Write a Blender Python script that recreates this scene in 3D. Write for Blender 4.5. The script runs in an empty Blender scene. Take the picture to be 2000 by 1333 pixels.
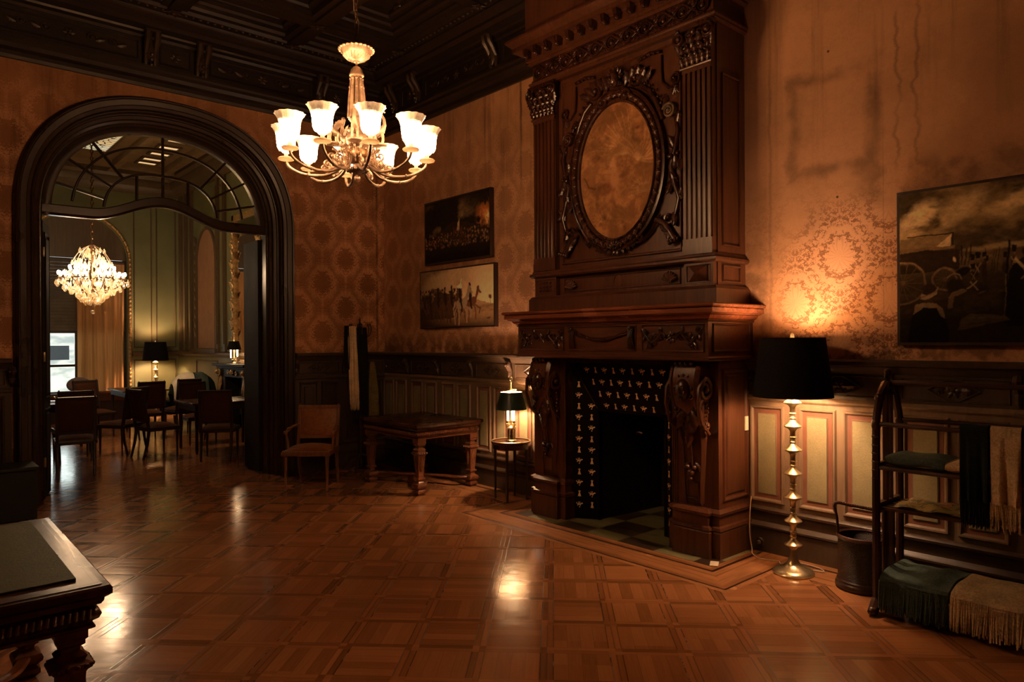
import bpy, bmesh, math, random
import numpy as np
from mathutils import Vector, Matrix

C = bpy.context.scene.collection
SC = bpy.context.scene
PI = math.pi
rnd = random.Random(7)

# ------------------------------------------------------------------ camera
cam_d = bpy.data.cameras.new('camera')
cam = bpy.data.objects.new('camera', cam_d)
C.objects.link(cam)
cam_d.sensor_width = 36.0
cam_d.lens = 24.69
cam_d.clip_end = 100
YAW, PITCH, ROLL = math.radians(41.585), math.radians(-0.0854), math.radians(-0.3354)
F_ = Vector((math.sin(YAW)*math.cos(PITCH), math.cos(YAW)*math.cos(PITCH), math.sin(PITCH)))
R_ = Vector((math.cos(YAW), -math.sin(YAW), 0))
U_ = R_.cross(F_)
c_, s_ = math.cos(ROLL), math.sin(ROLL)
R_, U_ = c_*R_ + s_*U_, -s_*R_ + c_*U_
rot = Matrix((R_, U_, -F_)).transposed()
cam.matrix_world = Matrix.Translation((0, 0, 1.65)) @ rot.to_4x4()
SC.camera = cam

# ------------------------------------------------------------------ exposure and world
SC.view_settings.view_transform = 'Standard'
SC.view_settings.look = 'None'
SC.view_settings.gamma = 1.0
SC.view_settings.use_curve_mapping = False
SC.view_settings.exposure = 0.0
w = bpy.data.worlds.new('dusk')
SC.world = w
w.use_nodes = True
w.node_tree.nodes['Background'].inputs[0].default_value = (0.55, 0.7, 1.0, 1)
w.node_tree.nodes['Background'].inputs[1].default_value = 0.6

CHAND_COL = (1.0, 0.535, 0.245)
FAR_COL = (1.0, 0.64, 0.36)
LAMP_COL = (1.0, 0.61, 0.375)
P_FLOOR_LAMP = 49.0
P_TABLE_LAMP = 48.0
E_SHADE = 92.0
P_CH_UP = 7.0
P_FAR_CHAND = 150.0
P_FAR_LAMP = 80.0
P_FAR_MANTEL = 7.0
P_WINDOW = 6.0

def plight(name, loc, power, col, rad=0.05, parent=None):
    d = bpy.data.lights.new(name, 'POINT')
    d.energy = power; d.color = col; d.shadow_soft_size = rad
    o = bpy.data.objects.new(name, d); C.objects.link(o); o.location = loc
    if parent: o.parent = parent
    return o

# ------------------------------------------------------------------ node expression helper
class S:
    def __init__(s, nt, sock): s.nt = nt; s.k = sock
    def _m(s, op, b=None, c=None, clamp=False):
        n = s.nt.nodes.new('ShaderNodeMath'); n.operation = op; n.use_clamp = clamp
        for i, q in enumerate((s, b, c)):
            if q is None: continue
            if isinstance(q, S): s.nt.links.new(q.k, n.inputs[i])
            else: n.inputs[i].default_value = q
        return S(s.nt, n.outputs[0])
    def __add__(s, b): return s._m('ADD', b)
    __radd__ = __add__
    def __sub__(s, b): return s._m('SUBTRACT', b)
    def __rsub__(s, b): return (s*-1.0)+b
    def __mul__(s, b): return s._m('MULTIPLY', b)
    __rmul__ = __mul__
    def __truediv__(s, b): return s._m('DIVIDE', b)
    def __lt__(s, b): return s._m('LESS_THAN', b)
    def __gt__(s, b): return s._m('GREATER_THAN', b)
    def frac(s): return s._m('FRACT')
    def floor(s): return s._m('FLOOR')
    def abs(s): return s._m('ABSOLUTE')
    def sin(s): return s._m('SINE')
    def cos(s): return s._m('COSINE')
    def sqrt(s): return s._m('SQRT')
    def pw(s, b): return s._m('POWER', b)
    def mn(s, b): return s._m('MINIMUM', b)
    def mx(s, b): return s._m('MAXIMUM', b)
    def clamp(s): return s._m('ADD', 0.0, clamp=True)
    def pp(s, b): return s._m('PINGPONG', b)
    def atan2(s, b): return s._m('ARCTAN2', b)
    def smooth(s, a, b):
        n = s.nt.nodes.new('ShaderNodeMapRange'); n.interpolation_type = 'SMOOTHSTEP'
        s.nt.links.new(s.k, n.inputs[0])
        n.inputs[1].default_value = a; n.inputs[2].default_value = b
        return S(s.nt, n.outputs[0])

class Mat:
    def __init__(m, name, rough=0.5, col=(0.5, 0.5, 0.5), metal=0.0, spec=None, coat=0.0):
        m.mat = bpy.data.materials.new(name); m.mat.use_nodes = True
        m.nt = m.mat.node_tree
        m.b = m.nt.nodes['Principled BSDF']
        m.set('Base Color', col); m.set('Roughness', rough); m.set('Metallic', metal)
        if spec is not None: m.set('Specular IOR Level', spec)
        if coat: m.set('Coat Weight', coat); m.set('Coat Roughness', 0.12)
        m._tc = None
    def set(m, k, v):
        if isinstance(v, S): m.nt.links.new(v.k, m.b.inputs[k])
        elif isinstance(v, (tuple, list)) and len(v) == 3: m.b.inputs[k].default_value = (*v, 1)
        else: m.b.inputs[k].default_value = v
    def xyz(m):
        if m._tc is None:
            tc = m.nt.nodes.new('ShaderNodeTexCoord')
            sp = m.nt.nodes.new('ShaderNodeSeparateXYZ')
            m.nt.links.new(tc.outputs['Object'], sp.inputs[0])
            m._tc = tuple(S(m.nt, sp.outputs[i]) for i in range(3))
        return m._tc
    def vec(m, x, y, z):
        n = m.nt.nodes.new('ShaderNodeCombineXYZ')
        for i, q in enumerate((x, y, z)):
            if isinstance(q, S): m.nt.links.new(q.k, n.inputs[i])
            else: n.inputs[i].default_value = q
        return S(m.nt, n.outputs[0])
    def noise(m, v, scale=1.0, detail=3.0, rough=0.5, dist=0.0):
        n = m.nt.nodes.new('ShaderNodeTexNoise')
        m.nt.links.new(v.k, n.inputs['Vector'])
        n.inputs['Scale'].default_value = scale; n.inputs['Detail'].default_value = detail
        n.inputs['Roughness'].default_value = rough; n.inputs['Distortion'].default_value = dist
        return S(m.nt, n.outputs[0])
    def white(m, v):
        n = m.nt.nodes.new('ShaderNodeTexWhiteNoise'); n.noise_dimensions = '3D'
        m.nt.links.new(v.k, n.inputs['Vector'])
        return S(m.nt, n.outputs[0])
    def mix(m, f, a, b):
        n = m.nt.nodes.new('ShaderNodeMix'); n.data_type = 'RGBA'
        if isinstance(f, S): m.nt.links.new(f.k, n.inputs[0])
        else: n.inputs[0].default_value = f
        for i, q in ((6, a), (7, b)):
            if isinstance(q, S): m.nt.links.new(q.k, n.inputs[i])
            else: n.inputs[i].default_value = (*q, 1)
        return S(m.nt, n.outputs[2])
    def bump(m, h, strength=0.3, dist=0.01):
        n = m.nt.nodes.new('ShaderNodeBump')
        n.inputs['Strength'].default_value = strength; n.inputs['Distance'].default_value = dist
        m.nt.links.new(h.k, n.inputs['Height']); m.nt.links.new(n.outputs[0], m.b.inputs['Normal'])

def plain(name, col, rough=0.5, var=0.15, scale=6.0, **k):
    m = Mat(name, rough, col, **k)
    x, y, z = m.xyz()
    n = m.noise(m.vec(x, y, z), scale, 4.0)
    m.set('Base Color', m.mix(n.smooth(0.3, 0.7), tuple(c*(1-var) for c in col), tuple(min(1, c*(1+var)) for c in col)))
    return m.mat

def wood(name, col, rough=0.35, var=0.35, axis='z', spec=0.5, coat=0.0):
    m = Mat(name, rough, col, spec=spec, coat=coat)
    x, y, z = m.xyz()
    v = {'z': m.vec(x*30, y*30, z*2.2), 'x': m.vec(x*2.2, y*30, z*30), 'y': m.vec(x*30, y*2.2, z*30)}[axis]
    n = m.noise(v, 1.0, 5.0, 0.6, 0.6)
    n2 = m.noise(m.vec(x, y, z), 2.5, 2.0)
    f = (n*0.7+n2*0.3).smooth(0.3, 0.72)
    m.set('Base Color', m.mix(f, tuple(c*(1-var) for c in col), tuple(c*(1+var) for c in col)))
    m.set('Roughness', n2*0.2+(rough-0.1))
    m.bump(n, 0.12, 0.003)
    return m.mat

def fabric(name, col, scale=260.0, var=0.35, rough=0.9):
    m = Mat(name, rough, col, spec=0.1)
    x, y, z = m.xyz()
    n = m.noise(m.vec(x, y, z), scale*0.35, 3.0, 0.7)
    n2 = m.noise(m.vec(x, y, z), 9.0, 3.0)
    f = (n*0.6+n2*0.4).smooth(0.32, 0.68)
    m.set('Base Color', m.mix(f, tuple(c*(1-var) for c in col), tuple(c*(1+var) for c in col)))
    m.bump(n, 0.5, 0.004)
    return m.mat

def emis(name, col, strength, base=(0.8, 0.7, 0.6)):
    m = Mat(name, 0.5, base)
    m.set('Emission Color', col); m.set('Emission Strength', strength)
    return m.mat

# ------------------------------------------------------------------ mesh builder
class MB:
    def __init__(s): s.v = []; s.f = []; s.mi = []; s.M = Matrix.Identity(4); s.m = 0
    def add(s, pts, faces):
        b = len(s.v)
        M = s.M
        for p in pts: s.v.append(tuple(M @ Vector(p)))
        for f in faces: s.f.append(tuple(i+b for i in f)); s.mi.append(s.m)
    def box(s, x0, x1, y0, y1, z0, z1):
        s.add([(x, y, z) for z in (z0, z1) for y in (y0, y1) for x in (x0, x1)],
              [(0, 2, 3, 1), (4, 5, 7, 6), (0, 1, 5, 4), (2, 6, 7, 3), (0, 4, 6, 2), (1, 3, 7, 5)])
    def taper(s, x0, x1, y0, y1, z0, z1, i0=0.0, i1=0.0):
        """box whose top is inset by i1 and bottom by i0"""
        p = [(x, y, z0) for x, y in ((x0+i0, y0+i0), (x1-i0, y0+i0), (x1-i0, y1-i0), (x0+i0, y1-i0))]
        p += [(x, y, z1) for x, y in ((x0+i1, y0+i1), (x1-i1, y0+i1), (x1-i1, y1-i1), (x0+i1, y1-i1))]
        s.add(p, [(3, 2, 1, 0), (4, 5, 6, 7)]+[(i, (i+1) % 4, (i+1) % 4+4, i+4) for i in range(4)])
    def lathe(s, prof, cx=0, cy=0, seg=24, a0=0.0, sx=1.0, sy=1.0, cap=True, wob=None):
        n = len(prof); pts = []
        for k in range(seg):
            a = a0+2*PI*k/seg
            for (r, z) in prof:
                q = wob(a, r, z) if wob else 1.0
                pts.append((cx+r*q*math.cos(a)*sx, cy+r*q*math.sin(a)*sy, z))
        fs = []
        for k in range(seg):
            k2 = (k+1) % seg
            for i in range(n-1):
                fs.append((k*n+i, k2*n+i, k2*n+i+1, k*n+i+1))
        if cap:
            if prof[0][0] > 1e-5: fs.append(tuple(k*n for k in reversed(range(seg))))
            if prof[-1][0] > 1e-5: fs.append(tuple(k*n+n-1 for k in range(seg)))
        s.add(pts, fs)
    def square(s, prof, cx=0, cy=0):
        """square turned profile, (half side, z)"""
        s.lathe([(r*math.sqrt(2), z) for r, z in prof], cx, cy, 4, PI/4)
    def tube(s, P, r, seg=8, closed=False, cap=True, flat=1.0):
        P = [Vector(p) for p in P]; n = len(P)
        if not hasattr(r, '__len__'): r = [r]*n
        T = []
        for i in range(n):
            a = P[(i-1) % n] if (closed or i > 0) else P[i]
            b = P[(i+1) % n] if (closed or i < n-1) else P[i]
            t = b-a
            T.append(t.normalized() if t.length > 1e-9 else Vector((0, 0, 1)))
        up = Vector((0, 0, 1)) if abs(T[0].z) < 0.9 else Vector((0, 1, 0))
        nn = T[0].cross(up).normalized()
        pts = []
        for i in range(n):
            nn = (nn-T[i]*nn.dot(T[i]))
            nn = nn.normalized() if nn.length > 1e-6 else T[i].orthogonal().normalized()
            bb = T[i].cross(nn)
            for k in range(seg):
                a = 2*PI*k/seg
                pts.append(P[i]+(nn*math.cos(a)+bb*math.sin(a)*flat)*r[i])
        fs = []
        for i in range(n if closed else n-1):
            j = (i+1) % n
            for k in range(seg):
                k2 = (k+1) % seg
                fs.append((i*seg+k, i*seg+k2, j*seg+k2, j*seg+k))
        if cap and not closed:
            fs.append(tuple(reversed(range(seg)))); fs.append(tuple((n-1)*seg+k for k in range(seg)))
        s.add(pts, fs)
    def ball(s, c, r, seg=10, rings=6):
        if not hasattr(r, '__len__'): r = (r, r, r)
        M0 = s.M
        s.M = M0 @ Matrix.Translation(c) @ Matrix.Diagonal((r[0], r[1], r[2], 1))
        s.lathe([(math.sin(PI*i/rings), -math.cos(PI*i/rings)) for i in range(rings+1)], seg=seg, cap=False)
        s.M = M0
    def prism(s, poly, y0, y1):
        """polygon in x,z extruded along y"""
        n = len(poly)
        pts = [(x, y0, z) for x, z in poly]+[(x, y1, z) for x, z in poly]
        s.add(pts, [tuple(range(n)), tuple(reversed(range(n, 2*n)))]+[(i, i+n, (i+1) % n+n, (i+1) % n) for i in range(n)])
    def grid(s, fn, nu, nv, closed_u=False):
        pts = [fn(i/nu, j/nv) for i in range(nu+1) for j in range(nv+1)]
        fs = [(i*(nv+1)+j, (i+1)*(nv+1)+j, (i+1)*(nv+1)+j+1, i*(nv+1)+j+1) for i in range(nu) for j in range(nv)]
        s.add(pts, fs)
    def sweep(s, path, prof, closed=False, ends=True):
        """path: (x,y) list walked with the room on the right hand; prof: closed list of (out, z)"""
        n = len(path); m = len(prof); pts = []
        for i in range(n):
            p = Vector(path[i])
            a = Vector(path[(i-1) % n]) if (closed or i > 0) else None
            b = Vector(path[(i+1) % n]) if (closed or i < n-1) else None
            d1 = (p-a).normalized() if a is not None else (b-p).normalized()
            d2 = (b-p).normalized() if b is not None else d1
            n1 = Vector((d1.y, -d1.x)); n2 = Vector((d2.y, -d2.x))
            nn = (n1+n2).normalized(); k = 1/max(0.25, nn.dot(n1))
            for (o, z) in prof:
                q = p+nn*o*k
                pts.append((q.x, q.y, z))
        fs = []
        for i in range(n if closed else n-1):
            j = (i+1) % n
            for k in range(m):
                k2 = (k+1) % m
                fs.append((i*m+k, i*m+k2, j*m+k2, j*m+k))
        if ends and not closed:
            fs.append(tuple(range(m))); fs.append(tuple((n-1)*m+k for k in reversed(range(m))))
        s.add(pts, fs)
    # carving, in the frame x right, z up, -y towards the viewer
    def spiral(s, cx, cz, y, r0, turns=1.6, d=1, th=0.012, start=0.0, tail=None, seg=6):
        N = int(14*turns)+2; P = []; R = []
        for i in range(N):
            t = i/(N-1)
            a = start+d*2*PI*turns*t
            r = r0*(1-0.88*t)
            P.append((cx+r*math.cos(a), y-0.3*th-0.5*th*t, cz+r*math.sin(a))); R.append(th*(1-0.45*t))
        if tail:
            P = [(q[0], y-0.2*th, q[1]) for q in tail]+P
            k = len(tail); R = [th*(0.5+0.5*(i+1)/(k+1)) for i in range(k)]+R
        s.tube(P, R, seg)
        s.ball((cx, y-th, cz), th*1.25, 8, 5)
    def leaf(s, x, z, y, L, W, ang, curl=0.25, lobes=4, h=0.25):
        ca, sa = math.cos(ang), math.sin(ang)
        def fn(u, v):
            w = W*math.sin(PI*min(1, 0.08+u*0.92))**0.7*(1+0.28*math.cos(u*lobes*2*PI))*(v-0.5)
            l = L*u
            up = h*W*(math.sin(PI*u)*0.6+0.4)*(1-abs(2*v-1)**1.6)+curl*L*u*u*0.6
            return (x+l*ca-w*sa, y-up, z+l*sa+w*ca)
        s.grid(fn, 10, 4)
    def beads(s, P, r, seg=7):
        for p in P: s.ball(p, r, seg, 4)
    def rosette(s, x, z, y, R, n=8):
        for k in range(n):
            s.leaf(x, z, y, R, R*0.6, 2*PI*k/n, 0.12, 2)
        s.ball((x, y-R*0.12, z), R*0.25, 8, 5)
    def shell(s, x, z, y, R, n=7):
        for k in range(n):
            a = math.radians(20+140*k/(n-1))
            P = [(x+R*t*math.cos(a), y-R*0.35*math.sin(PI*t*0.85), z-R*0.5+R*1.05*t*math.sin(a)) for t in (0.05, 0.3, 0.6, 0.85, 1)]
            s.tube(P, [R*0.05, R*0.09, R*0.14, R*0.16, R*0.09], 6)
        s.ball((x, y-0.1*R, z-0.5*R), R*0.2, 8, 5)
    def face(s, x, z, y, R):
        s.ball((x, y-R*0.45, z), (R*0.62, R*0.55, R*0.85), 16, 12)
        s.ball((x, y-R*1.0, z-R*0.08), (R*0.12, R*0.18, R*0.26), 8, 6)
        for d in (-1, 1):
            s.ball((x+d*R*0.25, y-R*0.86, z+R*0.15), (R*0.14, R*0.08, R*0.08), 8, 5)
            s.ball((x+d*R*0.25, y-R*0.88, z+R*0.3), (R*0.2, R*0.1, R*0.06), 8, 5)
            s.ball((x+d*R*0.33, y-R*0.8, z-R*0.25), (R*0.18, R*0.14, R*0.2), 8, 5)
            s.spiral(x+d*R*0.75, z+R*0.1, y-R*0.3, R*0.3, 1.3, d, R*0.12)
            s.spiral(x+d*R*0.65, z-R*0.5, y-R*0.3, R*0.26, 1.3, -d, R*0.1)
        s.ball((x, y-R*0.93, z-R*0.4), (R*0.2, R*0.08, R*0.06), 8, 5)
        s.ball((x, y-R*0.8, z-R*0.68), (R*0.2, R*0.18, R*0.16), 8, 5)
        for k in range(7):
            a = PI*(k+0.5)/7
            s.leaf(x+R*0.5*math.cos(a), z+R*0.6*math.sin(a), y-R*0.3, R*0.7, R*0.32, a, 0.3)
    def panel(s, x0, x1, z0, z1, y, w=0.025, h=0.015, field=None, inner=0.0):
        """raised picture-frame moulding with an optional raised field; y is the surface"""
        A = [(x0, z0), (x1, z0), (x1, z1), (x0, z1)]
        rings = []
        for (o, hh) in ((0, 0), (w*0.25, h), (w*0.6, h*0.9), (w, 0.0)):
            rings.append([(x0+o, y-hh, z0+o), (x1-o, y-hh, z0+o), (x1-o, y-hh, z1-o), (x0+o, y-hh, z1-o)])
        pts = [p for r in rings for p in r]; fs = []
        for i in range(3):
            for k in range(4):
                k2 = (k+1) % 4
                fs.append((i*4+k, i*4+k2, (i+1)*4+k2, (i+1)*4+k))
        s.add(pts, fs)
        if field:
            o, hh = field
            m0 = s.m
            P = []
            for (oo, yy) in ((o, 0), (o+hh, hh), ):
                P.append([(x0+oo, y-yy, z0+oo), (x1-oo, y-yy, z0+oo), (x1-oo, y-yy, z1-oo), (x0+oo, y-yy, z1-oo)])
            pts = [p for r in P for p in r]
            s.add(pts, [(k, (k+1) % 4, (k+1) % 4+4, k+4) for k in range(4)]+[(4, 5, 6, 7)])
    def build(s, name, mats, parent=None, angle=38, bevel=0.0, loc=None, rz=0.0, subsurf=0):
        me = bpy.data.meshes.new(name)
        me.from_pydata(s.v, [], s.f)
        if not hasattr(mats, '__len__'): mats = [mats]
        for q in mats: me.materials.append(q)
        me.polygons.foreach_set('material_index', s.mi)
        me.polygons.foreach_set('use_smooth', [True]*len(s.f))
        bm = bmesh.new(); bm.from_mesh(me)
        bmesh.ops.recalc_face_normals(bm, faces=bm.faces)
        bm.to_mesh(me); bm.free()
        me.set_sharp_from_angle(angle=math.radians(angle))
        me.update()
        o = bpy.data.objects.new(name, me); C.objects.link(o)
        if parent: o.parent = parent
        if loc: o.location = loc
        if rz: o.rotation_euler = (0, 0, rz)
        if bevel:
            b = o.modifiers.new('bevel', 'BEVEL'); b.width = bevel; b.segments = 2; b.limit_method = 'ANGLE'
            b.angle_limit = math.radians(40)
        if subsurf:
            b = o.modifiers.new('subsurf', 'SUBSURF'); b.levels = subsurf; b.render_levels = subsurf
        return o

def thing(name, label, cat, loc=(0, 0, 0), rz=0.0, group=None):
    o = bpy.data.objects.new(name, None); C.objects.link(o)
    o.empty_display_size = 0.1
    o.location = loc; o.rotation_euler = (0, 0, rz)
    o['label'] = label; o['category'] = cat
    if group: o['group'] = group
    return o
def tag(o, label, cat, group=None):
    o['label'] = label; o['category'] = cat
    if group: o['group'] = group
    return o
def struct(o):
    o['kind'] = 'structure'; return o
def dup(root, loc, rz, label, group=None, kids=None):
    r = root.copy(); C.objects.link(r); r.location = loc; r.rotation_euler = (0, 0, rz)
    r['label'] = label
    if group: r['group'] = group
    for ch in list(root.children):
        c = ch.copy(); C.objects.link(c); c.parent = r
        for g in list(ch.children):
            d = g.copy(); C.objects.link(d); d.parent = c
    return r
RIGHT = -PI/2      # frame of things on the right wall: local x = world -y, local y = world +x
# ------------------------------------------------------------------ materials
def damask(name, axis, right=False):
    """silk wall covering; axis 'y' for walls running along y, 'x' for walls along x"""
    m = Mat(name, 0.55, spec=0.2)
    x, y, z = m.xyz()
    s = y if axis == 'y' else x
    W, H = 0.66, 0.64
    sc = s/W + (0.674 if axis == 'y' else 0.69)
    zz = z/H + (0.0 if axis == 'y' else 0.75)
    ua = sc.pp(0.5)                 # 0..0.5 mirror fold of the repeat
    ub = 0.5-ua
    va = zz.frac()
    vb = (zz+0.5).frac()
    def fold_noise(u, v, k, kz, det, off, dist=0.0):
        a = v*(2*PI)
        return m.noise(m.vec(u*k+off, a.cos()*kz, a.sin()*kz), 1.0, det, 0.62, dist)
    def pair(k, kz, det, off, dist=0.0):
        return (fold_noise(ua, va, k, kz, det, off, dist)+fold_noise(ub, vb, k, kz, det, off, dist)-0.5)
    n1 = pair(9.0, 1.9, 2.0, 3.1)
    n2 = pair(26.0, 5.2, 3.0, 9.7, 0.6)
    n3 = pair(60.0, 10.5, 1.0, 5.2)
    def med(u, v):
        px = u*W; pz = (v-0.5)*H
        r = (px*px/(1.0-pz*1.3)+pz*pz*0.72).sqrt()
        th = px.atan2(pz)
        lob = (th*11.0).cos()*0.010*(r*8.0).clamp()+(th*23.0+r*60.0).sin()*0.004
        return r+lob, th
    ra, ta = med(ua, va); rb, tb = med(ub, vb)
    near = ra < rb
    r = ra.mn(rb)
    th = near*ta+(1.0-near)*tb
    rr = r+(n1-0.5)*0.045+(n2-0.5)*0.11+(n3-0.5)*0.03
    palm = 1.0-rr.smooth(0.106, 0.112)
    vein = (th*16.0+(r*55.0)).sin().smooth(0.55, 0.9)*palm
    ringb = rr.smooth(0.138, 0.146)*(1.0-rr.smooth(0.168, 0.180))
    rb_ = r+(n1-0.5)*0.06+(n2-0.5)*0.20+(n3-0.5)*0.12
    flame = (rb_.smooth(0.122, 0.150)*(1.0-rb_.smooth(0.160, 0.196))*(0.75+n2*1.1)+(1.0-(ua.mn(ub)*W).smooth(0.0, 0.030))*r.smooth(0.150, 0.175)*n3.smooth(0.42, 0.58)*0.8).clamp()
    leafs = rr.smooth(0.142, 0.155)*(n2+n3*0.35+n1*0.2).smooth(0.735, 0.765)
    veins = (n3.smooth(0.50, 0.54)-n3.smooth(0.56, 0.60))
    v3 = m.vec(x, y, z)
    blot = m.noise(v3, 1.1, 5.0, 0.6)
    fine = m.noise(v3, 160.0, 2.0)
    thread = m.noise(m.vec(s*25.0, 0.0, z*420.0), 1.0, 2.0)*0.5+m.noise(m.vec(s*420.0, 0.0, z*25.0), 1.0, 2.0)*0.5
    fade = m.noise(v3, 0.9, 3.0).smooth(0.42, 0.62)
    edge_n = m.noise(v3, 2.6, 4.0)-0.5
    if right:
        pat = (palm*0.95-vein*0.22+ringb.mx(leafs)*0.92-veins*0.14*ringb.mx(leafs)).clamp()
        pback = (flame+leafs*0.30*(1.0-palm)+vein*0.10+veins*0.12).clamp()*0.85+0.25
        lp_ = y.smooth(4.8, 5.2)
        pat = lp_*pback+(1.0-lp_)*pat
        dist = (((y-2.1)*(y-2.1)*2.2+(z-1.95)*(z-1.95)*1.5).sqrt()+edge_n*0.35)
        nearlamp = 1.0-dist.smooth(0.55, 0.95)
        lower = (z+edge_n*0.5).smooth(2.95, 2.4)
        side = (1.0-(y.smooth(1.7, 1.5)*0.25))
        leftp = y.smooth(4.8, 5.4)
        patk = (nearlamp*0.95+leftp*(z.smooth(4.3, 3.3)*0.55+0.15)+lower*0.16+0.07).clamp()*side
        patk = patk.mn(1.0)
        g_l = (0.80, 0.44, 0.240); g_d = (0.36, 0.160, 0.074)
        plainc = (0.62, 0.325, 0.160)
    else:
        pat = (flame+leafs*0.30*(1.0-palm)+vein*0.10+veins*0.12).clamp()  # motif tones swapped from the right wall's to paint the silk's sheen
        patk = (z.smooth(4.5, 3.2)*0.75+0.25)*(fade*0.25+0.75)
        g_l = (0.80, 0.41, 0.21); g_d = (0.31, 0.132, 0.052)
        plainc = (0.44, 0.20, 0.084)
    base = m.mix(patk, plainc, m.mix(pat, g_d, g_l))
    dirt = (blot.smooth(0.34, 0.66)*0.30+0.72)
    streak = m.noise(m.vec(s*7.0, 0.0, z*0.35), 1.0, 5.0, 0.65).smooth(0.50, 0.72)*z.smooth(2.4, 4.2)
    stain = 1.0-streak*0.5
    def wavy(s0, z0, z1, amp=0.05, w=0.012, k=0.75, seed=0.0):
        nn = m.noise(m.vec(z*3.5+seed, 1.0+seed, 0.0), 1.0, 5.0, 0.6)
        n_on = m.noise(m.vec(z*1.3+seed*3.0, 7.0, 0.0), 1.0, 3.0).smooth(0.35, 0.6)
        dd = (s-(s0)-(nn-0.5)*amp*4).abs()
        ends = z.smooth(z0, z0+0.25)*z.smooth(z1, z1-0.1)
        return 1.0-(1.0-dd.smooth(0.0, w))*ends*(n_on*0.8+0.2)*k
    if axis == 'y':
        extra = wavy(5.56, 3.2, 4.6, 0.012, 0.028, 0.8, 2.0)*wavy(2.72, 1.5, 4.6, 0.018, 0.020, 0.30, 5.0)
        extra = extra*wavy(1.81, 2.7, 3.9, 0.055, 0.02, 0.36, 8.0)*wavy(1.69, 2.6, 4.2, 0.05, 0.02, 0.36, 11.0)
        extra = extra*wavy(7.0, 1.6, 3.1, 0.03, 0.05, 0.35, 15.0)
        seam = 1.0-(1.0-(y-1.90).abs().smooth(0.0, 0.006))*0.25*z.smooth(3.4, 2.6)
        seam2 = 1.0-(y.smooth(2.745, 2.755))*0.06
        # ghost of a picture that once hung here
        nz = (m.noise(v3, 5.0, 5.0, 0.6)-0.5)*0.16
        gx = ((y-2.25).abs()-0.285+nz); gz = ((z-3.2).abs()-0.34+nz)
        e = gx.mx(gz)
        rim = (1.0-e.abs().smooth(0.0, 0.085))
        extra = extra*seam*seam2*(1.0-rim*0.46*m.noise(v3, 3.5, 3.0).smooth(0.34, 0.62))
        rail_dark = z.smooth(1.80, 1.50)*m.noise(v3, 9.0, 5.0).smooth(0.40, 0.56)  # patchy darkening down towards the chair rail
        flank_dark = y.smooth(2.62, 2.86)*y.smooth(3.4, 3.0)*m.noise(v3, 7.0, 5.0).smooth(0.38, 0.55)*z.smooth(2.7, 1.9)  # patchy darkening next to the fireplace flank
        extra = extra*(1.0-rail_dark*0.55)*(1.0-flank_dark*0.5)
        pic_shadow = (1.0-(y-1.35).abs().smooth(0.55, 0.85))*(1.0-(z-2.72).abs().smooth(0.03, 0.2))*m.noise(v3, 6.0, 5.0).smooth(0.4, 0.6)  # patchy shadow of the picture frame painted above it
        extra = extra*(1.0-pic_shadow*0.4)
        nail = (((y-2.21)*(y-2.21)+(z-2.66)*(z-2.66)).sqrt() > 0.009)*(((y-2.27)*(y-2.27)+(z-3.72)*(z-3.72)).sqrt() > 0.009)
        extra = extra*(nail*0.8+0.2)
    else:
        extra = wavy(4.965, 1.4, 4.5, 0.0, 0.03, 0.7, 3.0)
    k = dirt*stain*extra*(fine*0.16+thread*0.36+0.74)
    n = m.nt.nodes.new('ShaderNodeVectorMath'); n.operation = 'SCALE'
    m.nt.links.new(base.k, n.inputs[0]); m.nt.links.new(k.k, n.inputs['Scale'])
    m.nt.links.new(n.outputs[0], m.b.inputs['Base Color'])
    m.set('Roughness', 0.66-pat*0.12)
    m.bump(pat*0.5+thread*0.8, 0.12, 0.002)
    return m.mat

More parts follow.
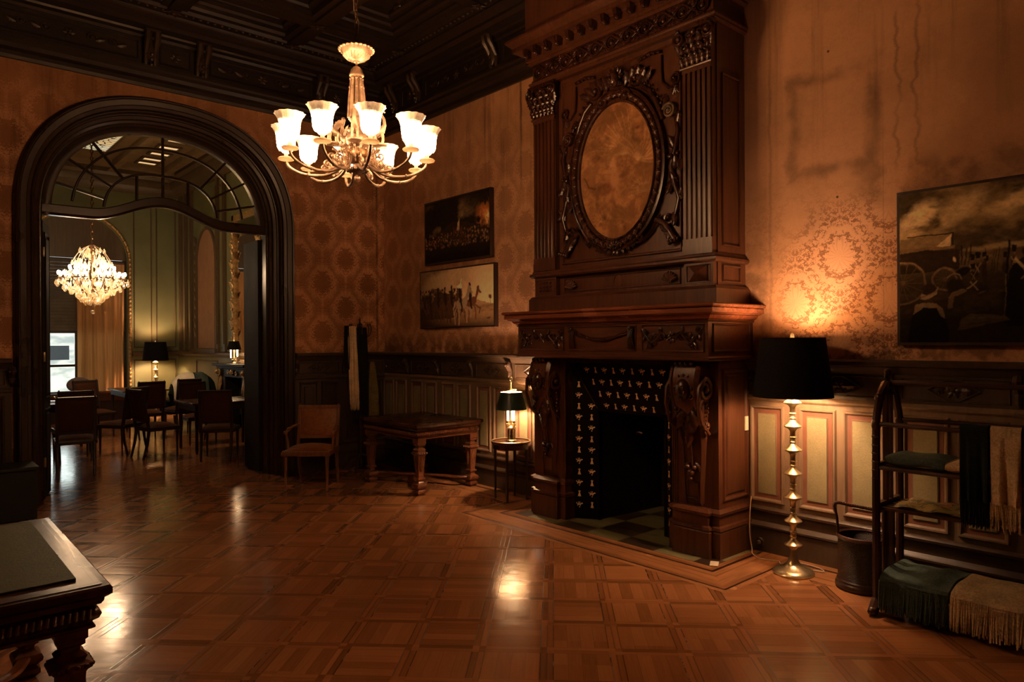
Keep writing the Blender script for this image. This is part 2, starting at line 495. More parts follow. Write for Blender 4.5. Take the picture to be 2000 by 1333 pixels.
def parquet(name):
    m = Mat(name, 0.25, spec=0.5)
    x, y, z = m.xyz()
    P = 0.362
    a = ((x+y)*(1/math.sqrt(2))-0.112)/P
    b = ((y-x)*(1/math.sqrt(2))-0.046)/P
    fa, fb = a.frac(), b.frac()
    ia, ib = a.floor(), b.floor()
    da = (fa-0.5).abs(); db = (fb-0.5).abs()         # 0.5 on strip centres
    B = 0.40
    strA = da > B          # strip running along b
    strB = db > B
    both = strA*strB
    field = (1.0-strA)*(1.0-strB)
    cell = m.white(m.vec(ia+0.5, ib+0.5, 3.0))
    vert = cell > 0.62
    # planks in the field: four to a square
    pa = ((fa-0.1)/0.8*4.0); pb = ((fb-0.1)/0.8*4.0)
    idx = vert*pa.floor()+(1.0-vert)*(pb.floor()+20.0)
    half = ((vert*fb+(1.0-vert)*fa) > (cell*0.7+0.15))*7.0*(m.white(m.vec(ia, ib, 8.0)) > 0.78)
    pl = 0.25+0.55*m.white(m.vec(ia+idx*0.37, ib+idx*1.7, idx+half))
    gf = vert*((pa.frac()-0.5).abs())+(1.0-vert)*((pb.frac()-0.5).abs())
    gap_f = gf.smooth(0.478, 0.498)*field
    # frame strips: two laths and a dark line
    ea = (da-B)/(0.5-B); eb = (db-B)/(0.5-B)
    sa = m.white(m.vec(ia+(fa > 0.5)*3.3, ib+0.5+strB*5.0, 5.0)); sb = m.white(m.vec(ia+0.5, ib+(fb > 0.5)*3.3, 9.0))
    st = strA*sa+(strB*(1.0-strA))*sb
    line = (strA*(1.0-strB)*(1.0-(ea-0.06).abs().smooth(0.02, 0.10))*0.4+strB*(1.0-strA)*(1.0-(eb-0.07).abs().smooth(0.03, 0.15))*1.25).clamp()
    mid = (strA*(1.0-strB)*ea.smooth(0.88, 0.96)*0.6+strB*(1.0-strA)*eb.smooth(0.86, 0.94)*1.5).clamp()
    tone = field*pl+(1.0-field)*(st*0.8)
    grA = m.noise(m.vec((x+y)*50, (y-x)*3.0, pl*40.0), 1.0, 4.0, 0.6)
    grB = m.noise(m.vec((x+y)*3.0, (y-x)*50, pl*40.0+9.0), 1.0, 4.0, 0.6)
    sel = (field*vert+strA*(1.0-field)).clamp()
    gr = sel*grA+(1.0-sel)*grB
    big = m.noise(m.vec(x, y, 0.0), 0.8, 3.0)
    t = (tone*0.62+gr*0.36+big*0.2-0.08).clamp()
    col = m.mix(t, (0.120, 0.042, 0.014), (0.52, 0.220, 0.082))
    darkn = (line*0.75*(cell*0.6+0.5)+gap_f*0.4+mid*0.35).clamp()
    col = m.mix(darkn, col, (0.02, 0.008, 0.004))
    m.set('Base Color', col)
    wear = m.noise(m.vec(x, y, 0.0), 5.0, 5.0, 0.65)
    scr = m.noise(m.vec((x+y)*8, (x-y)*8, 0.0), 1.0, 6.0, 0.8)
    m.set('Roughness', wear*0.12+scr*0.08+tone*0.05+0.03+darkn*0.2)
    tilt = m.noise(m.vec(ia*3.7+idx*0.3, ib*2.9, idx), 1.0, 0.0)
    h = tone*0.35-darkn*0.25+gr*0.12+m.noise(m.vec(x, y, 0.0), 9.0, 2.0)*1.6
    m.bump(h, 0.30, 0.0022)
    return m.mat

M = {}
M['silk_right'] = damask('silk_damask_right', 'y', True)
M['silk_back'] = damask('silk_damask_back', 'x')
M['floor'] = parquet('oak_parquet')
M['cherry'] = wood('carved_walnut', (0.074, 0.0245, 0.0098), 0.34, 0.4)
M['cherry_x'] = wood('walnut_rail', (0.074, 0.0245, 0.0098), 0.34, 0.4, 'x')
M['cherry_dk'] = wood('carved_walnut_dark', (0.042, 0.013, 0.006), 0.27, 0.35)
M['dado'] = wood('painted_dado', (0.055, 0.033, 0.019), 0.42, 0.2)
M['dado_top'] = wood('painted_dado_rail', (0.045, 0.024, 0.014), 0.36, 0.2, 'y')
M['pan_frame'] = wood('panel_frame_paint', (0.19, 0.125, 0.073), 0.45, 0.16)
M['pan_rose'] = plain('panel_rose_paint', (0.17, 0.070, 0.040), 0.5)
M['pan_field'] = fabric('panel_olive_cloth', (0.24, 0.205, 0.11), 300, 0.12, 0.7)
M['jamb'] = wood('arch_moulding_paint', (0.028, 0.0135, 0.0065), 0.30, 0.2)
M['ceil'] = wood('ceiling_oak', (0.022, 0.012, 0.006), 0.45, 0.3, 'x')
M['ceil_gilt'] = plain('ceiling_gilding', (0.040, 0.021, 0.009), 0.4, 0.3)
M['black_wood'] = wood('ebonised_wood', (0.030, 0.014, 0.009), 0.36, 0.3)
M['rack_wood'] = wood('rack_mahogany', (0.050, 0.018, 0.011), 0.32, 0.3)
M['table_wood'] = wood('carved_table_walnut', (0.13, 0.044, 0.017), 0.32, 0.35)
M['table_top'] = wood('table_top_walnut', (0.050, 0.016, 0.007), 0.28, 0.35, 'x')
M['brass'] = plain('aged_brass', (0.60, 0.50, 0.30), 0.30, 0.2, 14, metal=0.9)
M['bronze'] = plain('gilt_bronze', (0.27, 0.185, 0.13), 0.36, 0.4, 20, metal=0.4)
M['bronze_dk'] = plain('dark_bronze', (0.16, 0.085, 0.04), 0.4, 0.25, 20, metal=0.8)
M['gilt'] = plain('gilt_wood', (0.42, 0.26, 0.10), 0.42, 0.3, 20, metal=0.5)
M['tile_black'] = plain('black_glazed_tile', (0.004, 0.003, 0.003), 0.5, spec=0.12)
M['tile_gold'] = plain('tile_gold_figure', (1.0, 0.72, 0.40), 0.6, 0.02)
M['soot'] = plain('sooted_iron', (0.008, 0.007, 0.006), 0.7)
M['shade_black'] = fabric('black_lampshade_cloth', (0.012, 0.011, 0.011), 300, 0.2)
M['shade_in'] = plain('lampshade_lining', (0.85, 0.72, 0.52), 0.7, 0.04)
M['shade_green'] = plain('green_tole', (0.012, 0.030, 0.020), 0.35)
M['wool_teal'] = fabric('teal_wool', (0.075, 0.105, 0.092))
M['wool_dark'] = fabric('dark_green_wool', (0.014, 0.020, 0.016))
M['wool_cream'] = fabric('cream_wool', (0.56, 0.42, 0.25))
M['scarf_cream'] = fabric('cream_scarf_wool', (0.62, 0.46, 0.28))
M['scarf_olive'] = fabric('olive_scarf_wool', (0.17, 0.13, 0.045))
M['scarf_black'] = fabric('black_scarf_wool', (0.012, 0.011, 0.010))
M['leather'] = plain('chair_leather', (0.24, 0.088, 0.030), 0.42, 0.2, 30)
M['chair_wood'] = wood('chair_beech', (0.20, 0.085, 0.038), 0.4, 0.3)
M['baize'] = fabric('green_desk_leather', (0.070, 0.072, 0.028), 200, 0.15, 0.55)
M['cord'] = plain('cream_flex', (0.55, 0.42, 0.28), 0.5)
M['paper'] = plain('cream_card', (0.75, 0.62, 0.42), 0.7)
M['marble'] = plain('dark_marble', (0.014, 0.008, 0.005), 0.6, 0.5, 12)
M['glass'] = None
g = Mat('pane_glass', 0.02, (0.9, 0.9, 0.85)); g.set('Transmission Weight', 1.0); g.set('IOR', 1.02); g.set('Specular IOR Level', 0.6)
M['glass'] = g.mat
# thin window glass: mostly clear with a faint reflection
tg = bpy.data.materials.new('old_window_glass'); tg.use_nodes = True
nt = tg.node_tree; nt.nodes.clear()
o_ = nt.nodes.new('ShaderNodeOutputMaterial'); mx = nt.nodes.new('ShaderNodeMixShader')
tr = nt.nodes.new('ShaderNodeBsdfTransparent'); tr.inputs[0].default_value = (0.86, 0.84, 0.76, 1)
gl = nt.nodes.new('ShaderNodeBsdfGlossy'); gl.inputs['Roughness'].default_value = 0.03
fr = nt.nodes.new('ShaderNodeFresnel'); fr.inputs[0].default_value = 1.5
nt.links.new(fr.outputs[0], mx.inputs[0]); nt.links.new(tr.outputs[0], mx.inputs[1]); nt.links.new(gl.outputs[0], mx.inputs[2])
nt.links.new(mx.outputs[0], o_.inputs[0])
M['thin_glass'] = tg
cg = bpy.data.materials.new('cut_crystal'); cg.use_nodes = True
nt = cg.node_tree; nt.nodes.clear()
o_ = nt.nodes.new('ShaderNodeOutputMaterial'); mx = nt.nodes.new('ShaderNodeMixShader'); mx2 = nt.nodes.new('ShaderNodeMixShader')
tr = nt.nodes.new('ShaderNodeBsdfTranslucent'); tr.inputs[0].default_value = (0.95, 0.9, 0.8, 1)
gl = nt.nodes.new('ShaderNodeBsdfGlossy'); gl.inputs['Roughness'].default_value = 0.12; gl.inputs[0].default_value = (1, 0.95, 0.88, 1)
tt = nt.nodes.new('ShaderNodeBsdfTransparent'); tt.inputs[0].default_value = (0.95, 0.88, 0.75, 1)
mx.inputs[0].default_value = 0.45; mx2.inputs[0].default_value = 0.4
nt.links.new(tr.outputs[0], mx.inputs[1]); nt.links.new(gl.outputs[0], mx.inputs[2])
nt.links.new(mx.outputs[0], mx2.inputs[1]); nt.links.new(tt.outputs[0], mx2.inputs[2]); nt.links.new(mx2.outputs[0], o_.inputs[0])
M['crystal'] = cg
cg2 = bpy.data.materials.new('frosted_drip_glass'); cg2.use_nodes = True
nt = cg2.node_tree; nt.nodes.clear()
o_ = nt.nodes.new('ShaderNodeOutputMaterial'); mx = nt.nodes.new('ShaderNodeMixShader')
tr = nt.nodes.new('ShaderNodeBsdfTranslucent'); tr.inputs[0].default_value = (0.5, 0.42, 0.33, 1)
gl = nt.nodes.new('ShaderNodeBsdfDiffuse'); gl.inputs[0].default_value = (0.45, 0.36, 0.28, 1)
mx.inputs[0].default_value = 0.4
nt.links.new(tr.outputs[0], mx.inputs[1]); nt.links.new(gl.outputs[0], mx.inputs[2]); nt.links.new(mx.outputs[0], o_.inputs[0])
M['drip_glass'] = cg2
M['blind'] = plain('blind_slats', (0.12, 0.095, 0.065), 0.6)
M['mirror'] = plain('mirror_silvering', (0.75, 0.72, 0.66), 0.03, 0.02, metal=1.0)
def shade_mat():
    m = Mat('frosted_cut_glass_lit', 0.35, (0.9, 0.8, 0.66))
    x, y, z = m.xyz()
    # glowing hottest beside the bulb, cooler at the rim: the lamp's own diffuser
    f = z.smooth(0.118, 0.045)
    cut = m.noise(m.vec(x, y, z), 90.0, 2.0).smooth(0.35, 0.65)
    m.set('Emission Color', CHAND_COL)
    m.set('Emission Strength', (f*1.0+0.0035)*(cut*0.9+0.35)*E_SHADE)
    return m.mat
M['lit_shade'] = shade_mat()
M['flame'] = emis('lit_bulb', (1.0, 0.70, 0.42), 45.0)
M['candle_lit'] = emis('lit_candle_tube', (1.0, 0.76, 0.45), 9.0, (0.9, 0.85, 0.7))
M['bulb_small'] = emis('lit_lamp_bulb', (1.0, 0.72, 0.42), 30.0)
M['far_green'] = plain('far_room_green_paint', (0.145, 0.150, 0.066), 0.5, 0.12, 2.0)
M['far_dk'] = wood('far_room_brown_paint', (0.095, 0.062, 0.030), 0.45, 0.2)
M['far_peach'] = plain('far_room_silk_panel', (0.32, 0.17, 0.085), 0.6, 0.1)
M['far_ceil'] = plain('far_ceiling_paint', (0.20, 0.13, 0.065), 0.5)
M['velvet'] = fabric('chair_velvet', (0.075, 0.030, 0.016), 200, 0.2)
M['seat_gold'] = fabric('chair_seat_cloth', (0.30, 0.17, 0.07), 200, 0.2)
M['lilac'] = fabric('grey_lilac_cushion', (0.25, 0.19, 0.19), 200, 0.1)
M['door_dark'] = wood('door_dark_paint', (0.018, 0.011, 0.007), 0.75, 0.2, spec=0.15)
M['greenbox'] = plain('dark_green_box_paint', (0.010, 0.013, 0.009), 0.5)
m_ = Mat('hearth_marble', 0.35)
x_, y_, z_ = m_.xyz()
cb = ((((x_-4.62)/0.36).floor()+((y_-3.0)/0.36).floor())*0.5).frac() > 0.25
nn_ = m_.noise(m_.vec(x_, y_, z_), 7.0, 6.0, 0.7)
m_.set('Base Color', m_.mix(cb, m_.mix(nn_, (0.020, 0.012, 0.008), (0.05, 0.03, 0.018)), m_.mix(nn_, (0.10, 0.095, 0.04), (0.30, 0.27, 0.13))))
M['hearth'] = m_.mat
m_ = Mat('curtain_gauze', 0.8, (0.50, 0.33, 0.17), spec=0.05)
m_.b.inputs['Transmission Weight'].default_value = 0.0
x_, y_, z_ = m_.xyz()
nn_ = m_.noise(m_.vec(x_*14, y_, z_*0.6), 1.0, 3.0)
m_.set('Base Color', m_.mix(nn_, (0.40, 0.20, 0.08), (0.72, 0.42, 0.19)))
nt = m_.nt; tl = nt.nodes.new('ShaderNodeBsdfTranslucent'); tl.inputs[0].default_value = (0.75, 0.36, 0.12, 1)
mxs = nt.nodes.new('ShaderNodeMixShader'); mxs.inputs[0].default_value = 0.22
out = nt.nodes['Material Output']
nt.links.new(m_.b.outputs[0], mxs.inputs[1]); nt.links.new(tl.outputs[0], mxs.inputs[2]); nt.links.new(mxs.outputs[0], out.inputs[0])
M['curtain'] = m_.mat

def wicker():
    m = Mat('woven_cane', 0.35, (0.075, 0.03, 0.014))
    x, y, z = m.xyz()
    n = m.nt.nodes.new('ShaderNodeMath'); n.operation = 'ARCTAN2'
    m.nt.links.new(y.k, n.inputs[0]); m.nt.links.new(x.k, n.inputs[1])
    a = S(m.nt, n.outputs[0])
    ch = (a*64.0).sin()*(z*620.0).sin()
    m.set('Base Color', m.mix(ch.smooth(-0.3, 0.5), (0.014, 0.006, 0.0035), (0.075, 0.030, 0.013)))
    m.bump(ch, 0.8, 0.004)
    return m.mat
M['wicker'] = wicker()
# ------------------------------------------------------------------ room shell
XW, YW = 5.08, 8.35            # right wall, arch wall
XL, YF = -1.15, -2.6           # left wall, wall behind the camera
YFAR = 17.5
ZC = 5.38
AC = 2.34                      # arch centre
FX = 3.9                       # fireplace centre along the right wall

b = MB(); b.box(XL-0.3, XW+1.0, YF-0.3, YFAR+0.3, -0.1, 0.0)
struct(b.build('floor', M['floor']))

b = MB()                        # right wall with the fireplace recess
b.box(XW, XW+0.75, YF, 3.42, 0, 5.6); b.box(XW, XW+0.75, 4.38, YW+0.3, 0, 5.6)
b.box(XW, XW+0.75, 3.42, 4.38, 1.06, 5.6); b.box(XW+0.65, XW+0.75, 3.42, 4.38, 0, 1.06)
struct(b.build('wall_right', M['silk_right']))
b = MB(); b.box(XL-0.2, XL, YF-0.2, YW+0.3, 0, 5.6)
struct(b.build('wall_left', M['silk_right']))
b = MB(); b.box(XL, XW, YF-0.2, YF, 0, 5.6)
struct(b.build('wall_front', M['silk_back']))

# arch curve (basket handle): half width a, rise r above springing zs
def arch_pts(a, r, zs, n=40, e=2.3, cx=AC):
    P = []
    for i in range(n+1):
        t = PI*(1-i/n)
        c, s = math.cos(t), math.sin(t)
        P.append((cx+a*math.copysign(abs(c)**(2/e), c), zs+r*abs(s)**(2/e)))
    return P
def arch_path(d, a=1.165, r=1.08, zs=2.97, n=40):
    A = arch_pts(a+d, r+d, zs, n)
    return [(A[0][0], 0.0)]+A+[(A[-1][0], 0.0)]

# arch wall: two piers and the spandrel above
b = MB()
P = arch_path(0.16)
xa, xb = P[0][0], P[-1][0]
b.box(XL, xa, YW, YW+0.34, 0, 5.6); b.box(xb, XW, YW, YW+0.34, 0, 5.6)
A = P[1:-1]
for i in range(len(A)-1):
    (x0, z0), (x1, z1) = A[i], A[i+1]
    pts = [(x0, y, z) for y in (YW, YW+0.34) for z in (z0, 5.6)]+[(x1, y, z) for y in (YW, YW+0.34) for z in (z1, 5.6)]
    b.add(pts, [(0, 4, 5, 1), (2, 3, 7, 6), (0, 2, 6, 4), (1, 5, 7, 3)])
struct(b.build('wall_back', M['silk_back'], angle=20))

# stepped architrave around the arch
def arch_sweep(b, prof, n=40):
    rows = []
    for (d, y) in prof:
        rows.append([(x, y, z) for x, z in arch_path(d, n=n)])
    m = len(rows[0])
    pts = [p for r in rows for p in r]
    fs = [(i*m+k, i*m+k+1, (i+1)*m+k+1, (i+1)*m+k) for i in range(len(rows)-1) for k in range(m-1)]
    b.add(pts, fs)
b = MB()
arch_sweep(b, [(0.0, 8.69), (0.0, 8.545), (0.012, 8.535), (0.022, 8.535), (0.026, 8.50), (0.05, 8.485), (0.055, 8.44), (0.085, 8.425),
               (0.09, 8.405), (0.10, 8.40), (0.105, 8.33), (0.115, 8.322), (0.125, 8.33), (0.13, 8.305), (0.16, 8.29), (0.165, 8.275), (0.215, 8.262),
               (0.222, 8.245), (0.232, 8.24), (0.242, 8.25), (0.248, 8.285), (0.262, 8.30), (0.268, 8.352)])
struct(b.build('trim_1', M['jamb'], angle=30))

# transom: wavy bar, muntins and glass
YT = 8.60
def bar_z(x):
    t = abs(x-AC)/1.165
    return 3.085+0.205*(0.5+0.5*math.cos(PI*min(1, t/0.62)))-0.0*(t)
T = thing('transom_window', 'arched fanlight with wavy sill over the archway to the far room', 'window')
del T['label'], T['category']; T['kind'] = 'structure'; T.name = 'window_1'
b = MB()
N = 40; pts = []
for i in range(N+1):
    x = AC-1.165+2.33*i/N
    z = bar_z(x)
    for (y, zz) in ((YT-0.035, z), (YT-0.05, z-0.012), (YT-0.05, z-0.09), (YT-0.03, z-0.115), (YT+0.04, z-0.115), (YT+0.04, z)):
        pts.append((x, y, zz))
b.add(pts, [(i*6+k, i*6+(k+1) % 6, (i+1)*6+(k+1) % 6, (i+1)*6+k) for i in range(N) for k in range(6)])
arch_in = arch_pts(1.165, 1.08, 2.97, 40)
def band(b, P, w, y0, y1):
    """flat lath following the polyline P (x,z), width w"""
    n = len(P); pts = []
    for i in range(n):
        p = Vector(P[i]); q = Vector(P[min(i+1, n-1)])-Vector(P[max(i-1, 0)])
        q.normalize(); nn = Vector((-q.y, q.x))*w/2
        for (o, y) in ((nn, y1), (nn, y0+0.008), (nn*0.3, y0), (-nn*0.3, y0), (-nn, y0+0.008), (-nn, y1)):
            pts.append((p.x+o.x, y, p.y+o.y))
    b.add(pts, [(i*6+k, i*6+(k+1) % 6, (i+1)*6+(k+1) % 6, (i+1)*6+k) for i in range(n-1) for k in range(6)])
band(b, [(x, z) for x, z in arch_pts(1.125, 1.04, 2.97, 40)], 0.09, YT-0.045, YT+0.03)
b.build('window_frame', M['jamb'], T)
b = MB()
def clipz(P): return [(x, z) for x, z in P if z >= bar_z(x)-0.02]
O1 = clipz(arch_pts(0.90, 0.86, 2.97, 40)); O2 = clipz(arch_pts(0.60, 0.54, 2.99, 40, 2.6))
band(b, O1, 0.024, YT-0.025, YT+0.02); band(b, O2, 0.024, YT-0.025, YT+0.02)
def on_arch(a, r, zs, t, e=2.3):
    c, s = math.cos(t), math.sin(t)
    return (AC+a*math.copysign(abs(c)**(2/e), c), zs+r*abs(s)**(2/e))
for t in (0.30, 0.60, 0.93, PI/2, PI-0.93, PI-0.60, PI-0.30):
    p0 = on_arch(0.60, 0.54, 2.99, t, 2.6); p1 = on_arch(1.12, 1.03, 2.97, t)
    if t == PI/2: p0 = (AC, bar_z(AC)-0.02)
    band(b, [p0, p1], 0.024, YT-0.022, YT+0.02)
for x in (AC-0.27, AC+0.27):
    band(b, [(x, bar_z(x)-0.02), (x, 3.50)], 0.024, YT-0.022, YT+0.02)
b.build('muntins', M['jamb'], T)
b = MB()
A2 = arch_pts(1.14, 1.055, 2.97, 40)
pts = []; fs = []
for i, (x, z) in enumerate(A2):
    z0 = min(z, bar_z(x)-0.02)
    pts += [(x, YT, z0), (x, YT, z), (x, YT+0.004, z0), (x, YT+0.004, z)]
for i in range(len(A2)-1):
    k = i*4
    fs += [(k, k+4, k+5, k+1), (k+2, k+3, k+7, k+6)]
b.add(pts, fs)
b.build('pane', M['thin_glass'], T)

# door leaves folded back into the far room
def door(name, hinge, ang):
    t = bpy.data.objects.new(name, None); C.objects.link(t); t['kind'] = 'structure'
    t.location = hinge; t.rotation_euler = (0, 0, ang)
    b = MB(); b.box(0, 0.50, -0.022, 0.022, 0.012, 2.93)
    for (z0, z1) in ((0.12, 0.95), (1.05, 2.82)):
        b.panel(0.08, 0.42, z0, z1, -0.022, 0.03, 0.012, (0.05, 0.012))
    b.build('door_leaf', M['door_dark'], t, bevel=0.003)
    b = MB()
    for z in (0.4, 1.5, 2.6): b.lathe([(0.009, z-0.05), (0.011, z-0.045), (0.011, z+0.045), (0.009, z+0.05)], -0.006, -0.03, 8)
    b.build('hinge', M['brass'], t)
    b = MB(); b.tube([(0.45, -0.02, 1.05), (0.45, -0.07, 1.05), (0.40, -0.075, 1.05), (0.36, -0.07, 1.05)], [0.009, 0.009, 0.011, 0.008], 8)
    b.lathe([(0.025, -0.004), (0.03, 0), (0.025, 0.004)], 0.45, -0.024, 12)
    b.build('door_handle', M['brass'], t)
door('door_1', (AC+1.16, 8.73, 0), PI/2-0.02)
door('door_2', (AC-1.155, 8.73, 0), PI/2-0.26)

# ------------------------------------------------------------------ wainscot
DADO = 1.50
def wainscot(name, x0, x1, centres, half, mats, skip=()):
    """built on the plane y=0 facing -y, between x0 and x1"""
    b = MB()
    def strip(prof, m): b.m = m; b.sweep([(x0, 0), (x1, 0)], prof)
    b.m = 2
    b.box(x0, x1, -0.012, 0.0, 0.0, 1.47)                                   # backing
    b.m = 0
    strip([(0, 0), (0.034, 0), (0.034, 0.18), (0.028, 0.185), (0, 0.185)], 1)                # plinth board
    strip([(0, 0.185), (0.048, 0.19), (0.050, 0.205), (0.040, 0.222), (0.03, 0.228), (0.024, 0.235), (0, 0.235)], 1)
    strip([(0, 0.235), (0.022, 0.235), (0.022, 0.305), (0, 0.305)], 1)
    strip([(0, 0.305), (0.026, 0.305), (0.046, 0.318), (0.048, 0.334), (0.036, 0.346), (0.016, 0.352), (0, 0.352)], 1)
    strip([(0, 0.352), (0.014, 0.352), (0.014, 1.165), (0, 1.165)], 2)
    strip([(0, 1.165), (0.020, 1.165), (0.030, 1.178), (0.030, 1.190), (0.020, 1.205), (0.014, 1.212), (0, 1.212)], 2)
    strip([(0, 1.212), (0.014, 1.212), (0.014, 1.40), (0, 1.40)], 1)
    strip([(0, 1.40), (0.020, 1.40), (0.030, 1.415), (0.050, 1.43), (0.060, 1.45), (0.082, 1.458), (0.088, 1.47), (0.088, 1.485), (0.076, 1.5), (0, 1.5)], 1)
    for c in centres:
        for s in (-1, 1):                                                   # upright panels, two to a bay
            a0, a1 = (c+0.022, c+half-0.055) if s > 0 else (c-half+0.055, c-0.022)
            b.m = 2; b.panel(a0, a1, 0.385, 1.135, -0.014, 0.032, 0.018)
            b.m = 3
            b.add([(a0+0.032, -0.016, 0.417), (a1-0.032, -0.016, 0.417), (a1-0.032, -0.016, 1.103), (a0+0.032, -0.016, 1.103)], [(0, 1, 2, 3)])
            b.m = 2; b.panel(a0+0.062, a1-0.062, 0.447, 1.073, -0.016, 0.008, 0.006)
            b.m = 4
            b.taper(a0+0.069, a1-0.069, -0.024, -0.016, 0.454, 1.066)
        # frieze: lozenge framed by a shaped panel
        b.m = 1
        b.panel(c-half+0.05, c+half-0.05, 1.235, 1.385, -0.014, 0.010, 0.007)
        b.m = 1
        for (dx0, dz0, dx1, dz1) in ((-0.15, 0, -0.03, 0.07), (-0.03, 0.07, 0.03, 0.07), (0.03, 0.07, 0.15, 0), (0.15, 0, 0.03, -0.07), (0.03, -0.07, -0.03, -0.07), (-0.03, -0.07, -0.15, 0)):
            b.tube([(c+dx0, -0.02, 1.31+dz0), (c+dx1, -0.02, 1.31+dz1)], 0.006, 5)
        b.m = 5
        b.rosette(c, 1.31, -0.016, 0.055, 6)
        for s in (-1, 1): b.leaf(c+s*0.04, 1.31, -0.016, 0.075, 0.05, 0 if s > 0 else PI, 0.15)
        for s in (-1, 1):                                                   # consoles between the bays
            xx = c+s*half
            if s > 0 and c != centres[-1]: continue
            b.m = 5
            b.tube([(xx, -0.03, 1.225), (xx, -0.045, 1.26), (xx, -0.04, 1.30), (xx, -0.065, 1.345), (xx, -0.085, 1.385), (xx, -0.07, 1.405)], [0.010, 0.022, 0.022, 0.03, 0.034, 0.03], 8)
            for k in range(3): b.ball((xx+(k-1)*0.02, -0.10, 1.37), 0.011, 6, 4)
            b.leaf(xx, 1.345, -0.06, 0.10, 0.05, -PI/2, 0.1)
    return b, mats
WM = [M['dado'], M['dado'], M['pan_frame'], M['pan_rose'], M['pan_field'], M['dado_top']]
def put(bm, name, loc, rz):
    o = bm[0].build(name, bm[1], loc=loc, rz=rz, angle=30); return struct(o)
# right wall, right of the fireplace (local x = -(y-2.86) )
put(wainscot('w', 0.0, 5.40, [-0.01+0.715*k for k in range(0, 8)], 0.3575, WM), 'trim_2', (XW, 2.90, 0), RIGHT)
put(wainscot('w', 0.0, 3.40, [0.28+0.675*k for k in range(0, 5)], 0.3375, WM), 'trim_3', (XW, YW, 0), RIGHT)
WM_SHADED = [M['dado'], M['dado'], M['dado'], M['dado_top'], M['dado_top'], M['dado_top']]  # same panels in dark dado paint, their shade put into the colour
put(wainscot('w', 0.0, 1.30, [0.33, 0.98], 0.325, WM_SHADED), 'trim_4', (3.78, YW, 0), 0)
put(wainscot('w', 0.0, 2.04, [0.34+0.68*k for k in range(3)], 0.34, WM_SHADED), 'trim_5', (XL, YW, 0), 0)
put(wainscot('w', 0.0, 10.9, [0.5+0.8*k for k in range(13)], 0.4, WM_SHADED), 'trim_6', (XL, YF, 0), PI/2)
# socket on the plinth beside the fireplace
s_ = thing('wall_socket', 'round dark socket low on the skirting beside the fireplace', 'socket', (XW-0.034, 2.80, 0.075), RIGHT)
b = MB(); b.M = Matrix.Rotation(PI/2, 4, 'X')
b.lathe([(0.034, 0.0), (0.034, 0.008), (0.028, 0.014), (0.0, 0.014)], seg=20); b.build('plate', M['black_wood'], s_)
b = MB(); b.M = Matrix.Rotation(PI/2, 4, 'X')
b.lathe([(0.016, 0.0141), (0.016, 0.035), (0.012, 0.04), (0, 0.04)], seg=14); b.build('plug', M['dado'], s_)

# ------------------------------------------------------------------ cornice, frieze and coffered ceiling
room = [(XL, YF), (XL, YW), (XW, YW), (XW, YF)]     # walked with the room on the right hand
b = MB()
b.sweep(room, [(0, 4.42), (0.03, 4.42), (0.045, 4.45), (0.045, 4.49), (0.09, 4.51), (0.115, 4.545), (0.115, 4.58), (0.135, 4.60), (0.135, 4.63), (0.06, 4.65), (0.055, 4.66), (0.0, 4.66)], closed=True)
b.sweep(room, [(0, 4.66), (0.05, 4.66), (0.05, 4.93), (0.0, 4.93)], closed=True)
b.sweep(room, [(0, 4.93), (0.07, 4.93), (0.09, 4.955), (0.15, 4.965), (0.16, 4.985), (0.26, 5.0), (0.30, 5.03), (0.30, 5.06), (0.35, 5.085), (0.38, 5.12), (0.38, 5.15), (0.44, 5.16), (0.44, 5.18), (0, 5.18)], closed=True)
struct(b.build('trim_7', M['ceil'], angle=25))
def frieze(L, centres_wide, name, loc, rz, brackets):
    b = MB()
    br = sorted(brackets)
    for i in range(len(br)-1):
        a0, a1 = br[i]+0.10, br[i+1]-0.10
        if a1-a0 < 0.12: continue
        b.m = 0; b.panel(a0, a1, 4.69, 4.90, -0.05, 0.022, 0.014)
        b.m = 1
        mid = (a0+a1)/2; n = max(1, int((a1-a0)/0.26))
        b.rosette(mid, 4.795, -0.052, 0.06, 6)
        for k in range(1, n//2+1):
            for s in (-1, 1):
                xx = mid+s*k*0.2
                if abs(xx-mid) < (a1-a0)/2-0.1:
                    b.spiral(xx, 4.80, -0.055, 0.05, 1.3, s, 0.009)
                    b.leaf(xx+s*0.04, 4.78, -0.052, 0.10, 0.05, 0.3 if s > 0 else PI-0.3, 0.15)
    for xx in br:
        b.m = 0
        b.box(xx-0.065, xx+0.065, -0.075, -0.05, 4.66, 4.93)
        b.m = 1
        for dx in (-0.045, 0.045):
            b.tube([(xx+dx, -0.08, 4.60), (xx+dx, -0.10, 4.66), (xx+dx, -0.10, 4.76), (xx+dx, -0.15, 4.84), (xx+dx, -0.20, 4.90), (xx+dx, -0.21, 4.95), (xx+dx, -0.16, 4.98)], [0.018, 0.026, 0.024, 0.03, 0.036, 0.036, 0.024], 7)
        b.leaf(xx, 4.90, -0.13, 0.24, 0.09, -PI/2, -0.12)
        for k in range(3): b.ball((xx, -0.13-0.012*k, 4.64+0.05*k), 0.02, 6, 4)
        b.box(xx-0.075, xx+0.075, -0.22, -0.05, 4.965, 4.99)
    struct(b.build(name, [M['ceil'], M['ceil_gilt']], loc=loc, rz=rz, angle=30))
frieze(6.2, None, 'trim_8', (0, YW, 0), 0, [-1.0, 0.1, 0.63, 2.13, 2.66, 4.10, 4.63])
frieze(10.9, None, 'trim_9', (XW, YW, 0), RIGHT, [0.45, 0.98, 2.46, 5.9, 7.3, 7.83, 9.3])

b = MB(); b.box(XL-0.2, XW+0.2, YF-0.2, YW+0.2, ZC, ZC+0.15)
struct(b.build('ceiling', M['ceil']))
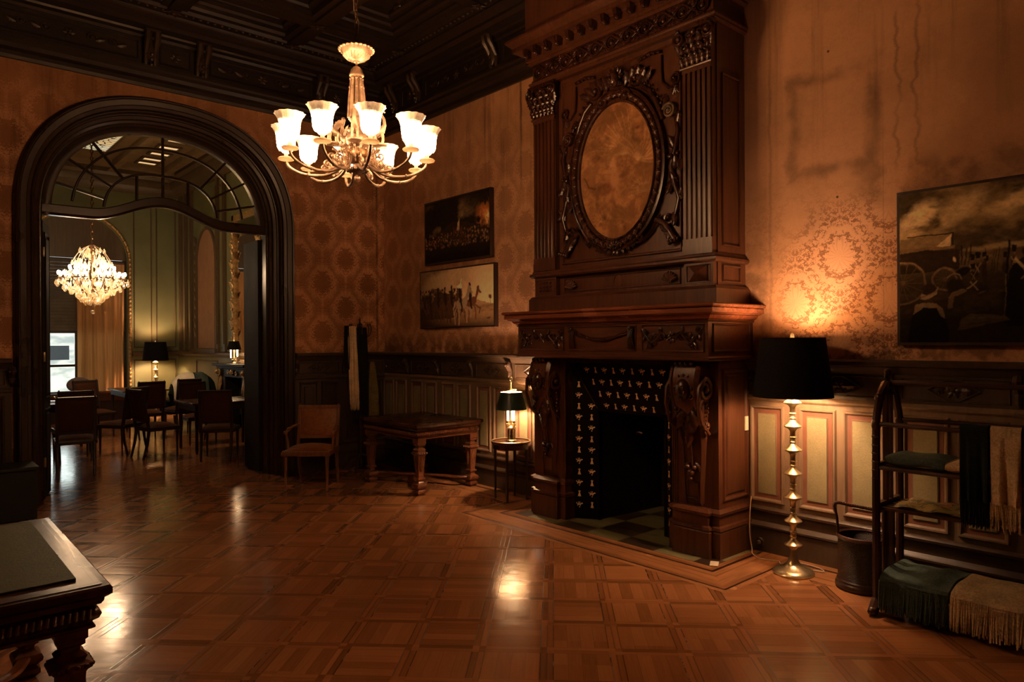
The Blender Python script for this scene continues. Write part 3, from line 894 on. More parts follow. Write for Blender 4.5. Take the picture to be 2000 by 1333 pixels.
# beams
bx = [-0.55, 0.95, 2.25, 3.55]; by = [-1.0, 0.7, 2.37, 4.02, 5.67, 7.2]
b = MB()
def moulded(b, x0, x1, y0, y1, z0, z1):
    b.box(x0, x1, y0, y1, z0, z1)
b.m = 0
IX0, IX1, IY0, IY1 = XL+0.44, XW-0.44, YF+0.44, YW-0.44
b.sweep([(XL+0.40, YF+0.40), (XL+0.40, YW-0.40), (XW-0.40, YW-0.40), (XW-0.40, YF+0.40)], [(0, 5.12), (0.10, 5.12), (0.13, 5.15), (0.20, 5.15), (0.22, 5.18), (0.22, ZC+0.01), (0, ZC+0.01)], closed=True)
for x in bx:
    b.box(x-0.13, x+0.13, IY0, IY1, 5.14, ZC+0.01); b.box(x-0.06, x+0.06, IY0, IY1, 5.11, 5.145)
for y in by:
    b.box(IX0, IX1, y-0.13, y+0.13, 5.141, ZC+0.01); b.box(IX0, IX1, y-0.06, y+0.06, 5.111, 5.146)
xs = [XL+0.62]+bx+[XW-0.62]; ys = [YF+0.62]+by+[YW-0.62]
gilt = MB()
for i in range(len(xs)-1):
    for j in range(len(ys)-1):
        x0 = xs[i]+(0.13 if i else 0); x1 = xs[i+1]-(0.13 if i < len(xs)-2 else 0)
        y0 = ys[j]+(0.13 if j else 0); y1 = ys[j+1]-(0.13 if j < len(ys)-2 else 0)
        if x1-x0 < 0.2 or y1-y0 < 0.2: continue
        # stepped coffer frame
        for (o, zt) in ((0.0, 5.20), (0.07, 5.26), (0.14, 5.31)):
            b.sweep([(x0+o, y0+o), (x0+o, y1-o), (x1-o, y1-o), (x1-o, y0+o)], [(0, zt), (0.05, zt), (0.075, zt+0.02), (0.075, ZC+0.01), (0, ZC+0.01)], closed=True)
        cx, cy = (x0+x1)/2, (y0+y1)/2
        gilt.M = Matrix.Translation((cx, cy, ZC-0.01)) @ Matrix.Rotation(PI/2, 4, 'X')
        gilt.rosette(0, 0, 0, 0.20, 8); gilt.rosette(0, 0, -0.03, 0.10, 6)
        for sx in (-1, 1):
            for sy in (-1, 1):
                gilt.spiral(sx*0.22, sy*0.22, -0.01, 0.10, 1.4, sx*sy, 0.016)
                gilt.leaf(sx*0.16, sy*0.16, 0, 0.2, 0.10, math.atan2(sy, sx), 0.2)
# bead and leaf enrichment along the perimeter beam, and bosses on the crossings
gilt.M = Matrix.Identity(4)
L = []
k = 0
for (p, q) in (((IX0+0.02, IY1-0.02), (IX1-0.02, IY1-0.02)), ((IX1-0.02, IY1-0.02), (IX1-0.02, 1.0))):
    p, q = Vector(p), Vector(q); n = int((q-p).length/0.075)
    for i in range(n):
        c = p+(q-p)*(i+0.5)/n
        gilt.ball((c.x, c.y, 5.135), (0.026, 0.026, 0.03), 6, 4)
for x in bx+[IX1-0.05]:
    for y in by+[IY1-0.05]:
        gilt.M = Matrix.Translation((x, y, 5.105)) @ Matrix.Rotation(PI/2, 4, 'X')
        gilt.rosette(0, 0, 0, 0.085, 6)
struct(b.build('trim_10', M['ceil'], angle=25))
struct(gilt.build('trim_11', M['ceil_gilt'], angle=50))

# ------------------------------------------------------------------ hearth slab and inlaid border
b = MB(); b.box(4.44, XW+0.64, 2.84, 4.98, 0.0, 0.004); b.box(XW-0.3, XW+0.64, 3.42, 4.38, 0.004, 0.0045)
struct(b.build('trim_12', M['hearth']))
def pl(name, tone, axis):
    m = wood(name, tone, 0.24, 0.28, axis); return m
W1 = [pl('border_oak_y', (0.36, 0.155, 0.058), 'y'), pl('border_oak_x', (0.36, 0.155, 0.058), 'x'), plain('border_dark_inlay', (0.035, 0.013, 0.006), 0.3), pl('border_mid_y', (0.26, 0.105, 0.038), 'y'), pl('border_mid_x', (0.26, 0.105, 0.038), 'x')]
b = MB()
path = [(XW, 1.0), (XW, 2.47), (4.04, 2.47), (4.04, 5.40), (XW, 5.40)]
# offsets measured from the outer edge inwards; inward = towards the hearth
def ring(o0, o1, mh, mv, z=0.0022):
    x0, y0, y1 = 4.04, 2.47, 5.40
    b.m = mv; b.add([(x0+o0, y0+o0, z), (x0+o0, y1-o0, z), (x0+o1, y1-o1, z), (x0+o1, y0+o1, z)], [(0, 3, 2, 1)])
    b.m = mh
    b.add([(x0+o0, y0+o0, z), (x0+o1, y0+o1, z), (XW, y0+o1, z), (XW, y0+o0, z)], [(0, 3, 2, 1)])
    b.add([(x0+o0, y1-o0, z), (XW, y1-o0, z), (XW, y1-o1, z), (x0+o1, y1-o1, z)], [(0, 1, 2, 3)])
for (a0, a1, h, v) in ((0, 0.045, 1, 0), (0.045, 0.062, 2, 2), (0.062, 0.10, 4, 3), (0.10, 0.235, 1, 0), (0.235, 0.25, 4, 3), (0.25, 0.30, 1, 0), (0.30, 0.325, 2, 2), (0.325, 0.36, 4, 3), (0.36, 0.405, 1, 0)):
    ring(a0, a1, h, v)
# border running along the right wall
for (a0, a1, mm) in ((0.034, 0.11, 0), (0.11, 0.14, 2), (0.14, 0.30, 0), (0.30, 0.33, 3), (0.33, 0.40, 0)):
    for (y0, y1) in ((YF, 2.47), (5.40, YW)):
        b.m = mm; b.add([(XW-a1, y0, 0.0024), (XW-a0, y0, 0.0024), (XW-a0, y1, 0.0024), (XW-a1, y1, 0.0024)], [(0, 1, 2, 3)])
o = struct(b.build('trim_13', W1))

# ------------------------------------------------------------------ far room
GR = M['far_green']
b = MB(); b.box(XW, XW+0.25, YW+0.34, YFAR, 0, 5.6)
struct(b.build('wall_far_right', GR))
b = MB(); b.box(XL-0.2, XL, YW+0.34, YFAR, 0, 5.6)
struct(b.build('wall_far_left', M['far_dk']))
WX, WA = 3.03, 0.97              # window centre and half width
b = MB()
b.box(XL, WX-WA, YFAR, YFAR+0.3, 0, 5.6); b.box(WX+WA, XW, YFAR, YFAR+0.3, 0, 5.6)
A = [(WX+WA*math.cos(t), 3.45+WA*math.sin(t)) for t in [PI*(1-i/24) for i in range(25)]]
for i in range(24):
    (x0, z0), (x1, z1) = A[i], A[i+1]
    b.add([(x0, YFAR, z0), (x0, YFAR, 5.6), (x1, YFAR, 5.6), (x1, YFAR, z1), (x0, YFAR+0.3, z0), (x1, YFAR+0.3, z1)], [(0, 3, 2, 1), (0, 4, 5, 3)])
struct(b.build('wall_far', GR))
b = MB(); b.box(XL-0.2, XW+0.25, YW+0.34, YFAR+0.3, 5.5, 5.65)
for x in (0.4, 2.05, 3.62, 4.62): b.box(x-0.07, x+0.07, YW+0.34, YFAR, 5.36, 5.5)
for y in (9.5, 11.5, 13.4, 16.75): b.box(XL, XW, y-0.07, y+0.07, 5.37, 5.5)
struct(b.build('ceiling_far', M['far_ceil'], angle=25))
# mouldings of the far walls
b = MB()
b.sweep([(XL, YW+0.34), (XL, YFAR), (XW, YFAR), (XW, YW+0.34)], [(0, 5.0), (0.05, 5.0), (0.08, 5.06), (0.2, 5.14), (0.24, 5.24), (0.24, 5.3), (0.3, 5.36), (0.3, 5.5), (0, 5.5)])
b.sweep([(XL, YFAR), (WX-WA-0.1, YFAR)], [(0, 0), (0.03, 0), (0.03, 0.25), (0, 0.26)])
b.sweep([(WX+WA+0.1, YFAR), (XW, YFAR), (XW, YW+0.34)], [(0, 0), (0.03, 0), (0.03, 0.25), (0, 0.26)])
b.sweep([(WX+WA+0.1, YFAR), (XW, YFAR), (XW, YW+0.34)], [(0, 1.33), (0.03, 1.33), (0.06, 1.38), (0.06, 1.42), (0, 1.45)])
for (a0, a1) in ((4.13, 4.52), (4.60, 5.03)):
    b.M = Matrix.Translation((0, YFAR, 0)); b.panel(a0, a1, 0.34, 1.26, 0, 0.03, 0.02); b.panel(a0, a1, 1.52, 4.85, 0, 0.03, 0.02)
b.M = Matrix.Translation((XW, YFAR, 0)) @ Matrix.Rotation(RIGHT, 4, 'Z')
for (a0, a1) in ((1.30, 2.65), (5.4, 6.6), (6.8, 8.6)):
    b.panel(a0, a1, 0.34, 1.26, 0, 0.03, 0.02)
for (a0, a1) in ((2.72, 3.0), (5.3, 6.6), (6.8, 8.6)):
    b.panel(a0, a1, 1.52, 4.85, 0, 0.03, 0.02)
for a0 in (0.25, 0.62, 1.0, 2.65, 3.05):
    b.box(a0, a0+0.12, -0.05, 0, 1.45, 5.0); b.box(a0+0.03, a0+0.09, -0.07, -0.05, 1.6, 4.85)
struct(b.build('trim_14', M['far_dk'], angle=30))
# gilt rope around the window and pilaster
b = MB()
P = [(WX-WA-0.05, YFAR-0.03, 0.0)]+[(x+(0.05 if x > WX else -0.05)*abs(math.cos(PI*(1-i/24))), YFAR-0.03, z+0.05*math.sin(PI*(i/24))) for i, (x, z) in enumerate(A)]+[(WX+WA+0.05, YFAR-0.03, 0.0)]
b.tube(P, 0.035, 8)
for k in range(len(P)-1):
    a_, b_ = Vector(P[k]), Vector(P[k+1]); n = max(1, int((b_-a_).length/0.09))
    for i in range(n): b.ball(a_+(b_-a_)*(i+0.5)/n+Vector((0, -0.015, 0)), 0.036, 6, 4)
struct(b.build('trim_15', M['gilt'], angle=50))
# arched silk panel on the right wall of the far room (y 14.9 - 16.15)
b = MB(); b.M = Matrix.Translation((XW, 15.5, 0)) @ Matrix.Rotation(RIGHT, 4, 'Z')
Pn = [(-0.60, 1.5), (0.60, 1.5)]+[(0.60*math.cos(PI*i/16), 3.35+0.72*math.sin(PI*i/16)) for i in range(17)]
b.prism(Pn, -0.012, 0)
struct(b.build('trim_16', M['far_peach']))
b = MB(); b.M = Matrix.Translation((XW, 15.5, 0)) @ Matrix.Rotation(RIGHT, 4, 'Z')
Q = [(x, -0.02, z) for x, z in Pn]
b.tube(Q, 0.035, 6, closed=True)
b.box(-0.72, 0.72, -0.10, 0, 1.42, 1.50)
for s in (-1, 1):
    for k in range(12): b.leaf(s*0.66, 1.6+k*0.2, -0.02, 0.2, 0.12, PI/2-s*0.5, 0.2)
struct(b.build('trim_17', M['far_dk'], angle=40))

# far window: frame, blind, panes
t = bpy.data.objects.new('window_2', None); C.objects.link(t); t['kind'] = 'structure'; t.location = (WX, YFAR+0.12, 0)
b = MB()
for x in (-WA, -0.03, WA-0.06): b.box(x, x+0.06, -0.03, 0.03, 0.55, 3.45)
for z in (0.55, 1.13, 1.85, 2.9, 3.42): b.box(-WA, WA, -0.031, 0.031, z, z+0.05)
b.box(-WA, WA, -0.1, 0.1, 0, 0.55)
P = [((WA-0.03)*math.cos(PI*i/20), 0, 3.45+(WA-0.03)*math.sin(PI*i/20)) for i in range(21)]
b.tube(P, 0.035, 6)
b.build('window_frame', M['jamb'], t)
m_ = Mat('daylit_street_view', 0.5, (0.1, 0.1, 0.1))
x_, y_, z_ = m_.xyz()
band_ = ((z_-1.42).abs() < 0.16)*((x_+0.20).abs() < 0.22)
nn_ = m_.noise(m_.vec(x_*2.0, y_, z_*5.0), 1.0, 3.0)
m_.set('Emission Color', m_.mix(band_, m_.mix(nn_.smooth(0.35, 0.6), (0.42, 0.52, 0.60), (0.86, 0.95, 1.0)), (0.035, 0.05, 0.07)))
m_.set('Emission Strength', P_WINDOW*0.3)
b = MB(); b.box(-WA-0.6, WA+0.6, 0.9, 0.92, 0.2, 4.6)
ob = b.build('daylit_house_front', m_.mat, loc=(WX, YFAR+0.12, 0)); struct(ob); ob.name = 'trim_18'
b = MB(); b.box(-WA+0.05, WA-0.05, -0.003, 0.003, 0.58, 3.44); b.build('pane', M['thin_glass'], t)
b = MB()
for k in range(22): b.M = Matrix.Translation((0, -0.06, 1.93+k*0.07)) @ Matrix.Rotation(1.2, 4, 'X'); b.box(-WA+0.04, WA-0.04, -0.037, 0.037, -0.003, 0.003)
bl = b.build('window_blind', M['blind'], loc=(WX, YFAR+0.12, 0))
tag(bl, 'slatted venetian blind half lowered over the far window', 'blind')
b = MB(); b.prism([(WX-WA, 3.47)]+[(WX+(WA-0.01)*math.cos(PI*(1-i/20)), 3.47+(WA-0.02)*math.sin(PI*i/20)) for i in range(21)]+[(WX+WA, 3.47)], YFAR+0.05, YFAR+0.06)
struct(b.build('trim_19', M['far_dk']))

# curtains
def curtain(name, label, x0, x1, y):
    b = MB(); nu = int((x1-x0)*70); 
    def fn(u, v):
        x = x0+(x1-x0)*u
        f = math.sin(u*(x1-x0)*38)+0.5*math.sin(u*(x1-x0)*71+1.3)
        return (x+0.02*math.sin(v*3+u*9), y-0.035*f*(0.5+0.5*v)-0.02, 3.35*(1-v)+0.02)
    b.grid(fn, nu, 14)
    o = b.build(name, M['curtain'], angle=80); tag(o, label, 'curtain')
curtain('curtain', 'sheer amber curtain drawn across the right of the far window', 2.99, 3.92, YFAR-0.10)
curtain('curtain', 'narrow sheer amber curtain at the left edge of the far window', 2.02, 2.40, YFAR-0.10)

# stained skylight, and glowing panes standing for window reflections
def lit_panel(name, x0, x1, y0, y1, mat, z=5.495):
    b = MB(); b.box(x0, x1, y0, y1, z-0.012, z-0.002)
    b.m = 1; b.sweep([(x0, y0), (x0, y1), (x1, y1), (x1, y0)], [(-0.02, z-0.03), (0.03, z-0.03), (0.03, z-0.001), (-0.02, z-0.001)], closed=True)
    return b.build(name, [mat, M['far_dk']])
mw = emis('ceiling_light_glass', (1.0, 0.66, 0.36), 1.1)
for i, (x, y) in enumerate(((4.15, 14.25), (4.15, 14.85), (4.15, 15.45), (4.15, 16.0), (4.15, 16.4))):
    o = lit_panel('ceiling_light', x-0.20, x+0.20, y-0.13, y+0.13, mw)  # window reflections built as glowing rectangles in the ceiling
    tag(o, ['lit rectangular ceiling pane nearest the archway in the far room row', 'lit rectangular ceiling pane second from the archway in the far row', 'middle one of five lit rectangular panes in the far ceiling row', 'lit rectangular ceiling pane second from the window wall in the far row', 'lit rectangular ceiling pane nearest the window wall in the far row'][i], 'ceiling light', 'lit panes in the far ceiling')
ms = Mat('stained_skylight_glass', 0.4)
x_, y_, z_ = ms.xyz()
vo = ms.nt.nodes.new('ShaderNodeTexVoronoi'); vo.feature = 'DISTANCE_TO_EDGE'; vo.inputs['Scale'].default_value = 6.0
ms.nt.links.new(ms.vec(x_, y_, 0.0).k, vo.inputs['Vector'])
lead = S(ms.nt, vo.outputs['Distance']).smooth(0.03, 0.07)
nn_ = ms.noise(ms.vec(x_, y_, 0.0), 2.0, 2.0)
ms.set('Base Color', (0.1, 0.1, 0.08))
ms.set('Emission Color', ms.mix(lead, (0.02, 0.012, 0.006), ms.mix(nn_.smooth(0.3, 0.7), (0.9, 0.62, 0.33), (0.85, 0.80, 0.62))))
ms.set('Emission Strength', 1.0)
o = lit_panel('skylight', 2.30, 3.30, 14.3, 16.0, ms.mat)
tag(o, 'leaded stained glass skylight glowing in the far room ceiling', 'skylight')
# ------------------------------------------------------------------ fireplace
FP = thing('fireplace', 'tall carved walnut fireplace with tiled hearth surround and oval tapestry overmantel', 'fireplace', (XW, FX, 0), RIGHT)
CW, CD = M['cherry'], M['cherry_dk']
# plinths and piers
for s in (-1, 1):
    sx = (lambda a, c: (a, c)) if s > 0 else (lambda a, c: (-c, -a))
    b = MB()
    x0, x1 = sx(0.60, 1.0)
    b.box(x0, x1, -0.45, -0.0, 0.0, 1.50)
    # moulded plinth stepping round the console block
    pa = [(0.600, -0.30), (0.600, -0.445), (0.66, -0.445), (0.66, -0.49), (0.925, -0.49), (0.925, -0.445), (0.995, -0.445), (0.995, 0.0)]
    pa = [(s*x, y) for x, y in pa]
    if s < 0: pa = pa[::-1]
    prof = [(-0.08, 0), (0.03, 0), (0.03, 0.195), (0.024, 0.205), (0.036, 0.215), (0.030, 0.235), (0.012, 0.245), (0.012, 0.315), (0.03, 0.325), (0.034, 0.345), (0.018, 0.358), (0.004, 0.37), (-0.08, 0.37)]
    b.sweep(pa, [(o, z) for o, z in prof])
    # side panel
    b2 = b
    M0 = b.M
    if s > 0:
        b.M = Matrix.Translation((1.0, 0, 0)) @ Matrix.Rotation(PI/2, 4, 'Z')
        b.panel(-0.40, -0.05, 0.42, 1.42, 0.0, 0.03, 0.016, (0.045, 0.012))
    else:
        b.M = Matrix.Translation((-1.0, 0, 0)) @ Matrix.Rotation(-PI/2, 4, 'Z')
        b.panel(0.05, 0.40, 0.42, 1.42, 0.0, 0.03, 0.016, (0.045, 0.012))
    b.M = M0
    # inner reed strips beside the tiles
    for k in range(3):
        xx = s*(0.592+0.02*k); b.tube([(xx, -0.452, 0.38), (xx, -0.452, 1.49)], 0.008, 6)
    b.build('pier', CW, FP, angle=30)
    # console: S scroll bracket with lion mask
    b = MB(); xc = s*0.79
    prof = [(-0.45, 0.37), (-0.470, 0.40), (-0.480, 0.55), (-0.475, 0.70), (-0.485, 0.86), (-0.52, 1.0), (-0.57, 1.12), (-0.605, 1.24), (-0.61, 1.34), (-0.585, 1.43), (-0.55, 1.48), (-0.45, 1.50)]
    hw = lambda z: 0.085+0.05*min(1, max(0, (z-0.4)/0.9))
    n = len(prof); pts = []
    for (y, z) in prof:
        for k, (u, dy) in enumerate(((-1, 0.02), (-0.75, 0), (-0.7, 0.012), (0.7, 0.012), (0.75, 0), (1, 0.02))):
            pts.append((xc+u*hw(z), y+dy, z))
    fs = [(i*6+k, i*6+k+1, (i+1)*6+k+1, (i+1)*6+k) for i in range(n-1) for k in range(5)]
    b.add(pts, fs)
    for e in (0, 5):      # cheeks
        pts = []
        for (y, z) in prof: pts += [(xc+(-1 if e == 0 else 1)*hw(z), y+0.02, z), (xc+(-1 if e == 0 else 1)*hw(z), -0.44, z)]
        b.add(pts, [(2*i, 2*i+1, 2*i+3, 2*i+2) for i in range(n-1)])
    # volutes on the cheeks
    for e in (-1, 1):
        M0 = b.M
        xs_ = xc+e*0.137
        b.M = Matrix.Translation((xs_, 0, 0)) @ Matrix.Rotation(e*PI/2, 4, 'Z')
        # in this frame x runs along e*world y, -y points outwards
        b.spiral(-0.53*e, 1.27, -0.004, 0.085, 1.7, -e, 0.019, PI/2, tail=[(-0.50*e+0.03*e, 0.93), (-0.585*e+0.02*e, 1.02), (-0.615*e+0.0*e, 1.16), (-0.60*e, 1.28)])
        b.spiral(-0.505*e, 1.0, -0.004, 0.038, 1.3, e, 0.011, PI)
        for k in range(6): b.ball((-0.50*e+0.01*e*math.sin(k), -0.006, 1.16-0.03*k), 0.013-0.001*k, 6, 4)
        b.M = M0
    b.build('console', CW, FP, angle=40)
    b = MB()
    b.M = Matrix.Translation((0, -0.10, 0))
    b.face(xc, 1.27, -0.455, 0.095)
    for k in range(4): b.ball((xc+(k-1.5)*0.045, -0.49, 1.465), 0.019, 8, 5)
    b.M = Matrix.Identity(4)
    for d in (-1, 1):
        b.leaf(xc+d*0.03, 1.12, -0.545, 0.17, 0.08, -PI/2+d*0.35, 0.1)
        b.spiral(xc+d*0.09, 1.12, -0.55, 0.035, 1.3, d, 0.012)
        b.leaf(xc+d*0.10, 1.22, -0.56, 0.20, 0.07, PI/2-d*0.12, 0.1)
        b.leaf(xc+d*0.02, 0.70, -0.475, 0.08, 0.05, -PI/2+d*0.7, 0.15)
    b.leaf(xc, 1.08, -0.53, 0.26, 0.10, -PI/2, 0.0)
    b.tube([(xc, -0.51, 0.86), (xc, -0.49, 0.78), (xc, -0.485, 0.68)], [0.012, 0.008, 0.012], 6)
    for (dx, dz, r) in ((0, 0.63, 0.03), (-0.03, 0.67, 0.02), (0.03, 0.67, 0.02), (0, 0.58, 0.014)): b.ball((xc+dx, -0.50, dz), r, 8, 5)
    b.panel(xc-0.055, xc+0.055, 0.42, 0.56, -0.473, 0.012, 0.006)
    b.build('lion_mask_carving', M['cherry_dk'], FP, angle=60)

# tile splay: left, right and hood
Ox, Oz, Oy = 0.585, 1.44, -0.36
Ix, Iz, Iy = 0.37, 1.01, -0.27+0.0
Iy = -0.24
def ermine(b, c, e1, e2, nrm, s):
    """heraldic ermine spot on the plane (e1 right, e2 up)"""
    P = [(0, .5), (.07, .36), (.19, .37), (.19, .25), (.08, .25), (.11, 0), (.22, -.36), (.27, -.5), (.12, -.40), (.05, -.52), (0, -.40), (-.05, -.52), (-.12, -.40), (-.27, -.5), (-.22, -.36), (-.11, 0), (-.08, .25), (-.19, .25), (-.19, .37), (-.07, .36)]
    pts = [c+e1*(x*s)+e2*(y*s)+nrm*0.0025 for x, y in P]
    b.add(pts, [(0, 1, 4, 5, 15, 16, 19), (1, 2, 3, 4), (16, 17, 18, 19), (5, 6, 14, 15), (6, 7, 8), (6, 8, 9, 10, 11, 12, 14), (12, 13, 14)])
def beast(b, c, e1, e2, nrm, s):
    """small walking heraldic beast with a curled tail above a ball"""
    def bl(pts, w):
        b.tube([c+e1*(x*s)+e2*(y*s)+nrm*0.002 for x, y in pts], [q*s for q in w], 5, flat=0.25) if False else None
    def poly(P): b.add([c+e1*(x*s)+e2*(y*s)+nrm*0.0025 for x, y in P], [tuple(range(len(P)))])
    poly([(-.34, .02), (-.2, .16), (.08, .12), (.26, .18), (.3, .0), (.12, -.12), (-.14, -.14), (-.3, -.12)])
    poly([(.22, .16), (.34, .26), (.5, .2), (.54, .08), (.36, .02), (.28, .0)])
    poly([(-.3, .02), (-.48, .06), (-.54, .2), (-.42, .3), (-.38, .24), (-.44, .18), (-.4, .13), (-.26, .12)])
    poly([(-.28, -.08), (-.4, -.22), (-.28, -.26), (-.14, -.12)])
    poly([(.06, -.1), (.02, -.28), (.14, -.26), (.22, -.06)])
    poly([(-.08, .2), (0, .36), (.1, .44), (.08, .3), (.12, .18)])
    poly([(-.2, .2), (-.24, .34), (-.14, .38), (-.1, .24)])
    poly([(.0+.09*math.cos(k*PI/4), -.42+.09*math.sin(k*PI/4)) for k in range(8)])
def tiles(name, corners, rows, cols, fade):
    """corners: outer-bottom, inner-bottom, inner-top, outer-top as vectors"""
    b = MB()
    A, B_, C_, D = [Vector(q) for q in corners]
    nrm = (B_-A).cross(D-A).normalized()
    if nrm.y > 0: nrm = -nrm
    b.add([A, B_, C_, D], [(0, 1, 2, 3)])
    b.add([A-nrm*-0.0, B_, B_-nrm*0.02, A-nrm*0.02], [(0, 1, 2, 3)])
    b.m = 1
    for (c, e1, e2, kind) in fade(A, B_, C_, D):
        (ermine if kind else beast)(b, c, e1, e2, nrm, 0.062)
    b.build(name, [M['tile_black'], M['tile_gold']], FP, angle=20)
def side(A, B_, C_, D):
    e1 = (B_-A).normalized(); e2 = Vector((0, 0, 1))
    if e1.x < 0: e1 = -e1
    W = (B_-A).length; out = []
    for r in range(13):
        z = 0.135+0.1005*r
        for cidx, f in enumerate((0.26, 0.74)):
            p = A+(B_-A)*f; p.z = z+(0.05 if False else 0)
            zmax = Oz-(Oz-Iz)*f
            if z+0.03 > zmax: continue
            out.append((p, e1, e2, (r+cidx) % 2))
    return out
def hood(A, B_, C_, D):
    # A outer-left-top, B outer-right-top, C inner-right, D inner-left
    out = []; dn = ((D+C_)*0.5-(A+B_)*0.5); L = dn.length; e2 = -dn.normalized(); e1 = Vector((1, 0, 0))
    for r in range(4):
        t = (0.065+0.112*r)/L
        half = Ox+(Ix-Ox)*t
        cen = (A+B_)*0.5+dn*t
        for k in range(-6, 7):
            off = 0.052*(r % 2)
            x = k*0.104+off
            if abs(x) < half-0.035: out.append((cen+e1*x, e1, e2, (k+r) % 2))
    return out
tiles('tile_panel', [(-Ox, Oy, 0.03), (-Ix, Iy, 0.03), (-Ix, Iy, Iz), (-Ox, Oy, Oz)], 0, 0, side)
tiles('tile_panel', [(Ix, Iy, 0.03), (Ox, Oy, 0.03), (Ox, Oy, Oz), (Ix, Iy, Iz)], 0, 0, lambda A, B_, C_, D: side(B_, A, D, C_))
tiles('tile_hood', [(-Ox, Oy, Oz), (Ox, Oy, Oz), (Ix, Iy, Iz), (-Ix, Iy, Iz)], 0, 0, hood)
for s in (-1, 1):
    b = MB(); b.tube([(s*Ox, Oy-0.004, Oz), (s*Ix, Iy-0.004, Iz)], 0.006, 5)
    b.build('hood_fillet', M['bronze_dk'], FP)
b = MB()
for s in (-1, 1):
    b.box(s*Ix-0.012, s*Ix+0.012, Iy-0.012, Iy+0.03, 0.0, Iz+0.012)
b.box(-Ix, Ix, Iy-0.012, Iy+0.03, Iz-0.012, Iz+0.016)
for s in (-1, 1):
    A_ = (s*Ox, Oy); B_ = (s*Ix, Iy)
    b.add([(A_[0], A_[1], 0), (B_[0], B_[1], 0), (B_[0], B_[1], 0.03), (A_[0], A_[1], 0.03)], [(0, 1, 2, 3)])
b.build('iron_frame', M['tile_black'], FP)
b = MB()
b.box(-Ox-0.03, Ox+0.03, -0.44, -0.30, Oz, 1.50)
for s in (-1, 1):
    b.add([(s*Ox, Oy, 0), (s*0.60, -0.45, 0), (s*0.60, -0.45, 1.5), (s*Ox, Oy, 1.5)], [(0, 1, 2, 3)])
b.build('lintel', M['cherry_dk'], FP)
# firebox
b = MB()
x0, x1, y0, y1, z1 = -Ix, Ix, Iy, 0.60, 1.02
xb0, xb1 = -0.30, 0.30
b.add([(x0, y0, 0), (xb0, y1, 0), (xb0, y1, z1), (x0, y0, z1)], [(0, 1, 2, 3)])
b.add([(x1, y0, 0), (xb1, y1, 0), (xb1, y1, z1), (x1, y0, z1)], [(0, 1, 2, 3)])
b.add([(xb0, y1, 0), (xb1, y1, 0), (xb1, y1, z1), (xb0, y1, z1)], [(0, 1, 2, 3)])
b.add([(x0, y0, z1), (x1, y0, z1), (xb1, y1, z1), (xb0, y1, z1)], [(0, 1, 2, 3)])
b.panel(-0.22, 0.22, 0.12, 0.72, y1-0.004, 0.03, 0.02)
for s in (-1, 1):
    b.spiral(s*0.08, 0.45, y1-0.01, 0.07, 1.5, s, 0.012); b.spiral(s*0.09, 0.28, y1-0.01, 0.05, 1.4, -s, 0.01)
b.build('firebox', M['soot'], FP)
b = MB(); b.tube([(0.02, Iy+0.06, 0.83), (0.05, Iy+0.04, 0.84), (0.08, Iy+0.06, 0.83)], 0.008, 6); b.build('damper_handle', M['bronze_dk'], FP)

# frieze box under the shelf
b = MB()
fx0, fx1, fy = -1.03, 1.028, -0.625
b.box(fx0, fx1, fy, 0, 1.525, 1.79)
path = [(fx1, 0.0), (fx1, fy), (fx0, fy), (fx0, 0.0)]
def sw(path, prof, bb): bb.sweep(path[::-1], prof)
sw(path, [(-0.02, 1.485), (0.004, 1.485), (0.016, 1.495), (0.016, 1.508), (0.006, 1.52), (0.006, 1.532), (-0.02, 1.532)], b)
sw(path, [(-0.02, 1.775), (0.008, 1.775), (0.014, 1.785), (-0.02, 1.79)], b)
for (a0, a1) in ((-1.0, -0.425), (-0.375, 0.375), (0.425, 1.0)):
    b.panel(a0, a1, 1.55, 1.765, fy, 0.016, 0.010)
M0 = b.M; b.M = Matrix.Translation((fx1, 0, 0)) @ Matrix.Rotation(PI/2, 4, 'Z'); b.panel(-0.57, -0.05, 1.55, 1.765, 0, 0.018, 0.012)
b.M = Matrix.Translation((fx0, 0, 0)) @ Matrix.Rotation(-PI/2, 4, 'Z'); b.panel(0.05, 0.57, 1.55, 1.765, 0, 0.018, 0.012); b.M = M0
b.build('frieze_box', M['cherry_x'], FP, angle=30)
for s in (-1, 1):
    b = MB()
    xc = s*0.71
    b.rosette(xc, 1.66, fy-0.004, 0.05, 7)
    for d in (-1, 1):
        P = [(xc+d*(0.04+0.2*t), fy-0.012, 1.66+0.035*math.sin(t*7)) for t in [i/10 for i in range(11)]]
        b.tube(P, [0.014-0.008*i/10 for i in range(11)], 6)
        for k, t in enumerate((0.25, 0.5, 0.75, 1.0)):
            xx = xc+d*(0.04+0.2*t); zz = 1.66+0.035*math.sin(t*7)
            b.spiral(xx, zz+(0.03 if k % 2 else -0.03), fy-0.008, 0.026, 1.4, d*(1 if k % 2 else -1), 0.007)
            b.leaf(xx, zz, fy-0.004, 0.07, 0.045, (0.9 if k % 2 else -0.9)*1 if d > 0 else PI-(0.9 if k % 2 else -0.9), 0.15)
            b.leaf(xx, zz, fy-0.004, 0.055, 0.04, (-1.2 if k % 2 else 1.2) if d > 0 else PI+(1.2 if k % 2 else -1.2), 0.15)
    b.build('scroll_carving', CD, FP, angle=60)
b = MB()
for k in range(4):
    P = [(-0.30+0.60*t, fy-0.010-0.004*(k % 2), 1.735-0.012*k-(0.095-0.018*k)*math.sin(PI*t)) for t in [i/16 for i in range(17)]]
    b.tube(P, [0.006+0.006*math.sin(PI*i/16) for i in range(17)], 6)
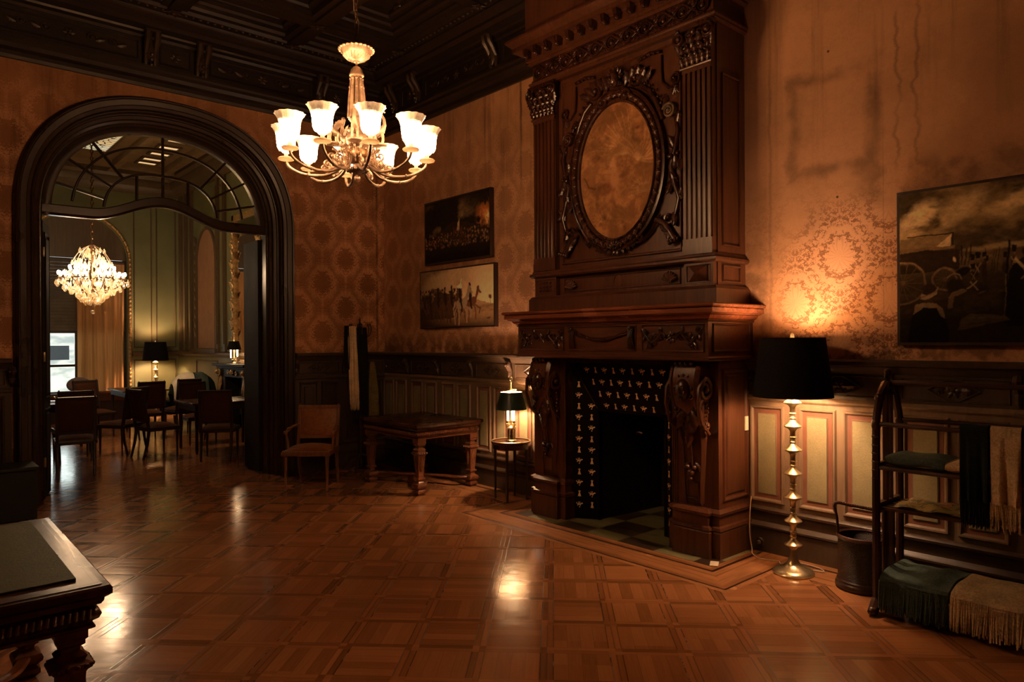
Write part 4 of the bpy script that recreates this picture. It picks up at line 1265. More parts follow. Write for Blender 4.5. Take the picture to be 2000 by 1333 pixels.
for s in (-1, 1):
    for k in range(5): b.tube([(s*(0.302+0.011*k), fy-0.016, 1.735), (s*(0.306+0.009*k), fy-0.020, 1.66), (s*(0.296+0.015*k), fy-0.01, 1.575)], [0.006, 0.008, 0.005], 5)
    b.ball((s*0.32, fy-0.024, 1.74), 0.02, 8, 5); b.ball((s*0.345, fy-0.02, 1.725), 0.014, 8, 5)
b.build('drapery_swag', CD, FP, angle=60)
# shelf
b = MB()
path = [(1.028, 0.0), (1.028, -0.625), (-1.03, -0.625), (-1.03, 0.0)]
prof = [(-0.05, 1.79), (0.012, 1.79), (0.020, 1.797), (0.028, 1.80), (0.040, 1.815), (0.045, 1.825), (0.07, 1.832), (0.075, 1.84), (0.095, 1.842), (0.095, 1.875), (0.088, 1.88), (0.105, 1.884), (0.113, 1.893), (0.113, 1.902), (0.105, 1.91), (-0.05, 1.91)]
sw(path, prof, b)
b.box(-0.99, 0.99, -0.58, 0, 1.80, 1.909)
b.build('mantel_shelf', wood('mantel_shelf_walnut', (0.20, 0.060, 0.024), 0.26, 0.35, 'x'), FP, angle=30)

# overmantel body
b = MB()
ox0, ox1, oy = -1.0, 0.972, -0.445
b.box(ox0+0.005, ox1-0.005, oy+0.05, -0.002, 1.912, 5.14)                     # carcass
pil = [(-0.985, -0.70), (0.70, 0.958)]
path = [(ox1, 0.0), (ox1, oy), (ox0, oy), (ox0, 0.0)]
sw(path, [(-0.06, 1.91), (0.035, 1.91), (0.035, 2.03), (0.022, 2.045), (0.016, 2.055), (0.0, 2.06), (-0.06, 2.06)], b)
for (a0, a1) in pil:
    b.box(a0, a1, oy, 0.0, 2.05, 4.07)
sw(path, [(-0.06, 2.235), (0.012, 2.235), (0.03, 2.25), (0.03, 2.268), (0.012, 2.28), (0.006, 2.30), (-0.06, 2.30)], b)
M0 = b.M
b.M = Matrix.Translation((ox1, 0, 0)) @ Matrix.Rotation(PI/2, 4, 'Z')
b.panel(-0.34, -0.08, 2.085, 2.215, 0, 0.014, 0.01); b.panel(-0.34, -0.08, 2.36, 3.68, 0, 0.018, 0.010); 
b.M = M0
b.panel(-0.64, 0.64, 2.085, 2.215, oy+0.05, 0.014, 0.012)
b.panel(-0.66, 0.66, 2.34, 4.02, oy+0.05, 0.03, 0.02)
sw(path, [(-0.06, 4.05), (0.005, 4.05), (0.022, 4.062), (0.022, 4.078), (0.03, 4.088), (0.03, 4.10), (0.0, 4.105), (-0.06, 4.105)], b)
b.box(ox0+0.002, ox1-0.002, oy+0.0015, -0.001, 4.10, 4.31)
sw(path, [(-0.06, 4.27), (0.012, 4.27), (0.03, 4.285), (0.03, 4.30), (0.05, 4.31), (0.05, 4.38), (0.075, 4.395), (0.14, 4.40), (0.14, 4.44), (0.16, 4.46), (0.19, 4.49), (0.19, 4.51), (-0.06, 4.52)], b)
sw(path, [(-0.06, 4.52), (0.05, 4.52), (0.05, 5.13), (-0.06, 5.13)], b)
b.build('overmantel_case', CW, FP, angle=30)
# fluted pilasters with capitals
for s, (a0, a1) in zip((-1, 1), pil):
    b = MB(); w_ = a1-a0
    b.box(a0-0.004, a1+0.004, oy-0.018, oy, 2.30, 2.37)
    n = 5; pitch = (w_-0.04)/n
    for k in range(n+1):
        x = a0+0.02+k*pitch
        b.box(x-0.012, x+0.012, oy-0.016, oy, 2.42, 3.70)
    for k in range(n):
        x = a0+0.02+(k+0.5)*pitch
        b.lathe([(0.012, 2.42), (0.012, 2.86), (0.004, 2.885)], x, oy-0.002, 8)
    b.box(a0, a1, oy-0.016, oy, 2.37, 2.42); b.box(a0, a1, oy-0.016, oy, 3.70, 3.73)
    b.tube([(a0-0.01, oy-0.02, 3.74), (a1+0.01, oy-0.02, 3.74)], 0.012, 8)
    # base block: coffer diamond
    b.panel(a0+0.02, a1-0.02, 2.08, 2.22, oy, 0.012, 0.008)
    cx = (a0+a1)/2
    if s > 0:
        h = 0.06; wx = w_/2-0.045
        b.add([(cx-wx, oy-0.006, 2.15-h), (cx+wx, oy-0.006, 2.15-h), (cx+wx, oy-0.006, 2.15+h), (cx-wx, oy-0.006, 2.15+h), (cx, oy-0.055, 2.15)], [(0, 1, 4), (1, 2, 4), (2, 3, 4), (3, 0, 4)])
    else:
        for k in range(4):
            for q in range(3): b.ball((cx+(k-1.5)*0.045, oy-0.006, 2.15+(q-1)*0.035), (0.02, 0.012, 0.015), 6, 4)
    b.build('pilaster', CW, FP, angle=30)
    b = MB()
    b.box(a0, a1, oy-0.02, oy, 3.75, 4.02)
    for row, (z, L, nl) in enumerate(((3.86, 0.12, 4), (3.80, 0.10, 5), (3.745, 0.085, 6))):
        for k in range(nl):
            x = a0+w_*(k+0.5)/nl
            b.leaf(x, z, oy-0.022-0.006*row, L, 0.30/nl, PI/2-(k-(nl-1)/2)*0.08, 0.45, 3)
            b.ball((x, oy-0.05-0.006*row, z+L*0.95), 0.012, 6, 4)
    for d in (-1, 1):
        b.spiral(cx+d*(w_/2-0.005), 3.965, oy-0.05, 0.055, 1.7, -d, 0.017, PI/2)
        b.spiral(cx+d*0.045, 3.97, oy-0.04, 0.032, 1.4, d, 0.011)
        b.leaf(cx+d*(w_/2), 3.84, oy-0.03, 0.12, 0.06, PI/2-d*0.3, 0.5)
    b.ball((cx, oy-0.05, 3.99), 0.03, 8, 6)
    b.box(a0-0.03, a1+0.03, oy-0.055, oy+0.01, 4.015, 4.05)
    b.build('capital', CD, FP, angle=60)
# guilloche frieze
b = MB(); n = 11; yy = oy-0.004
for k in range(n):
    x = ox0+0.09+(ox1-ox0-0.18)*k/(n-1)
    P = [(x+0.056*math.cos(a), yy-0.008, 4.187+0.056*math.sin(a)) for a in [2*PI*i/16 for i in range(16)]]
    b.tube(P, 0.010, 6, closed=True)
    P = [(x+0.036*math.cos(a), yy-0.006, 4.187+0.036*math.sin(a)) for a in [2*PI*i/12 for i in range(12)]]
    b.tube(P, 0.006, 5, closed=True)
    b.ball((x, yy-0.004, 4.187), (0.024, 0.018, 0.024), 8, 6)
    if k < n-1:
        d = (ox1-ox0-0.18)/(n-1)
        b.tube([(x+0.05, yy-0.01, 4.215), (x+d/2, yy-0.014, 4.187), (x+d-0.05, yy-0.01, 4.16)], 0.011, 6)
        b.tube([(x+0.05, yy-0.01, 4.16), (x+d/2, yy-0.008, 4.187), (x+d-0.05, yy-0.01, 4.215)], 0.011, 6)
        for s in (-1, 1): b.leaf(x+d/2, 4.187+s*0.02, yy, 0.06, 0.05, s*PI/2, 0.1)
for (z0, z1) in ((4.112, 4.122), (4.252, 4.262)): b.box(ox0, ox1, yy-0.010, yy, z0, z1)
b.build('guilloche_frieze', CD, FP, angle=60)
n = 15
for k in range(n):
    b = MB(); x = ox0+0.02+(ox1-ox0-0.04)*k/(n-1)
    b.taper(x-0.022, x+0.022, oy-0.13, oy-0.04, 4.325, 4.395, 0.008, 0.0)
    b.ball((x, oy-0.10, 4.335), (0.02, 0.035, 0.03), 8, 5); b.build('modillion', CD, FP, angle=50)
for k in range(4):
    for s in (-1, 1):
        x = ox1 if s > 0 else ox0
        y = oy+0.05+0.11*k
        b = MB(); b.box(min(x+s*0.04, x+s*0.13), max(x+s*0.04, x+s*0.13), y-0.022, y+0.022, 4.325, 4.395); b.build('modillion', CD, FP, angle=50)
# shells on the lower rail
for x in (-0.54, 0.54):
    b = MB(); b.shell(x, 2.15, oy+0.045, 0.075, 8); b.build('shell_carving', CW, FP, angle=60)
b = MB(); b.tube([(0.05*math.cos(a), oy+0.046, 2.15+0.055*math.sin(a)) for a in [PI*(-0.5+i/14*1.6) for i in range(15)]], 0.004, 5); b.build('oval_boss', CW, FP)

# oval tapestry and frame
OX, OZ, RX, RZ, OYY = 0.0, 3.095, 0.405, 0.575, -0.418
def ell(rx, rz, y, n=64): return [(OX+rx*math.cos(2*PI*i/n), y, OZ+rz*math.sin(2*PI*i/n)) for i in range(n)]
b = MB(); n = 64; rings = []
for (d, y) in ((0.0, OYY), (0.005, OYY-0.022), (0.020, OYY-0.026), (0.026, OYY-0.012), (0.036, OYY-0.012), (0.046, OYY-0.035), (0.078, OYY-0.040), (0.088, OYY-0.02), (0.098, OYY-0.02), (0.104, OYY-0.03), (0.118, OYY-0.026), (0.125, OYY+0.04)):
    rings.append(ell(RX+d, RZ+d, y, n))
pts = [p for r in rings for p in r]
b.add(pts, [(i*n+k, i*n+(k+1) % n, (i+1)*n+(k+1) % n, (i+1)*n+k) for i in range(len(rings)-1) for k in range(n)])
b.build('oval_frame', CD, FP, angle=40)
b = MB()
for k in range(96):
    a = 2*PI*k/96; x = OX+(RX+0.062)*math.cos(a); z = OZ+(RZ+0.062)*math.sin(a)
    if k % 2: b.leaf(x, z, OYY-0.034, 0.05, 0.04, a+PI/2, 0.2, 2)
    else: b.ball((x, OYY-0.040, z), 0.014, 6, 4)
b.build('oval_frame_leafwork', CW, FP, angle=60)
# cartouche carving round the oval
b = MB(); y_ = oy+0.045
def R2(s, x): return s*x
b.face(0.02, 3.86, y_-0.03, 0.085)
for s in (-1, 1):
    # crest scrolls
    b.spiral(s*0.22, 3.83, y_-0.01, 0.085, 1.6, -s, 0.022, PI/2, tail=[(s*0.08, 3.76), (s*0.12, 3.86), (s*0.17, 3.92)])
    for k in range(5): b.leaf(s*(0.10+0.045*k), 3.80+0.02*math.sin(k), y_-0.02, 0.13, 0.07, PI/2-s*(0.2+0.25*k), 0.35)
    b.spiral(s*0.13, 3.70, y_-0.04, 0.05, 1.4, s, 0.018)
    P = [(s*x, y_-0.01, z) for x, z in ((0.28, 3.74), (0.36, 3.68), (0.43, 3.56), (0.48, 3.42))]
    b.tube(P, [0.02, 0.026, 0.026, 0.018], 8)
    b.beads([(s*x, y_-0.03, z) for x, z in ((0.32, 3.75), (0.37, 3.72), (0.41, 3.67), (0.45, 3.61), (0.48, 3.55))], 0.014)
    # upper corner scrolls
    b.spiral(s*0.60, 3.72, y_-0.008, 0.055, 1.5, s, 0.014, -PI/2, tail=[(s*0.47, 3.94), (s*0.47, 3.82), (s*0.48, 3.72), (s*0.54, 3.66)])
    b.tube([(s*0.24, y_-0.01, 3.96), (s*0.36, y_-0.012, 3.985), (s*0.47, y_-0.01, 3.97)], [0.014, 0.018, 0.014], 7)
    b.beads([(s*(0.28+0.045*k), y_-0.03, 3.965) for k in range(5)], 0.012)
    b.leaf(s*0.50, 3.62, y_, 0.09, 0.07, -PI/2, 0.4); 
    for q in (-1, 0, 1): b.leaf(s*0.60+q*0.03, 3.60, y_, 0.10, 0.05, PI/2+q*0.5, 0.3)
    # flanks
    P = [(s*x, y_-0.012, z) for x, z in ((0.60, 3.42), (0.635, 3.30), (0.60, 3.16), (0.56, 3.02), (0.60, 2.88), (0.64, 2.76), (0.60, 2.64))]
    b.tube(P, [0.012, 0.024, 0.02, 0.026, 0.022, 0.022, 0.014], 8)
    for (x, z, an) in ((0.61, 3.34, 1.2), (0.59, 3.16, 1.9), (0.58, 3.0, 1.3), (0.60, 2.86, 1.8), (0.62, 2.74, 1.1), (0.58, 2.66, -1.4), (0.63, 3.08, -1.2), (0.56, 2.92, -1.8), (0.62, 2.84, -0.9)):
        b.leaf(s*x, z, y_-0.01, 0.12, 0.07, an if s > 0 else PI-an, 0.35)
    b.ball((s*0.57, y_-0.03, 3.10), 0.028, 8, 6); b.ball((s*0.63, y_-0.02, 3.12), 0.02, 8, 6)
    b.spiral(s*0.54, 2.62, y_-0.012, 0.05, 1.5, -s, 0.014)
    # lion paws in the lower corners
    P = [(s*x, y_-0.02, z) for x, z in ((0.42, 2.62), (0.50, 2.58), (0.56, 2.50), (0.60, 2.44))]
    b.tube(P, [0.028, 0.034, 0.03, 0.034], 8)
    for k in range(4): b.ball((s*(0.565+0.028*k), y_-0.045, 2.415+0.008*k), (0.018, 0.026, 0.02), 8, 5)
    for k in range(3): b.leaf(s*(0.46+0.03*k), 2.56, y_-0.02, 0.13, 0.06, (-0.5-0.4*k) if s > 0 else PI+0.5+0.4*k, 0.3)
    # foot scrolls under the oval
    b.spiral(s*0.24, 2.50, y_-0.02, 0.055, 1.5, s, 0.016, PI, tail=[(s*0.46, 2.66), (s*0.38, 2.54), (s*0.30, 2.47)])
    for k in range(4): b.leaf(s*0.04*k, 2.47, y_-0.02, 0.11, 0.06, -PI/2+s*(0.25+0.3*k), 0.3)
b.shell(0.0, 2.46, y_-0.02, 0.09, 7)
b.beads([(0.03*k, y_-0.06, 2.42+0.004*k*k) for k in range(-4, 5)], 0.013)
b.build('cartouche_carving', CD, FP, angle=60)
b = MB(); b.spiral(0.555, 3.47, y_-0.03, 0.062, 2.2, -1, 0.012, PI*0.9); o = b.build('scroll_volute', M['bronze'], FP, angle=60); o['label'] = 'pale polished spiral volute'
b = MB(); b.spiral(-0.555, 3.47, y_-0.03, 0.062, 2.2, 1, 0.012, PI*0.1); b.build('scroll_volute', CW, FP, angle=60)

# small pale card / switch plate on the fireplace side
b = MB(); b.box(-0.02, 0.02, -0.012, 0, -0.055, 0.055)
o = b.build('side_switch_plate', M['paper'], loc=(4.995, 2.888, 0.99), bevel=0.002); o.rotation_euler = (0, 0, 0)
tag(o, 'small cream plate on the right flank of the fireplace', 'switch plate')
b = MB(); b.box(-0.055, 0.055, -0.03, 0.03, 0, 0.004)
o = b.build('loose_card', M['paper'], loc=(4.50, 2.86, 0.0045), rz=0.5)  # thin pale slab on the hearth edge
tag(o, 'small pale card lying on the hearth edge by the right plinth', 'card')
# ------------------------------------------------------------------ pictures (colour held in the mesh, painted with numpy)
class Cv:
    def __init__(s, w, h, aspect, warp=0.022):
        s.w, s.h = w, h
        s.X, s.Y = np.meshgrid(np.linspace(0, aspect, w), np.linspace(0, 1, h)); s.A = aspect
        s.c = np.zeros((h, w, 3))
        wx = (s.fbm(12, 12, 101, 4, 0.6)-0.5)*warp; wy = (s.fbm(12, 12, 102, 4, 0.6)-0.5)*warp
        s.X = s.X+wx; s.Y = s.Y+wy
    def fbm(s, sx, sy, seed, oct=5, rough=0.55):
        rg = np.random.RandomState(seed); out = np.zeros_like(s.X); amp = 1; tot = 0
        for o in range(oct):
            T = rg.rand(64, 64)
            u = s.X*sx*2**o; v = s.Y*sy*2**o
            iu = np.floor(u).astype(int); iv = np.floor(v).astype(int); fu = u-iu; fv = v-iv
            fu = fu*fu*(3-2*fu); fv = fv*fv*(3-2*fv)
            g = lambda a, b: T[(iv+b) % 64, (iu+a) % 64]
            out += amp*((g(0, 0)*(1-fu)+g(1, 0)*fu)*(1-fv)+(g(0, 1)*(1-fu)+g(1, 1)*fu)*fv)
            tot += amp; amp *= rough
        return out/tot
    def put(s, mask, col):
        mask = np.clip(mask, 0, 1)[..., None]; s.c = s.c*(1-mask)+np.array(col)*mask
    def ell(s, cx, cy, rx, ry, col, soft=0.25, rot=0.0, k=1.0):
        dx, dy = s.X-cx, s.Y-cy; c, n = math.cos(rot), math.sin(rot)
        d = np.sqrt(((dx*c+dy*n)/rx)**2+((-dx*n+dy*c)/ry)**2)
        s.put(k*np.clip((1-d)/soft, 0, 1), col)
    def poly(s, P, col, k=1.0):
        ins = np.zeros_like(s.X, bool); n = len(P)
        for i in range(n):
            x0, y0 = P[i]; x1, y1 = P[(i+1) % n]
            if y0 == y1: continue
            cnd = ((y0 > s.Y) != (y1 > s.Y)) & (s.X < (x1-x0)*(s.Y-y0)/(y1-y0)+x0)
            ins ^= cnd
        s.put(ins*k, col)
    def line(s, P, w, col, k=1.0):
        for (x0, y0), (x1, y1) in zip(P[:-1], P[1:]):
            dx, dy = x1-x0, y1-y0; L = dx*dx+dy*dy+1e-9
            t = np.clip(((s.X-x0)*dx+(s.Y-y0)*dy)/L, 0, 1)
            d = np.hypot(s.X-x0-t*dx, s.Y-y0-t*dy)
            s.put(k*np.clip((w-d)/(w*0.5), 0, 1), col)
    def blur(s, n):
        for _ in range(n):
            p = np.pad(s.c, ((1, 1), (1, 1), (0, 0)), 'edge')
            s.c = (p[1:-1, 1:-1]*4+p[:-2, 1:-1]+p[2:, 1:-1]+p[1:-1, :-2]+p[1:-1, 2:])/8
    def mesh(s, name, w, h, mat, parent, warp=None, y=0.0):
        nx, ny = s.w, s.h
        xs = np.linspace(-w/2, w/2, nx); zs = np.linspace(0, h, ny)
        XX, ZZ = np.meshgrid(xs, zs)
        V = np.stack([XX.ravel(), np.full(XX.size, y), ZZ.ravel()], 1)
        idx = np.arange(nx*ny).reshape(ny, nx)
        q = np.stack([idx[:-1, :-1], idx[:-1, 1:], idx[1:, 1:], idx[1:, :-1]], -1).reshape(-1, 4)
        me = bpy.data.meshes.new(name)
        if warp is not None:
            keep = warp(V[:, 0], V[:, 2]); fk = keep[q].all(1); q = q[fk]
        me.vertices.add(len(V)); me.vertices.foreach_set('co', V.ravel())
        me.loops.add(q.size); me.loops.foreach_set('vertex_index', q.ravel())
        me.polygons.add(len(q)); me.polygons.foreach_set('loop_start', np.arange(0, q.size, 4)); me.polygons.foreach_set('loop_total', np.full(len(q), 4))
        me.update(calc_edges=True); me.validate()
        at = me.color_attributes.new('paint', 'FLOAT_COLOR', 'POINT')
        col = np.concatenate([np.clip(s.c, 0, 1).reshape(-1, 3), np.ones((nx*ny, 1))], 1)
        at.data.foreach_set('color', col.ravel())
        me.materials.append(mat)
        o = bpy.data.objects.new(name, me); C.objects.link(o); o.parent = parent
        return o
def paint_mat(name, rough, cloth=False):
    m = Mat(name, rough, spec=0.08 if not cloth else 0.05)
    a = m.nt.nodes.new('ShaderNodeVertexColor'); a.layer_name = 'paint'
    m.nt.links.new(a.outputs[0], m.b.inputs['Base Color'])
    x, y, z = m.xyz(); m.bump(m.noise(m.vec(x, y, z), 180.0 if cloth else 90.0, 3.0), 0.3 if cloth else 0.15, 0.002)
    return m.mat
PM = paint_mat('oil_paint', 0.7); TM = paint_mat('woven_tapestry', 0.9, True)
def framed(name, label, y0, y1, z0, z1, depth, cv, tilt=0.0):
    w_, h_ = y1-y0, z1-z0
    t = thing('painting', label, 'painting', (XW-0.002, (y0+y1)/2, z0), RIGHT)
    if tilt: t.rotation_euler = (tilt, 0, RIGHT)
    b = MB()
    for (a0, a1, c0, c1) in ((-w_/2, w_/2, 0, 0.022), (-w_/2, w_/2, h_-0.022, h_), (-w_/2, -w_/2+0.022, 0.022, h_-0.022), (w_/2-0.022, w_/2, 0.022, h_-0.022)):
        b.box(a0, a1, -depth, 0, c0, c1)
    b.box(-w_/2+0.01, w_/2-0.01, -depth*0.5, 0, 0.01, h_-0.01)
    b.build('frame', M['black_wood'], t, bevel=0.002)
    o = cv.mesh('canvas', w_-0.036, h_-0.036, PM, t, y=-depth-0.0012); o.location = (0, 0, 0.018)
    return t

# large picture on the right: wounded soldiers, wagon and storm sky
A = 1.55
c = Cv(460, 300, A)
X, Y = c.X, c.Y
f1 = c.fbm(2.0, 4.2, 3, 6, 0.55); f2 = c.fbm(5, 9, 9, 5, 0.6)
sky = np.clip((f1*0.75+f2*0.30-0.50)*4.5, 0, 1)
c.c = np.array([0.050, 0.034, 0.015])+sky[..., None]*np.array([0.20, 0.14, 0.062])
rg = random.Random(5)
def cloud(cx, cy, rx, ry, rot, col, k):
    """ragged bank of light cloud"""
    dx, dy = X-cx, Y-cy; cc, ss = math.cos(rot), math.sin(rot)
    d = np.sqrt(((dx*cc+dy*ss)/rx)**2+((-dx*ss+dy*cc)/ry)**2)
    m = np.clip((1.15-d)*1.5, 0, 1)*np.clip((f2-0.36+0.30*np.clip(1-d, 0, 1))*5, 0, 1)
    c.put(m*k, col)
cloud(0.12, 0.83, 0.16, 0.10, 0.5, (0.62, 0.45, 0.24), 0.95); cloud(0.06, 0.72, 0.12, 0.06, 0.3, (0.46, 0.32, 0.16), 0.8)
cloud(0.34, 0.84, 0.20, 0.07, 0.65, (0.42, 0.30, 0.15), 0.85); cloud(0.22, 0.66, 0.14, 0.05, 0.5, (0.30, 0.21, 0.10), 0.8)
cloud(0.70, 0.88, 0.22, 0.07, 0.35, (0.48, 0.34, 0.17), 0.85); cloud(0.84, 0.80, 0.16, 0.06, 0.2, (0.52, 0.37, 0.19), 0.8); cloud(1.2, 0.8, 0.3, 0.1, 0.2, (0.40, 0.28, 0.14), 0.8)
cloud(0.62, 0.60, 0.30, 0.02, 0.05, (0.27, 0.19, 0.09), 0.8)
c.put(np.clip(1-np.abs(Y-0.50)/0.10, 0, 1)*0.55, (0.12, 0.082, 0.037))
gr = np.clip((0.45-Y)/0.06, 0, 1); c.put(gr, (0.045, 0.028, 0.012))
n_ = c.fbm(10, 14, 21, 5, 0.65); c.put(gr*np.clip((n_-0.52)*5, 0, 1)*0.5, (0.10, 0.063, 0.028))
DK = (0.010, 0.006, 0.004)
c.poly([(0.0, 0.46), (0.35, 0.47), (0.36, 0.60), (0.0, 0.615)], (0.026, 0.015, 0.007))
c.poly([(0.0, 0.60), (0.33, 0.61), (0.33, 0.625), (0.0, 0.635)], (0.16, 0.10, 0.045))
c.poly([(0.0, 0.625), (0.20, 0.625), (0.30, 0.63), (0.31, 0.70), (0.10, 0.70), (0.0, 0.69)], (0.20, 0.135, 0.062)); c.poly([(0.22, 0.632), (0.305, 0.625), (0.31, 0.70), (0.26, 0.665)], (0.50, 0.37, 0.20))
c.line([(0.05, 0.705), (0.315, 0.706), (0.318, 0.63)], 0.005, (0.02, 0.01, 0.005))
for q in range(4): c.line([(0.34+0.025*q, 0.60+0.02*(q % 2)), (0.345+0.02*q, 0.50)], 0.005, (0.02, 0.01, 0.005))
for (cx, cy, r) in ((0.02, 0.40, 0.14), (0.27, 0.41, 0.07)):
    t = np.linspace(0, 2*PI, 60); c.line([(cx+r*math.cos(a), cy+r*math.sin(a)) for a in t], 0.008, (0.20, 0.13, 0.06))
    c.line([(cx+(r-0.012)*math.cos(a), cy+(r-0.012)*math.sin(a)) for a in t], 0.005, (0.06, 0.04, 0.018))
    for k in range(14): c.line([(cx, cy), (cx+r*math.cos(k*PI/7), cy+r*math.sin(k*PI/7))], 0.0028, (0.10, 0.065, 0.03))
    c.ell(cx, cy, 0.014, 0.016, (0.12, 0.08, 0.035))
c.ell(0.325, 0.535, 0.010, 0.024, (0.55, 0.42, 0.24), 0.4)
def man(x, y, h, belt=True, k=1.0, shako=True):
    """small standing or stooping soldier, h tall"""
    c.ell(x, y+0.30*h, 0.11*h, 0.32*h, tuple(q*k for q in (0.030, 0.018, 0.009)), 0.35)
    c.ell(x+0.02*h, y+0.70*h, 0.06*h, 0.08*h, tuple(q*k for q in (0.10, 0.055, 0.028)), 0.4)
    if shako: c.poly([(x-0.06*h, y+0.74*h), (x+0.07*h, y+0.74*h), (x+0.09*h, y+0.98*h), (x-0.08*h, y+0.98*h)], DK)
    if belt:
        c.line([(x-0.08*h, y+0.55*h), (x+0.07*h, y+0.25*h)], 0.014*h+0.001, (0.36, 0.25, 0.13), 0.8); c.line([(x+0.08*h, y+0.55*h), (x-0.05*h, y+0.25*h)], 0.014*h+0.001, (0.32, 0.22, 0.11), 0.7)
for k in range(26):
    man(0.42+1.1*rg.random(), 0.36+0.08*rg.random(), 0.13+0.05*rg.random(), k % 2 == 0, 1.2)
for k in range(12):
    x = 0.45+1.0*rg.random(); c.line([(x, 0.45), (x+0.01, 0.56+0.04*rg.random())], 0.0026, (0.02, 0.01, 0.005))
# shadow masses in the middle ground
for k in range(18):
    c.ell(0.30+1.2*rg.random(), 0.16+0.20*rg.random(), 0.05, 0.05, (0.022, 0.013, 0.007), 0.7, rg.random(), 0.8)
    if k % 3 == 0: c.ell(0.34+0.5*rg.random(), 0.20+0.15*rg.random(), 0.03, 0.010, (0.17, 0.11, 0.05), 0.8, rg.random()-0.5, 0.7)
# kneeling grenadier with musket
c.poly([(0.61, 0.10), (0.60, 0.30), (0.63, 0.46), (0.69, 0.52), (0.77, 0.50), (0.82, 0.40), (0.86, 0.30), (0.90, 0.12)], DK)
c.ell(0.735, 0.56, 0.050, 0.058, (0.012, 0.007, 0.004), 0.2); c.ell(0.765, 0.505, 0.022, 0.024, (0.12, 0.065, 0.032), 0.4)
c.line([(0.655, 0.51), (0.70, 0.44), (0.735, 0.40)], 0.011, (0.40, 0.29, 0.155)); c.line([(0.75, 0.45), (0.68, 0.385)], 0.007, (0.28, 0.19, 0.095)); c.line([(0.71, 0.42), (0.71, 0.34)], 0.004, (0.25, 0.17, 0.08))
c.ell(0.80, 0.335, 0.07, 0.034, (0.18, 0.12, 0.06), 0.6, -0.3); c.line([(0.86, 0.34), (0.93, 0.28)], 0.02, (0.12, 0.075, 0.035))
c.line([(0.600, 0.12), (0.608, 0.46), (0.622, 0.62)], 0.009, DK); c.line([(0.596, 0.15), (0.604, 0.42)], 0.0035, (0.22, 0.145, 0.07))
c.poly([(0.95, 0.08), (0.95, 0.38), (1.00, 0.55), (1.06, 0.50), (1.10, 0.08)], DK); man(1.25, 0.15, 0.4, True)
# wounded man in front, seen from behind, bandaged head
c.poly([(0.05, 0.0), (0.065, 0.12), (0.085, 0.21), (0.14, 0.255), (0.21, 0.25), (0.262, 0.19), (0.285, 0.10), (0.29, 0.0)], DK); c.ell(0.175, 0.27, 0.03, 0.03, (0.09, 0.05, 0.025), 0.3)
c.poly([(0.08, 0.185), (0.095, 0.245), (0.15, 0.265), (0.22, 0.262), (0.262, 0.22), (0.270, 0.15), (0.245, 0.17), (0.225, 0.225), (0.15, 0.235)], (0.36, 0.255, 0.135))
c.ell(0.178, 0.345, 0.050, 0.052, (0.040, 0.022, 0.011), 0.2); c.poly([(0.128, 0.285), (0.17, 0.285), (0.225, 0.315), (0.232, 0.365), (0.215, 0.335), (0.165, 0.315), (0.128, 0.320)], (0.44, 0.31, 0.17))
c.line([(0.130, 0.300), (0.228, 0.335)], 0.003, (0.20, 0.11, 0.055))
# second figure leaning with raised arm, and stretched legs
c.ell(0.33, 0.36, 0.06, 0.07, (0.022, 0.013, 0.007), 0.3, 0.5); c.ell(0.375, 0.455, 0.048, 0.030, DK, 0.2, 0.5)
t = np.linspace(0.2, 2.7, 14); c.line([(0.325+0.045*math.cos(a), 0.40+0.045*math.sin(a)) for a in t], 0.005, (0.28, 0.19, 0.09))
c.poly([(0.285, 0.22), (0.295, 0.29), (0.31, 0.325), (0.38, 0.345), (0.40, 0.325), (0.325, 0.295), (0.31, 0.22)], (0.19, 0.125, 0.06))
c.line([(0.40, 0.34), (0.45, 0.385)], 0.006, (0.38, 0.27, 0.14)); c.line([(0.415, 0.385), (0.455, 0.335)], 0.005, (0.34, 0.24, 0.125))
c.poly([(0.34, 0.075), (0.36, 0.15), (0.42, 0.178), (0.60, 0.170), (0.625, 0.140), (0.50, 0.115), (0.42, 0.085)], (0.17, 0.115, 0.055))
c.line([(0.40, 0.15), (0.58, 0.158)], 0.004, (0.24, 0.165, 0.08)); c.line([(0.40, 0.11), (0.52, 0.13)], 0.006, (0.09, 0.06, 0.03))
c.blur(1)
low = np.clip(Y/0.42, 0.35, 1.0)*(1+0.8*np.clip((Y-0.44)/0.08, 0, 1)); c.c *= low[..., None]
c.c *= (0.55+0.9*c.fbm(30, 44, 4, 4, 0.7))[..., None]
framed('painting', 'large dark battle painting of wounded soldiers beside a wagon, right of the tall lamp', 1.795-1.56, 1.795, 1.60, 2.615, 0.055, c)

# upper small picture: night battle with fire
c = Cv(230, 150, 1.65)
cl = np.clip((c.fbm(3, 4, 31)-0.45)*4, 0, 1)*np.exp(-((c.X-0.55)/0.5)**2)*np.clip((c.Y-0.42)*4, 0, 1)*np.clip((1.02-c.Y)*3, 0, 1)
c.c = np.array([0.016, 0.010, 0.006])+cl[..., None]*np.array([0.62, 0.42, 0.19])
ff = c.fbm(9, 7, 66, 5, 0.65); c.put(np.clip(1.2-np.hypot((c.X-1.55)/0.22, (c.Y-0.62)/0.24), 0, 1)*np.clip((ff-0.36)*6, 0, 1), (0.62, 0.22, 0.06)); c.put(np.clip(1.2-np.hypot((c.X-1.61)/0.09, (c.Y-0.58)/0.13), 0, 1)*np.clip((ff-0.36)*8, 0, 1), (1.0, 0.60, 0.22))
c.poly([(0.3, 0.45), (0.75, 0.62), (1.0, 0.60), (1.4, 0.50), (1.65, 0.45), (1.65, 0.3), (0.3, 0.3)], (0.03, 0.018, 0.009))
rg = random.Random(11)
